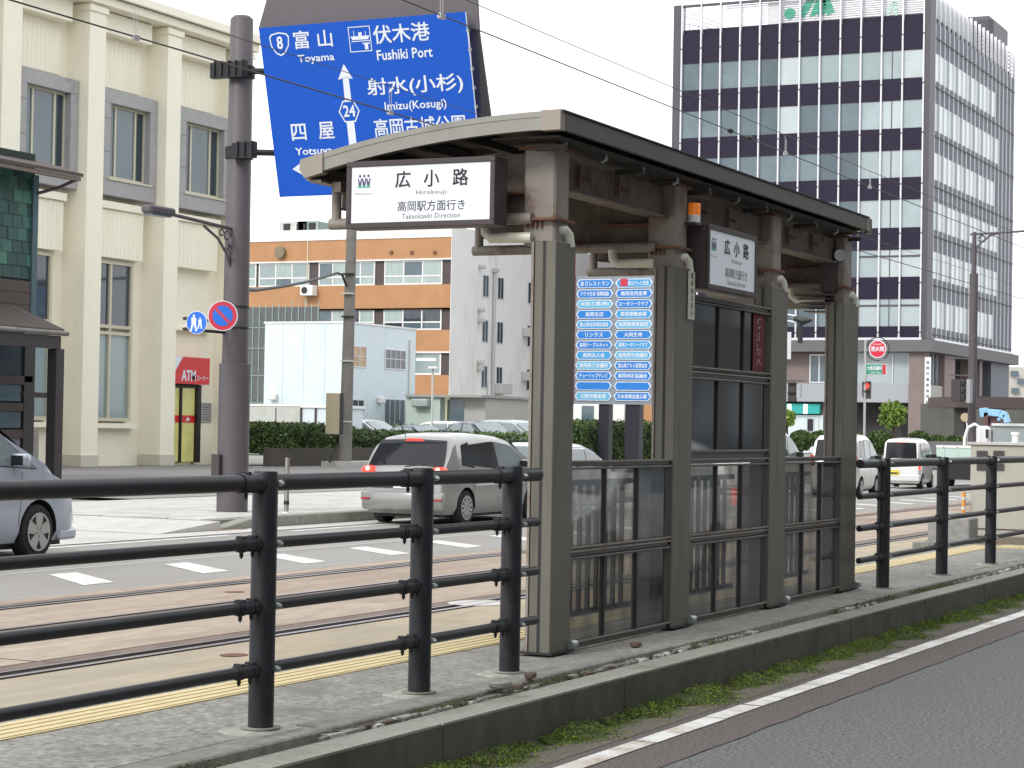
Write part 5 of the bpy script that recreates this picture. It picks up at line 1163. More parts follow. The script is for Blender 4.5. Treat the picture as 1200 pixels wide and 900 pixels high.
for k in range(6): x = JX + 1.5 + 1.3 * k; MB().box((x, JY + .52, 5.3), (x + .1, JY + .6, 7.68)).build('window_bar', alu, w_)
# left part of the podium front: tiled wall with window, shop below
yl0, yl1 = gx(967, 440, JX).y, gx(920, 440, JX).y
MB().box((JX + .8, yl0 - 3, 5.3), (JX + 2.4, 59, 7.68)).build('podium_wall', ja_col, B5)
winy(B5, gx(968, 430, JX).y, gx(945, 430, JX).y, 5.35, 7.55, JX + .8, [glass_b], 2, 1, alu, .1)
MB().box((JX + .9, gx(960, 500, JX).y, 0), (JX + 2.4, 58, 2.9)).build('shop_front', mat('shop_white', (.55, .62, .62), .4, 0, .05, 1, emit=(.8, .95, 1), estr=.12), B5)
sgn = MB().box((JX + .5, gx(958, 467, JX).y, 3.0), (JX + .9, 58, 3.75)).build('shop_sign_band', mat('teal_sign', (.02, .32, .30), .4, 0, .05, 1, emit=(.1, .8, .75), estr=.12), B5)
for px in (941, 922): c = gx(px, 467, JX); MB().box((JX + .45, c.y - .2, 3.0), (JX + .5, c.y + .1, 3.72)).build('lit_letter', olm, sgn)
for px in (944, 949, 955): c = gx(px, 495, JX); MB().box((JX + .8, c.y - .05, 0), (JX + .9, c.y + .05, 2.9)).build('door_frame', alu, B5)
c = gx(946, 485, JX); MB().box((JX + .75, c.y - .22, 1.7), (JX + .8, c.y + .22, 2.6)).build('notice', black, B5)
MB().box((JX + 1.0, gx(966, 500, JX).y - .1, 0), (JX + 2.4, gx(958, 500, JX).y, 3.9)).build('podium_column', ja_col, B5)
# vertical banner
c = gx(1086, 470, JX - .5)
t = thing('vertical_banner', 'tall narrow white vertical banner with lettering on the tower corner column', 'banner', c)
b_ = MB().box((JX - .35, c.y - .24, 1.0), (JX - .3, c.y + .22, 7.3)).build('cloth', mat('banner_white', (.75, .76, .78), .7, 0, .03), t)
for i, ch in enumerate('高岡市農業協同組合本店営業中'): text(ch, black if i < 9 else redp, Vector((JX - .36, c.y - .01, 6.9 - .42 * i)), (0, -1, 0), (0, 0, 1), .22, .22, b_, .01)
# distant beige building and roofline at far right
c = gd(1182, 430, 260); c2 = gd(1250, 430, 260)
B6 = thing('beige_block', 'plain beige building far away at the right edge beyond the tower', 'building', (c.x, c.y, 0))
zt_ = gd(1190, 430, 260).z
MB().add([(c.x, c.y, 0), (c2.x, c2.y, 0), (c2.x + 15, c2.y + 3, 0), (c.x + 15, c.y + 3, 0), (c.x, c.y, zt_), (c2.x, c2.y, zt_), (c2.x + 15, c2.y + 3, zt_), (c.x + 15, c.y + 3, zt_)], [(0, 3, 2, 1), (4, 5, 6, 7), (0, 1, 5, 4), (1, 2, 6, 5), (2, 3, 7, 6), (3, 0, 4, 7)]).build('wall', mat('beige_wall', (.50, .48, .44), .8, 0, .04, .3), B6)
nd = (c2 - c).normalized(); nv = Vector((nd.y, -nd.x, 0)) * -.3
for (px, py) in ((1189, 438), (1190, 458), (1197, 447)):
    w_ = gd(px, py, 259.6); MB().add([w_ + nd * a_ + Vector((0, 0, b2)) for a_, b2 in ((-.5, -.35), (.5, -.35), (.5, .35), (-.5, .35))], [(0, 1, 2, 3)]).build('window', glass_b, B6)
# dark footbridge / canopy beam at right
c = gd(1122, 472, 120); c2 = gd(1230, 472, 120)
t = thing('canopy_roof', 'long dark brown canopy roof across the right edge above the crane truck', 'canopy', (c.x, c.y, 0)); dd = (c2 - c)
zA, zB = gd(1160, 478, 120).z, gd(1160, 465, 120).z
MB().add([(c.x, c.y, zA), (c2.x, c2.y, zA), (c2.x + 5, c2.y + 3, zA), (c.x + 5, c.y + 3, zA), (c.x, c.y, zB), (c2.x, c2.y, zB), (c2.x + 5, c2.y + 3, zB), (c.x + 5, c.y + 3, zB)], [(0, 3, 2, 1), (4, 5, 6, 7), (0, 1, 5, 4), (1, 2, 6, 5), (2, 3, 7, 6), (3, 0, 4, 7)]).build('roof', brown_p, t)
for px in (1130, 1173): q = gd(px, 490, 121); MB().box((q.x, q.y, 0), (q.x + .9, q.y + .6, zA)).build('post', ja_col if px > 1150 else ja_recess, t)
q0, q1 = gd(1100, 520, 135), gd(1260, 520, 135); t = thing('dark_shopfront', 'dark recessed shopfront wall under the brown canopy at right', 'building', (q0.x, q0.y, 0))
MB().prism([(q0.x, q0.y, 0), (q1.x, q1.y, 0), (q1.x, q1.y, 3.6), (q0.x, q0.y, 3.6)], (3, 2, 0)).build('wall', mat('shopfront_grey', (.10, .10, .09), .6, 0, .2, .5), t)
# brown building and white box seen through the shelter
c = gx(740, 475, 105); c2 = gx(766, 475, 105)
t = thing('brown_outbuilding', 'small orange brown building behind the hedge seen under the blue plates', 'building', (105, c2.y, 0))
MB().box((105, c2.y - 3, 0), (110, c.y, 3.6)).build('wall', orange_w, t)
t = thing('white_outbuilding', 'pale wall with a window behind the left leg of the blue plate board', 'building', (104, c.y + 2, 0))
MB().box((104, c.y, 0), (110, gx(672, 480, 104).y, 3.9)).build('wall', white_w, t); MB().box((103.95, gx(696, 480, 104).y, 1.2), (104, gx(682, 480, 104).y, 2.8)).build('window', glass_b, t)
MB().box((103.9, c.y, 3.9), (110, gx(672, 480, 104).y + .2, 4.05)).build('coping', ja_slab, t)

# ================================================================ BOARD OF BLUE NAME PLATES
BX = 69.0
t = thing('name_plate_board', 'white framed board carrying two columns of blue arrow shaped sponsor plates on dark legs', 'sign', (BX, 29.2, 0))
def bp_(px, py): return gx(px, py, BX)
yl, yr = bp_(674, 400).y, bp_(764, 400).y; ztp, zbt = bp_(720, 326).z, bp_(720, 470.5).z
MB().box((BX + .06, yr - .1, zbt - .1), (BX + .12, yl + .12, ztp + .1)).build('back_board', mat('board_white', (.24, .27, .31), .6, 0, .05), t)
MB().box((BX - .02, yl + .05, zbt - .1), (BX + .05, yl + .16, ztp + 1.0)).build('red_edge', redm, t)
for (pa, pb) in ((700, 712), (731, 748)):
    ya, yb = bp_(pb, 480).y, bp_(pa, 480).y; MB().box((BX + .13, ya, 0), (BX + .5, yb, ztp + .35)).build('leg', mat('navy_leg', (.010, .011, .022), .5), t)
for px in (758, 771): pass
MB().box((BX + .2, yr - .38, zbt), (BX + .4, yr - .12, ztp + .1)).build('side_board', whitem, t)
lt = ['あさレストラン', 'アクサ生命 保険相談', '北陸工業(株)', '高岡支店', '富山県信用保証協会', 'リンクス', '高岡ケーブルネット', '高岡法人会', '高岡商工会議所', 'チューリップテレビ', '', '北陸労働金庫']
rt_ = ['富山テレビ放送', '高岡信用金庫', 'ロータリークラブ', '高岡運輸倉庫', '高岡開発事業団', '大同生命', '高岡ロータリークラブ', '高岡青年会議所', '富山県アルミ産業協会', '高岡地区協議会', '', '日本政策金融公庫']
W_ = (yl - yr) / 2 - .05; Hc = (ztp - zbt) / 12
pb_mats = [mat('plate_blue_a', (.02, .20, .62), .35, 0, .03), mat('plate_blue_b', (.05, .32, .66), .35, 0, .03), mat('plate_blue_c', (.13, .42, .68), .35, 0, .05)]
for cidx, names in enumerate((lt, rt_)):
    yc = (yl - W_ / 2 - .01) if cidx == 0 else (yr + W_ / 2 + .01)
    for r_ in range(12):
        zc = ztp - Hc * (r_ + .5); hh = Hc * .43; hw = W_ / 2
        def hexa(s_, x): return [(x, yc + (hw - .11) * a_ * s_ + .11 * b2 * s_, zc + c_ * hh * s_) for a_, b2, c_ in ((-1, -1, 0), (-1, 0, 1), (1, 0, 1), (1, 1, 0), (1, 0, -1), (-1, 0, -1))]
        if r_ % 1 == 0:
            p = MB().prism(hexa(1.0, BX + .02), (.03, 0, 0)).build('name_plate', s_white, t)
            MB().add([(BX + .016, y, z) for (x, y, z) in [(0, yc + (hw - .13) * a_ + .085 * b2, zc + c_ * hh * .84) for a_, b2, c_ in ((-1, -1, 0), (-1, 0, 1), (1, 0, 1), (1, 1, 0), (1, 0, -1), (-1, 0, -1))]], [tuple(range(6))]).build('blue_field', pb_mats[0 if r_ in (1, 5, 9, 10) else (r_ + cidx) % 3], p)
            if names[r_]: text(names[r_], s_white, Vector((BX + .012, yc - (.17 if (cidx, r_) == (1, 0) else 0), zc)), (0, -1, 0), (0, 0, 1), hh * 1.0, min(hw * (1.1 if (cidx, r_) == (1, 0) else 1.55), .15 * len(names[r_]) + .1), p, .02)
    if cidx == 0: pass
c = bp_(731, 331); MB().add([(BX + .008, c.y + a_, c.z + b2) for a_, b2 in ((-.14, -.13), (.14, -.13), (.14, .13), (-.14, .13))], [(0, 1, 2, 3)]).build('emblem', redp, t)

# ================================================================ VEHICLES
def smooth_interp(pts, x):
    xs = [p[0] for p in pts]; return float(np.interp(x, xs, [p[1] for p in pts]))
def make_car(name, label, cat, L, Wd, prof, belt, paint_m, glass_m=car_gl, wheel_x=(.75, 3.4), wr=.31, sills=.2, wins=(), rear_glass=None, front_glass=None, group=None, spokes=5, tail=None, lights_on=False, tuck=.82, belt_rear=None):
    """built at the origin: x from rear (0) to front (L), z up, right side is -y"""
    t = thing(name, label, cat, (0, 0, 0), group)
    hw = Wd / 2
    def wid(x):
        e = min(x, L - x); k = 1 - max(0, (.55 - e) / .55) ** 2.2 * (.14 if x < L / 2 else .24); return hw * k
    def top(x): return smooth_interp(prof, x)
    def section(x):
        w_ = wid(x); zt = top(x); zb = min(belt, zt - .06)
        s_ = sills + (.10 if (x < .12 or x > L - .12) else 0)
        pts = [(0, s_), (w_ * .90, s_), (w_ * .985, s_ + .12), (w_ * 1.0, s_ + (zb - s_) * .55), (w_ * .975, zb)]
        cab = max(0, zt - belt)
        if cab > .03:
            k = tuck; f = min(1, cab / (max(p[1] for p in prof) - belt))
            wt = w_ * (.975 - (.975 - k) * f)
            pts += [(wt + .015, zb + cab * .80), (wt - .10, zt - .022), (wt * .55, zt + .012), (0, zt + .02)]
        else:
            pts += [(w_ * .95, zb + .015), (w_ * .84, zt - .01), (w_ * .5, zt + .01), (0, zt + .02)]
        return pts
    def side_y(x, z):
        pts = section(x); pr = [(p[1], p[0]) for p in pts[1:7]]
        return float(np.interp(z, [p[0] for p in pr], [p[1] for p in pr]))
    xs = sorted(set([round(p[0], 3) for p in prof] + [round(L * i / 26, 3) for i in range(27)] + [.03, .1, L - .03, L - .1, .25, L - .25]))
    xs = [x for i, x in enumerate(xs) if i == 0 or x - xs[i - 1] > .012]
    vs = []; fs = []; n = 9
    for x in xs:
        sec = section(x); full = [(-y, z) for y, z in sec] + [(y, z) for y, z in sec[::-1][1:-1]]
        full = [(-sec[0][0], sec[0][1])] + [(-y, z) for y, z in sec[1:]] + [(y, z) for y, z in sec[-2:0:-1]]
        m_ = len(full); vs += [(x, y, z) for y, z in full]
    for i in range(len(xs) - 1):
        for k in range(m_): fs.append((i * m_ + k, i * m_ + (k + 1) % m_, (i + 1) * m_ + (k + 1) % m_, (i + 1) * m_ + k))
    fs.append(tuple(range(m_))); fs.append(tuple((len(xs) - 1) * m_ + k for k in range(m_))[::-1])
    body = MB().add(vs, fs).build('body', [paint_m, plas], t, smooth=38)
    # wheel arches cut out
    cut = MB()
    for wx in wheel_x:
        for sgn_ in (-1, 1): cut.tube([(wx, sgn_ * (hw - .24), wr), (wx, sgn_ * (hw + .2), wr)], wr + .055, 28)
    co = cut.build('arch_cutter', plas)
    md = body.modifiers.new('b', 'BOOLEAN'); md.operation = 'DIFFERENCE'; md.object = co; md.solver = 'EXACT'
    dg = bpy.context.evaluated_depsgraph_get(); me = bpy.data.meshes.new_from_object(body.evaluated_get(dg)); body.modifiers.clear()
    if len(me.polygons) > 50: body.data = me
    bpy.data.objects.remove(co)
    me = body.data
    me.polygons.foreach_set('use_smooth', [True] * len(me.polygons))
    try: me.set_sharp_from_angle(angle=R(38))
    except Exception: pass
    for p in me.polygons:
        c = p.center
        if any((c.x - wx) ** 2 + (c.z - wr) ** 2 < (wr + .05) ** 2 and abs(c.y) < hw - .02 for wx in wheel_x): p.material_index = 1
    MB().box((.3, -hw * .8, sills - .06), (L - .3, hw * .8, sills + .02)).build('underbody', plas, t)
    # wheels
    for wx in wheel_x:
        for sgn_ in (-1, 1):
            y1 = sgn_ * (hw - .01); y0 = sgn_ * (hw - .21)
            wmb = MB().tube([(wx, y0, wr), (wx, y0 + sgn_ * .02, wr), (wx, y1 - sgn_ * .03, wr), (wx, y1, wr)], [wr * .9, wr, wr, wr * .93], 32)
            tr = wmb.build('wheel', tyre, t, smooth=40)
            rm = MB().tube([(wx, y1 - sgn_ * .02, wr), (wx, y1 + sgn_ * .004, wr)], [wr * .70, wr * .68], 32)
            rmo = rm.build('rim', [plas], tr, smooth=40)
            sp_ = MB().tube([(wx, y1 - sgn_ * .01, wr), (wx, y1 + sgn_ * .012, wr)], wr * .14, 16)
            for k in range(spokes):
                a_ = 2 * math.pi * k / spokes + .3; c_, s_ = math.cos(a_), math.sin(a_); wd_ = wr * (.13 if spokes < 7 else .07); wo = wd_ * (1.9 if spokes < 7 else 1)
                P_ = [(wr * .08, -wd_), (wr * .66, -wo), (wr * .66, wo), (wr * .08, wd_)]
                sp_.add([(wx + r_ * c_ - q * s_, y1 + sgn_ * dd_, wr + r_ * s_ + q * c_) for dd_ in (.002, .016) for r_, q in P_], [(0, 1, 2, 3), (7, 6, 5, 4), (0, 4, 5, 1), (1, 5, 6, 2), (2, 6, 7, 3), (3, 7, 4, 0)])
            n_ = 32; ra, rb = wr * .62, wr * .70
            for k in range(n_):
                a0_, a1_ = 2 * math.pi * k / n_, 2 * math.pi * (k + 1) / n_
                sp_.add([(wx + r_ * math.cos(a_), y1 + sgn_ * .014, wr + r_ * math.sin(a_)) for a_, r_ in ((a0_, ra), (a1_, ra), (a1_, rb), (a0_, rb))], [(0, 1, 2, 3)])
            sp_.build('spokes', rim_m, rmo)
    # side windows follow the curve of the body
    def curved(pl, sgn_, off, nz=9, nx=5):
        z0, z1 = min(p[1] for p in pl), max(p[1] for p in pl); rows = []
        for i in range(nz + 1):
            z = z0 + (z1 - z0) * min(max(i / nz, .002), .998); xs_ = []
            for (a, b) in zip(pl, pl[1:] + pl[:1]):
                if (a[1] - z) * (b[1] - z) <= 0 and a[1] != b[1]: xs_.append(a[0] + (b[0] - a[0]) * (z - a[1]) / (b[1] - a[1]))
            rows.append([(min(xs_) + (max(xs_) - min(xs_)) * k / nx, z) for k in range(nx + 1)])
        return MB().add([(x, sgn_ * (side_y(x, z) + off), z) for r_ in rows for x, z in r_], [(i * (nx + 1) + k, i * (nx + 1) + k + 1, (i + 1) * (nx + 1) + k + 1, (i + 1) * (nx + 1) + k) for i in range(nz) for k in range(nx)])
    for sgn_ in (-1, 1):
        for wpoly, wm_ in wins:
            o = curved(wpoly, sgn_, .007).build('side_window', wm_ or glass_m, t, smooth=60)
            cx, cz_ = sum(p[0] for p in wpoly) / len(wpoly), sum(p[1] for p in wpoly) / len(wpoly)
            g2_ = [(cx + (x - cx) * 1.06, cz_ + (z - cz_) * 1.05) for x, z in wpoly]
            curved(g2_, sgn_, .004).build('window_seal', plas, o, smooth=60)
    # glass following the roof profile
    def strip(x0, x1, k0, k1, nm, m_, off=.008, n_=7, lo=.0):
        rows = []
        for i in range(n_ + 1):
            x = x0 + (x1 - x0) * i / n_; zt = top(x); pts = section(x); yt = pts[6][0]
            kk = k0 + (k1 - k0) * i / n_; slope = (top(x + .01) - top(x - .01)) / .02; nrm = Vector((-slope, 0, 1)).normalized()
            row = []
            for q in (-1, -.6, -.2, .2, .6, 1):
                yy = q * (yt + .05) * kk; zz = zt + (.022 * (1 - abs(q)) - .004) ; row.append(Vector((x, yy, zz)) + nrm * off)
            rows.append(row)
        vs = [p for r_ in rows for p in r_]; fs = [(i * 6 + k, i * 6 + k + 1, (i + 1) * 6 + k + 1, (i + 1) * 6 + k) for i in range(n_) for k in range(5)]
        return MB().add(vs, fs).build(nm, m_, t, smooth=60)
    if rear_glass: strip(rear_glass[0], rear_glass[1], rear_glass[2], rear_glass[3], 'rear_window', glass_m, .012, 10)
    if front_glass: strip(front_glass[0], front_glass[1], .98, .92, 'windscreen', glass_m, .012, 8)
    t['_'] = 0; del t['_']
    return t, side_y, section, top, strip
def mirror(t, x, y, z, m_):
    for s_ in (-1, 1):
        o = MB().box((x - .06, s_ * y, z - .06), (x + .10, s_ * (y + .20), z + .09)).build('door_mirror', m_, t, bevel=.03, smooth=60)
        MB().box((x - .064, s_ * (y + .03), z - .04), (x - .058, s_ * (y + .18), z + .07)).build('mirror_glass', car_gl, o)
def seam(t, side_y, pts, w_=.008, nm='door_seam', m_=plas):
    for s_ in (-1,):
        for (xa, za), (xb, zb) in zip(pts, pts[1:]):
            d = Vector((xb - xa, 0, zb - za)); n_ = max(1, int(d.length / .12)); q = Vector((-d.z, 0, d.x)).normalized() * w_ / 2
            mb = MB()
            for i in range(n_):
                p0 = Vector((xa, 0, za)) + d * (i / n_); p1 = Vector((xa, 0, za)) + d * ((i + 1) / n_)
                mb.add([(p.x, s_ * (side_y(p.x, p.z) + .004), p.z) for p in (p0 - q, p1 - q, p1 + q, p0 + q)], [(0, 1, 2, 3)])
            mb.build(nm, m_, t, recalc=False)
def place(t, pos, ang, s_=1.0):
    t.location = pos; t.rotation_euler = (0, 0, ang); t.scale = (s_, s_, s_)

# --- silver minivan with lit brake lamps
prof_s = [(0, .60), (.02, .80), (.05, .98), (.10, 1.04), (.42, 1.50), (.55, 1.575), (.9, 1.62), (1.6, 1.645), (2.4, 1.615), (2.9, 1.53), (3.55, 1.18), (3.75, 1.06), (4.25, .92), (4.5, .74), (4.58, .55)]
W1 = ([(.62, 1.10), (.95, 1.05), (.88, 1.50), (.72, 1.50)], None)
t, sy, sec, top_, strip_ = make_car('silver_minivan', 'silver minivan seen from behind with red brake lamps lit beyond the railing', 'minivan', 4.58, 1.72, prof_s, 1.0, p_silver, car_gl, (.78, 3.55), .315, .2,
    wins=[([(.66, 1.06), (1.12, 1.035), (1.02, 1.485), (.74, 1.46)], None), ([(1.16, 1.035), (2.05, 1.02), (2.02, 1.495), (1.06, 1.488)], None), ([(2.12, 1.02), (3.38, 1.03), (2.85, 1.36), (2.62, 1.455), (2.08, 1.495)], car_gl2)],
    rear_glass=(.11, .44, 1.02, .93), front_glass=(2.98, 3.66), spokes=12)
for s_ in (-1, 1):
    for (nm, m_, a_) in (('tail_lamp', lamp_red, 1),):
        q = MB(); P_ = [(.05, .93), (.05, 1.10), (.14, 1.13), (.26, 1.06), (.24, .93)]
        q.prism([(-.012, s_ * y, z) for y, z in ((.57, .94), (.57, 1.01), (.62, 1.05), (.74, 1.05), (.81, 1.00), (.81, .93))], (.16, 0, 0)); o = q.build('tail_lamp', lamp_red, t, bevel=.02)
        MB().tube([(-.02, s_ * .68, 1.0), (.0, s_ * .68, 1.0)], .038, 14).build('bulb', lamp_hot, o)
        
hl = MB()
for k in range(5): hl.box((.415 + .0, -.14 + .06 * k, 1.515), (.46, -.10 + .06 * k, 1.55))
hl.build('high_brake_lamp', lamp_red, t); MB().box((.40, -.20, 1.505), (.45, .17, 1.512)).build('lamp_strip', lamp_red, t)
MB().tube([(-.01, -.05, 1.045), (.02, -.45, 1.10), (.0, -.62, 1.045)], .012, 6).build('rear_wiper', plas, t)
MB().tube([(.62, .28, 1.60), (.35, .28, 1.88)], .009, 6).build('roof_antenna', plas, t)
MB().prism([(-.02, -.79, .26), (-.02, .79, .26), (-.05, .81, .60), (-.05, -.81, .60)], (.12, 0, 0)).build('rear_bumper', p_silver, t, bevel=.04, smooth=50)
MB().box((-.008, -.60, .66), (.02, .60, .69)).build('tailgate_seam', plas, t); MB().box((-.015, -.28, .80), (.02, .28, .86)).build('handle_trim', p_white, t, bevel=.01)
MB().box((-.02, -.17, .66), (.0, .17, .80)).build('number_plate', whitem, t); 
for s_ in (-1, 1): MB().box((-.06, s_ * .62, .45), (-.03, s_ * .78, .48)).build('reflector', lamp_off, t)

seam(t, sy, [(1.06, .35), (1.10, 1.0)]); seam(t, sy, [(2.10, .26), (2.08, 1.0)]); seam(t, sy, [(3.28, .30), (3.30, .98)]); seam(t, sy, [(1.15, .72), (3.2, .74)], .03, 'side_moulding', p_white)
mirror(t, 3.10, .80, 1.08, p_silver)
for x in (1.22, 2.25): MB().box((x, -sy(x, .88) - .025, .86), (x + .16, -sy(x, .88) + .0, .89)).build('door_handle', p_silver, t, bevel=.006)
A = gz(543, 615.5, 0); ang = R(1); S1 = .905
ca, sa = math.cos(ang), math.sin(ang)
# the right rear tyre stands on A
lx, ly = .78 * S1, -.80 * S1
place(t, (A.x - (lx * ca - ly * sa), A.y - (lx * sa + ly * ca), .0), ang, S1); t.scale = (S1, S1, S1 * .965)

# --- pale blue minivan nose at the left edge
prof_b = [(0, .6), (.05, 1.05), (.3, 1.6), (.8, 1.70), (2.2, 1.70), (2.75, 1.60), (3.65, 1.10), (3.85, 1.00), (4.25, .86), (4.42, .66), (4.5, .5)]
t, sy, sec, top_, strip_ = make_car('blue_minivan', 'pale metallic blue minivan cut by the left edge of the picture, facing right', 'minivan', 4.5, 1.70, prof_b, 1.02, p_blue, car_gl, (.8, 3.52), .315, .2,
    wins=[([(.5, 1.08), (1.25, 1.08), (1.25, 1.55), (.7, 1.55)], None), ([(1.35, 1.08), (2.3, 1.06), (2.3, 1.56), (1.35, 1.57)], None), ([(2.4, 1.06), (3.45, 1.04), (2.75, 1.49), (2.4, 1.56)], car_gl2)],
    rear_glass=(.08, .29, 1, .95), front_glass=(2.82, 3.68), spokes=5)
mirror(t, 3.05, .80, 1.12, p_blue)
for s_ in (-1, 1): MB().add([(x, s_ * (sy(x, z) + .008), z) for x, z in ((4.36, .70), (4.40, .82), (4.02, .90), (3.9, .86))], [(0, 1, 2, 3)]).build('headlamp', glass_l, t, recalc=False)
MB().box((4.40, -.6, .34), (4.53, .6, .55)).build('front_grille', plas, t, bevel=.02)
MB().prism([(4.40, -.78, .2), (4.56, -.5, .2), (4.58, 0, .2), (4.56, .5, .2), (4.40, .78, .2), (3.95, .84, .2), (3.95, -.84, .2)], (0, 0, .13)).build('front_bumper', p_blue, t, bevel=.03)
seam(t, sy, [(2.35, .28), (2.36, 1.0)]); seam(t, sy, [(3.12, .30), (3.2, 1.0)]); seam(t, sy, [(2.5, .62), (3.1, .66)], .03, 'side_moulding', p_blue)
A = gz(43, 655.5, 0); S2 = .97; ang = R(4); ca, sa = math.cos(ang), math.sin(ang); lx, ly = 3.52 * S2, -.83 * S2
place(t, (A.x - (lx * ca - ly * sa), A.y - (lx * sa + ly * ca), 0), ang, S2)

# --- generic cars
prof_sedan = [(0, .62), (.05, .90), (.55, 1.0), (.75, 1.04), (1.35, 1.40), (1.9, 1.45), (2.5, 1.42), (3.25, 1.00), (3.5, .94), (4.2, .84), (4.42, .66), (4.5, .5)]
prof_wagon = [(0, .60), (.05, .95), (.12, 1.02), (.50, 1.42), (.9, 1.48), (2.2, 1.48), (2.7, 1.38), (3.4, 1.00), (3.6, .94), (4.15, .84), (4.35, .66), (4.42, .5)]
prof_van = [(0, .55), (.03, .95), (.08, 1.05), (.30, 1.76), (.5, 1.86), (1.8, 1.90), (2.5, 1.86), (2.85, 1.72), (3.55, 1.12), (3.7, 1.02), (4.0, .84), (4.1, .5)]
prof_kei = [(0, .55), (.02, 1.0), (.04, 1.05), (.12, 1.74), (.22, 1.82), (1.6, 1.86), (2.35, 1.82), (2.55, 1.70), (3.0, 1.12), (3.1, 1.0), (3.33, .85), (3.4, .5)]
def car_a(kind, label, pm, group=None, gl=car_gl2):
    if kind in ('van', 'kei', 'mini'): gl = car_gl
    if kind == 'sedan': return make_car('parked_car', label, 'car', 4.5, 1.72, prof_sedan, .95, pm, gl, (.85, 3.5), .31, .2, wins=[([(1.0, .99), (1.95, .98), (1.95, 1.37), (1.42, 1.36)], None), ([(2.05, .98), (3.05, .99), (2.5, 1.34), (2.05, 1.37)], None)], rear_glass=(.80, 1.30, .98, .92), front_glass=(2.55, 3.24), tuck=.80, spokes=7)
    if kind == 'wagon': return make_car('parked_car', label, 'car', 4.42, 1.70, prof_wagon, .95, pm, gl, (.8, 3.45), .31, .2, wins=[([(.62, 1.0), (1.1, .99), (1.1, 1.39), (.75, 1.38)], None), ([(1.2, .99), (2.0, .98), (2.0, 1.40), (1.2, 1.40)], None), ([(2.1, .98), (3.2, .99), (2.65, 1.32), (2.1, 1.40)], None)], rear_glass=(.13, .48, 1, .92), front_glass=(2.72, 3.42), spokes=7)
    if kind == 'mini': return make_car('white_van', label, 'van', 3.4, 1.475, [(x * .83, z * .97) for x, z in prof_van], 1.05, pm, gl, (.55, 2.66), .28, .2, wins=[([(.46, 1.12), (1.04, 1.11), (1.04, 1.64), (.54, 1.64)], car_gl), ([(1.12, 1.11), (1.83, 1.09), (1.83, 1.66), (1.12, 1.66)], car_gl2), ([(1.91, 1.09), (2.74, 1.09), (2.32, 1.55), (1.91, 1.65)], car_gl2)], rear_glass=(.075, .24, 1, .95), front_glass=(2.41, 2.92), tuck=.84, spokes=9)
    if kind == 'van': return make_car('white_van', label, 'van', 4.1, 1.69, prof_van, 1.08, pm, gl, (.65, 3.3), .30, .2, wins=[([(.55, 1.16), (1.25, 1.14), (1.25, 1.72), (.65, 1.72)], car_gl), ([(1.35, 1.14), (2.2, 1.12), (2.2, 1.74), (1.35, 1.74)], car_gl), ([(2.3, 1.12), (3.3, 1.12), (2.8, 1.62), (2.3, 1.72)], car_gl2)], rear_glass=(.09, .29, 1, .95), front_glass=(2.9, 3.52), tuck=.84, spokes=9)
    return make_car('kei_van', label, 'van', 3.4, 1.475, prof_kei, 1.06, pm, gl, (.55, 2.95), .27, .2, wins=[([(.3, 1.14), (1.3, 1.12), (1.3, 1.68), (.32, 1.68)], car_gl), ([(1.4, 1.12), (2.1, 1.11), (2.1, 1.69), (1.4, 1.70)], car_gl), ([(2.16, 1.11), (2.85, 1.10), (2.5, 1.60), (2.16, 1.68)], car_gl2)], rear_glass=(.045, .115, 1.0, .98), front_glass=(2.58, 2.98), tuck=.86, spokes=5)
# pale sedan half hidden behind the first shelter column
t = car_a('wagon', 'white car half hidden behind the first shelter column, roof and windows showing', p_white)[0]
mirror(t, 3.05, .8, 1.02, p_white)
zc = gd(690, 519, 39); place(t, (zc.x - 2.5, gd(660, 519, 39).y - .1, 0), R(3), zc.z / 1.5)
# parked cars in the lot behind the hedge: (centre px, roof py, depth, kind, paint, heading)
lot = [(428, 491, 78, 'sedan', p_white, -96, 'white car parked behind the hedge right of the utility pole'),
       (489, 497.5, 74, 'sedan', p_dark, -112, 'dark blue sedan parked nose on behind the silver minivan'),
       (538, 493.5, 80, 'wagon', p_white, -100, 'white sedan parked second behind the dark one'),
       (561, 493.5, 75, 'sedan', p_dark, -115, 'dark sedan with pale windscreen parked beside the white one'),
       (590, 490.5, 84, 'van', p_white, -100, 'white van roof showing behind the bright hedge'),
       (606, 492, 78, 'wagon', p_grey, -110, 'grey car with broad windscreen parked nearest the white end wall'),
       (455, 488.5, 90, 'wagon', p_white, -90, 'long white roofed car parked farthest back before the pale blue wall')]
for (px, py, dp, kd, pm, hd, lab) in lot:
    r_ = car_a(kd, lab, pm); t = r_[0]; t.name = 'parked_car'
    dp *= 1.36; P_ = gd(px, py, dp); hgt = {'sedan': 1.47, 'wagon': 1.50, 'van': 1.92}[kd]; s_ = P_.z / hgt
    s_ = max(.8, min(1.3, s_)); h_ = R(hd); cx = 2.1 * s_
    place(t, (P_.x - math.cos(h_) * cx, P_.y - math.sin(h_) * cx, P_.z - hgt * s_), h_, s_)
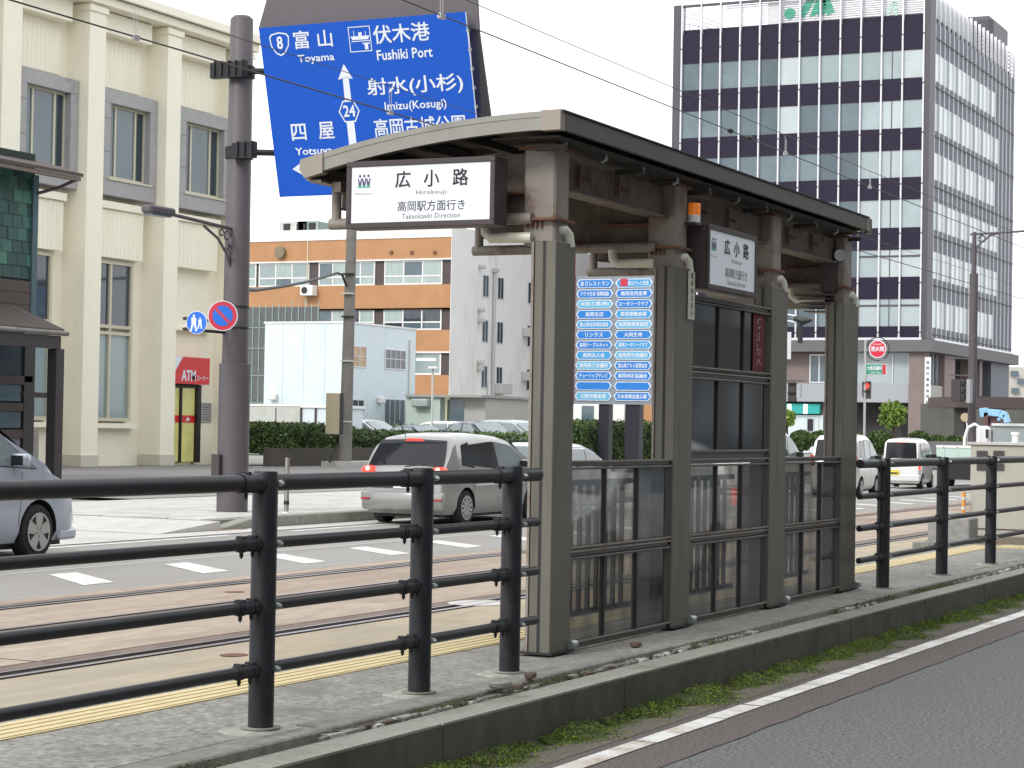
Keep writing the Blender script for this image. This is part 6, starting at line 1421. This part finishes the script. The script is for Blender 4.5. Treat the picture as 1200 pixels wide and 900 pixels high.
# dark car at the left behind the utility pole
# vans at right
def lamps(t, zz, y_, W2, on=True, n_='tail_lamp'):
    for s_ in (-1, 1): MB().box((-.02, s_ * (W2 - .16), zz), (.05, s_ * (W2 - .03), zz + .3)).build(n_, lamp_off, t, bevel=.02)
A = gz(1009, 582, 0); S3 = .83
r_ = car_a('mini', 'white van with dark rear window partly hidden by the last shelter column', p_white); t = r_[0]
for s_ in (-1, 1): MB().box((-.02, s_ * .58, .92), (.05, s_ * .70, 1.22)).build('tail_lamp', lamp_off, t, bevel=.02)
MB().box((.235, -.5, 1.69), (.29, -.2, 1.73)).build('high_brake_lamp', lamp_red, t); MB().box((-.01, -.5, .3), (.04, .5, .6)).build('rear_bumper', p_white, t, bevel=.02)
mirror(t, 2.6, .70, 1.12, plas); seam(t, r_[1], [(1.87, .25), (1.87, 1.05)]); seam(t, r_[1], [(1.08, .25), (1.08, 1.05)])
ang = R(4); ca, sa = math.cos(ang), math.sin(ang); lx, ly = .55 * S3, -.72 * S3; place(t, (A.x - (lx * ca - ly * sa), A.y - (lx * sa + ly * ca), 0), ang, S3)
fp = gy(937, 545, 16.4); r_ = car_a('van', 'nearest white van, only its nose showing between the third and fourth columns', p_white); t = r_[0]; mirror(t, 3.15, .8, 1.15, plas)
place(t, (fp.x - 4.1 * .80, 16.9, 0), R(2), .86)
A = gz(1081, 573, 0); S4 = .775
r_ = car_a('kei', 'small white van with yellow number plate seen from behind at right', p_white); t = r_[0]
for s_ in (-1, 1): MB().box((-.02, s_ * .66, .72), (.04, s_ * .73, 1.02)).build('tail_lamp', lamp_red if s_ < 0 else lamp_off, t, bevel=.01)
MB().box((.02, -.16, 1.72), (.10, .16, 1.775)).build('high_brake_lamp', lamp_hot, t); MB().box((-.03, -.70, .28), (.05, .70, .52)).build('rear_bumper', p_white, t, bevel=.03)
npn = MB().box((-.05, .05, .50), (-.03, .42, .68)).build('number_plate', mat('plate_yellow', (.75, .60, .05), .5, 0, .05), t); MB().box((-.054, .1, .54), (-.051, .37, .60)).build('plate_digits', black, npn)
mirror(t, 2.6, .72, 1.18, plas); seam(t, r_[1], [(2.13, .25), (2.13, 1.06)]); seam(t, r_[1], [(1.35, .25), (1.35, 1.06)]); MB().tube([(.0, .1, 1.10), (.02, -.2, 1.14)], .012, 5).build('rear_wiper', plas, t)
ang = R(6); ca, sa = math.cos(ang), math.sin(ang); lx, ly = .55 * S4, -.72 * S4; place(t, (A.x - (lx * ca - ly * sa), A.y - (lx * sa + ly * ca), 0), ang, S4)
# kei truck with pale green bed
TX = 62.6
a_, b_ = gx(1097, 540, TX), gx(1138, 540, TX)
t = thing('small_truck', 'small truck with pale green drop side bed right of the white van', 'truck', (TX, b_.y, 0))
zt_, zm_, zb_ = gx(1115, 523, TX).z, gx(1115, 541, TX).z, gx(1115, 562, TX).z
mint = mat('mint_paint', (.50, .66, .60), .4, .0, .03, coat=.3)
MB().box((TX, b_.y - .5, zm_), (TX + 2.2, a_.y, zt_)).build('cargo_bed', mint, t, bevel=.02)
for k in range(4): MB().box((TX - .02, b_.y - .45 + .42 * k, zm_ + .02), (TX, b_.y - .41 + .42 * k, zt_ - .02)).build('rib', mint, t)
MB().box((TX + .1, b_.y - .4, zb_), (TX + 3.4, a_.y - .1, zm_ - .005)).build('chassis', plas, t)
MB().box((TX + 2.25, b_.y - .4, zm_ - .2), (TX + 3.5, a_.y - .02, zt_ + .02)).build('cab', p_white, t, bevel=.1)
MB().box((TX - .02, b_.y - .5, zt_ - .05), (TX + .02, a_.y, zt_ + .03)).build('bed_rim', whitem, t)
for y in (a_.y - .28, b_.y - .2): MB().tube([(TX + .6, y - .1, .24), (TX + .6, y + .08, .24)], .24, 20).build('wheel', tyre, t)
for y in (a_.y - .25, b_.y - .3): MB().box((TX - .03, y - .1, zm_ - .12), (TX, y + .1, zm_ - .03)).build('tail_lamp', lamp_off, t)
# crane truck far right
DX = 78
def q_(px, py): return gx(px, py, DX)
t = thing('crane_truck', 'white lorry with folded light blue crane arm at the right edge', 'truck', (DX, q_(1150, 540).y, 0))
a_, b_ = q_(1142, 525), q_(1160, 525); MB().box((DX, b_.y, .35), (DX + 2, a_.y, q_(1150, 499).z)).build('cab', p_white, t, bevel=.12)
MB().box((DX - .02, b_.y + .06, q_(1150, 513).z), (DX, b_.y + .16, q_(1150, 503).z)).build('cab_window', car_gl, t)
c_ = q_(1240, 525); MB().box((DX + .3, c_.y, .5), (DX + 2.4, b_.y - .02, q_(1170, 499).z)).build('cargo_box', mat('box_silver', (.36, .40, .42), .45, .3, .05, 2), t)
MB().box((DX + .2, c_.y, q_(1170, 499).z), (DX + 2.5, b_.y, q_(1170, 496).z)).build('box_rim', p_white, t)
cb_ = mat('crane_blue', (.28, .52, .78), .4, 0, .04)
for k, (pa, pb, hh) in enumerate((((1142, 483.5), (1150, 482.5), .17), ((1149.5, 482.5), (1166, 484), .13), ((1166, 484.5), (1172, 487), .13), ((1171, 485), (1174, 495), .09))):
    A_, B_ = q_(*pa), q_(*pb); d_ = (B_ - A_).normalized(); n_ = Vector((1, 0, 0)).cross(d_) * hh
    MB().prism([A_ - n_ + Vector((.8, 0, 0)), B_ - n_ + Vector((.8, 0, 0)), B_ + n_ + Vector((.8, 0, 0)), A_ + n_ + Vector((.8, 0, 0))], (.4, 0, 0)).build('crane_arm', cb_, t, bevel=.02)
MB().box((DX + 1.0, q_(1163, 490).y, q_(1150, 496).z), (DX + 1.4, q_(1153, 490).y, q_(1150, 488).z)).build('crane_body', mat('crane_brown', (.12, .05, .05), .6), t)
MB().box((DX + .8, q_(1152, 490).y, q_(1150, 500).z), (DX + 1.2, q_(1147, 490).y, q_(1150, 483).z)).build('crane_post', mat('crane_brown', (.12, .05, .05), .6), t)
MB().tube([q_(1171, 484) + Vector((.9, 0, 0)), q_(1163, 492) + Vector((.9, 0, 0))], .06, 6).build('ram', cb_, t); 
MB().tube([(DX + .3, a_.y, .5), (DX + .3, a_.y, 0)], .4, 16).build('wheel', tyre, t)
c = gx(1131.5, 489, 80); t = thing('traffic_mirror', 'round beige backed traffic mirror on a thin pole left of the right lamp pole', 'mirror', (80, c.y, 0))
disc(Vector((79.9, c.y, c.z)), .17, Vector((-1, 0, 0)), mat('mirror_beige', (.45, .36, .25), .6, 0, .05), 'mirror_disc', t, 20, .05); MB().tube([(80, c.y, c.z), (80, c.y - .1, c.z - .5), (80, c.y - .1, 0)], .03, 6).build('pole', MATS['post_grey'] if 'post_grey' in MATS else whitem, t)
# a car on the near road, seen only mirrored in the shelter glass
t = car_a('wagon', 'white car on the near road right of the view, mirrored in the shelter glass', p_white)[0]
for s_ in (-1, 1): MB().box((-.03, s_ * .55, .80), (.03, s_ * .75, .98)).build('tail_lamp', lamp_red, t, bevel=.01)
place(t, (20.1, 2.05, 0), R(180), 1.0)
# figure of bent white pipe and planter at right
c = gx(1137, 520, 73.5)
t = thing('bent_pipe', 'white bent vent pipe rising behind the pale green truck bed', 'pipe', (73.5, c.y, 0)); z_ = gx(1140, 497, 73.5).z
MB().tube([(73.5, c.y + .2, 0), (73.5, c.y + .2, z_ - .5), (73.5, c.y + .08, z_ - .12), (73.5, c.y - .15, z_), (73.5, c.y - .3, z_ - .08), (73.5, c.y - .3, z_ - 1)], .06, 8).build('pipe', whitem, t, smooth=60)

# ================================================================ CABINET, BLOCK AND POST AT RIGHT
CXX = 26.2; a_ = gx(1137, 560, CXX)
t = thing('utility_cabinet', 'large cream metal utility cabinet with dark vents behind the right railing', 'cabinet', (CXX, a_.y, .1))
zt_ = gx(1160, 521.5, CXX).z
MB().box((CXX, 3.3, .1), (CXX + 2.2, a_.y, zt_)).build('cabinet_body', cabinet_m, t, bevel=.01)
MB().box((CXX - .03, 3.27, zt_ + .002), (CXX + 2.23, a_.y + .04, zt_ + .035)).build('cabinet_lid', mat('lid_grey', (.5, .5, .48), .5), t)
MB().box((CXX - .01, 3.3, .38), (CXX - .001, a_.y, .392)).build('panel_seam', brown_p, t)
vm = mat('vent_grey', (.12, .115, .11), .6, 0, .2, 10)
for (px, py) in ((1151, 532), (1170.5, 532), (1151, 547), (1170.5, 547)):
    c = gx(px, py, CXX); v_ = MB().box((CXX - .02, c.y - .068, c.z - .042), (CXX - .0, c.y + .068, c.z + .042)).build('vent', vm, t)
    for k in range(4): MB().box((CXX - .028, c.y - .06, c.z - .034 + .02 * k), (CXX - .02, c.y + .06, c.z - .028 + .02 * k)).build('louvre', plas, v_)
MB().box((CXX - .05, 3.2, .0), (CXX + 2.3, a_.y + .3, .1)).build('plinth', concrete, t)
c = gx(1190, 513, CXX + .8); MB().tube([(CXX + .8, c.y, zt_), (CXX + .8, c.y, zt_ + .16)], .045, 12).build('vent_stack', whitem, t, smooth=60); MB().tube([(CXX + .8, c.y, zt_ + .13), (CXX + .8, c.y, zt_ + .17)], .06, 12).build('stack_cap', whitem, t)
MB().box((24.98, 4.66, .0), (CXX, 6.6, .245)).build('ramp_base', plat_m, kind='structure')
MB().box((25.4, 5.2, .24), (25.62, 6.0, .33)).build('step_ledge', mat('step_brown', (.20, .165, .13), .9, 0, .2, 9), kind='structure')
c0, c1_ = gx(1087, 622, 25.0), gx(1136, 622, 25.0)
t = thing('concrete_block', 'rough grey concrete block standing at the end of the platform behind the railing', 'block', (25.0, c1_.y, 0))
MB().box((25.0, c1_.y, .0), (25.45, c0.y, gx(1100, 606.5, 25.0).z)).build('block', mat('block_concrete', (.26, .26, .25), .95, 0, .25, 12, bump=(50, .5, .006)), t, bevel=.015)
c = gx(1135, 587, 26.1); t = thing('delineator_post', 'small orange and white delineator post beside the cream cabinet', 'post', (26.0, c.y, .2))
MB().tube([(26.05, c.y + .05, gx(1135, 598, 26).z - .3), (26.05, c.y + .05, gx(1135, 577, 26).z)], .025, 10).build('post', mat('delineator_orange', (.75, .32, .06), .5, 0, .1, 20), t)
for z in (.62, .74): MB().tube([(26.05, c.y + .05, z), (26.05, c.y + .05, z + .04)], .0275, 10).build('band', pvc, t)

# ================================================================ SIGNALS, SMALL SIGNS, LAMPS AT RIGHT
HX = 98
def h_(px, py): return gx(px, py, HX)
c = h_(1013, 500)
t = thing('signal_post', 'thin grey post carrying the hydrant sign and the red traffic signal', 'post', (HX, c.y, 0))
MB().tube([(HX, c.y, 0), (HX, c.y, h_(1013, 398).z)], .06, 8).build('shaft', mat('post_grey', (.45, .45, .44), .5, .2, .05), t)
c = h_(1028.7, 409)
t = thing('hydrant_sign', 'round red hydrant sign 消火栓 in a metal ring above the green shop sign', 'sign', c)
d0, ax, up, nn = disc(Vector((HX - .05, c.y, c.z)), .43, Vector((-1, 0, 0)), s_white, 'rim', t); disc(Vector((HX - .06, c.y, c.z)), .385, Vector((-1, 0, 0)), mat('hydrant_red', (.68, .02, .05), .4, 0, .04), 'red_face', t, th=.004)
text('消火栓', s_white, Vector((HX - .075, c.y, c.z)), (0, -1, 0), (0, 0, 1), .24, .68, t, .03); text('FIRE HYDRANT', s_white, Vector((HX - .075, c.y, c.z + .22)), (0, -1, 0), (0, 0, 1), .07, .4, t, .01)
ring_ = MB().tube([(HX, c.y + math.cos(k * .26) * .56, c.z + math.sin(k * .26) * .56) for k in range(-7, 17)], .025, 6).build('ring', plas, t)
c = h_(1027, 433)
t = thing('clinic_sign', 'green and red rectangular clinic sign 大角耳鼻科 below the hydrant sign', 'sign', c)
b_ = MB().box((HX - .05, c.y - .50, c.z - .26), (HX, c.y + .52, c.z + .26)).build('board', s_white, t)
MB().add([(HX - .055, c.y + a_, c.z + q) for a_, q in ((.50, .0), (-.3, .0), (-.3, .24), (.50, .24))], [(0, 1, 2, 3)]).build('green_field', mat('sign_green', (.02, .25, .14), .4, 0, .03), b_)
MB().add([(HX - .055, c.y + a_, c.z + q) for a_, q in ((.50, .0), (-.3, .0), (-.3, -.24), (.50, -.24))], [(0, 1, 2, 3)]).build('green_field', MATS['sign_green'], b_)
MB().add([(HX - .055, c.y + a_, c.z + q) for a_, q in ((-.31, -.24), (-.48, -.24), (-.48, .24), (-.31, .24))], [(0, 1, 2, 3)]).build('red_field', redp, b_)
text('大角耳鼻科', s_white, Vector((HX - .06, c.y + .08, c.z + .06)), (0, -1, 0), (0, 0, 1), .22, .72, b_, .03); text('この先 100m', s_white, Vector((HX - .06, c.y + .05, c.z - .15)), (0, -1, 0), (0, 0, 1), .11, .6, b_, .02)
def signal(c, label, lit, back=False, s_=1.0):
    t = thing('traffic_signal', label, 'traffic light', c); X0 = c.x
    o = MB().box((X0, c.y - .19 * s_, c.z - .42 * s_), (X0 + .18, c.y + .19 * s_, c.z + .42 * s_)).build('housing', frame_br, t, bevel=.02)
    for k in range(2):
        z = c.z + (.2 - .4 * k) * s_
        MB().box((X0 - .15, c.y - .17 * s_, z + .14 * s_), (X0, c.y + .17 * s_, z + .17 * s_)).build('visor', plas, o)
        if not back: disc(Vector((X0 - .01, c.y, z)), .13 * s_, Vector((-1, 0, 0)), lamp_red if (lit and k == 0) else glass_d, 'lens', o, 16)
    return t
c = h_(1015.5, 457); t = signal(c, 'pedestrian signal showing a red light below the green clinic sign', True)
MB().box((HX - .04, c.y + .02, c.z + .04), (HX - .02, c.y + .34, c.z + .38)).build('red_glow_panel', lamp_red, t) if False else None
MB().box((HX - .02, c.y + .22, c.z - .3), (HX + .1, c.y + .5, c.z + .35)).build('side_housing', ja_balc, t)
c = gx(928, 459, 96); t = signal(c, 'dark traffic signal seen from the back between the last two columns', False, True, 1.1); MB().box((96, c.y - .6, c.z + .50), (96.1, c.y + .4, c.z + .54)).build('arm', plas, t); MB().box((95.9, c.y - .46, c.z - .3), (96.1, c.y - .26, c.z + .35)).build('side_housing', ja_balc, t)
MB().tube([(96.05, c.y + .4, 0), (96.05, c.y + .4, c.z + .6)], .05, 8).build('post', plas, t)
c = gx(938, 380, 96); t = thing('loud_hailer', 'small dark horn shaped fitting on a thin post left of the last column', 'fitting', c)
MB().tube([(96, c.y + .3, c.z + .3), (96, c.y - .15, c.z + .15), (96, c.y - .6, c.z + .2)], [.14, .2, .05], 8).build('horn', plas, t); MB().tube([(96, c.y, c.z - .9), (96, c.y, c.z + .2)], .13, 8).build('stem', plas, t)
c = gx(924.5, 405, 96); MB().box((96, c.y - .08, c.z - .65), (96.1, c.y + .08, c.z + .65)).build('white_plate', alu, t)
for dz in (0, .3): c = gx(922, 378, 96); MB().tube([(96, c.y + .6, c.z + dz + .2), (96, c.y - .5, c.z + dz)], .045, 6).build('arm', alu, t)
# right street lamp
LX_ = 74.8; c = gx(1139, 500, LX_)
t = thing('street_lamp', 'tall grey brown street lamp pole with long arm at right before the tower', 'street lamp', (LX_, c.y, 0))
zm_ = gx(1140, 321, LX_).z; zt_ = gx(1141, 272, LX_).z
MB().tube([(LX_, c.y, 0), (LX_, c.y, zm_)], .155, 16).build('lower_pole', polem, t, smooth=60); MB().tube([(LX_, c.y, zm_), (LX_, c.y, zt_)], .075, 12).build('upper_pole', polem, t, smooth=60)
e_ = gx(1230, 269, LX_); MB().tube([(LX_, c.y + .15, zt_ - .08), (LX_, e_.y, e_.z)], .04, 8).build('arm', polem, t, smooth=60)
MB().tube([(LX_, c.y - .0, zt_ - .75), (LX_, c.y - .2, zt_ - .42), (LX_, c.y - .55, zt_ - .15), (LX_, c.y - 1.1, zt_ + .0)], .035, 8).build('brace', polem, t, smooth=60)
MB().tube([(LX_, c.y - .12 + .12 * math.cos(k * .5) - .15, zt_ - .25 + .12 * math.sin(k * .5)) for k in range(13)], .03, 6).build('scroll', polem, t, smooth=60)
MB().tube([(LX_, c.y - .02, gx(1140, 421, LX_).z), (LX_, gx(1110, 419, LX_).y, gx(1110, 419, LX_).z)], .03, 6).build('cross_arm', polem, t)
# big signal hood near the right lamp pole
c = gx(1125, 457, 73.5)
t = thing('traffic_signal', 'dark hooded traffic signal seen from the side on the right lamp pole', 'traffic light', c)
MB().box((73.4, c.y - .05, c.z - .42), (73.8, c.y + .30, c.z + .38)).build('housing', frame_br, t, bevel=.02)
MB().box((73.4, c.y - .38, c.z - .45), (73.8, c.y - .25, c.z + .38)).build('back_plate', ja_balc, t)
for k in range(3): MB().prism([(73.4, c.y - .24, c.z + .3 - .27 * k), (73.4, c.y - .05, c.z + .12 - .27 * k), (73.4, c.y - .05, c.z + .3 - .27 * k)], (.3, 0, 0)).build('visor', plas, t)
MB().box((73.4, c.y - .4, c.z + .5), (73.5, c.y + .4, c.z + .54)).build('arm', polem, t)
# planters, clipped balls and young tree in front of the tower
def ball(px, py, r_px, dp, label, ms=None, n_=2600):
    c = gd(px, py, dp); r_ = r_px * dp / FPX
    t = thing('clipped_shrub', label, 'shrub', (c.x, c.y, 0), 'round clipped shrubs along the road in front of the tower')
    d = rng.normal(size=(n_, 3)); d /= np.linalg.norm(d, axis=1)[:, None]; rr_ = r_ * (1 - np.abs(rng.normal(0, .12, n_))) * (1 + .07 * np.sin(d[:, 0] * 7) * np.sin(d[:, 2] * 6 + 1))
    P_ = d * rr_[:, None] * np.array([1, 1, .85]) + np.array(c); leaves('foliage', P_, .085, ms or [leaf_a, leaf_a, leaf_b], t)
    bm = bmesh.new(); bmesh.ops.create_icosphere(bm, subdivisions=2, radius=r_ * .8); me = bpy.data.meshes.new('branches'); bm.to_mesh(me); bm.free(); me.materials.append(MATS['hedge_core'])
    o = bpy.data.objects.new('branches', me); COL.objects.link(o); o.parent = t; o.location = Vector((c.x, c.y, c.z)) - Vector(t.location)
    MB().tube([(c.x, c.y, 0), (c.x, c.y, c.z)], .08, 6).build('stem', bark, t)
for i, (px, py, r_, dp) in enumerate([(939, 516, 14, 100), (961, 515, 12, 104), (1007, 519, 13, 104), (1032, 517, 15, 98), (1077, 517, 14, 98), (1098, 520, 12, 100), (1119, 521, 13, 99)]):
    ball(px, py, r_, dp, ['round clipped shrub nearest the third shelter column', 'smaller round shrub left of the last shelter column', 'round shrub right of the last column behind the white van', 'round shrub left of the young bright tree', 'round shrub right of the young bright tree', 'low shrub in the grey planter, left one', 'low shrub in the grey planter, right one'][i])
def tree(px, py_t, py_b, dp, w_px, label):
    c = gd(px, py_b, dp); zt = gd(px, py_t, dp).z; r_ = w_px * dp / FPX / 2
    t = thing('young_tree', label, 'tree', (c.x, c.y, 0)); P_ = []
    tk = MB().tube([(c.x, c.y, 0), (c.x + .05, c.y, 1.2), (c.x, c.y, zt - r_)], [.09, .07, .04], 8).build('trunk', bark, t)
    for k in range(10):
        a_ = k * 2.4; zz = zt - r_ * (.35 + .17 * k); q = Vector((c.x + math.cos(a_) * r_ * .7, c.y + math.sin(a_) * r_ * .7, zz)); MB().tube([(c.x, c.y, zz - .3), q], [.03, .012], 5).build('limb', bark, t)
        s_ = r_ * random.uniform(.35, .5); d = rng.normal(size=(330, 3)) * s_ * .5; P_ += list(d + np.array(q))
    leaves('crown', np.array(P_), .10, [leaf_y, leaf_y, leaf_b], t)
tree(1047, 472, 505, 96, 26, 'young bright green tree among the round shrubs before the tower')
tree(922, 482, 505, 100, 16, 'small bright tree just right of the third shelter column')
c0, c1_ = gd(1084, 528, 96), gd(1135, 528, 96)
t = thing('grey_planter', 'long grey planter box below the low shrubs at right', 'planter', (c0.x, c0.y, 0))
zt_ = gd(1110, 508.5, 96).z - .35
MB().prism([(c0.x, c0.y, 0), (c1_.x, c1_.y, 0), (c1_.x, c1_.y, 1.25), (c0.x, c0.y, 1.25)], (1.5, 1.0, 0)).build('planter_box', mat('planter_grey', (.17, .17, .18), .8, 0, .08), t)
# shrubs in front of the outbuildings behind the lot
hedge('low green hedge behind the parked cars in front of the pale blue building', gy(400, 500, 52).x, gy(520, 500, 52).x, 52, 53.4, .2, 1.5, 8000, .10, [leaf_a, leaf_b])
for o in list(bpy.data.objects):
    if o.type == 'EMPTY' and o.get('category') and not o.get('label'): print('NO LABEL', o.name)
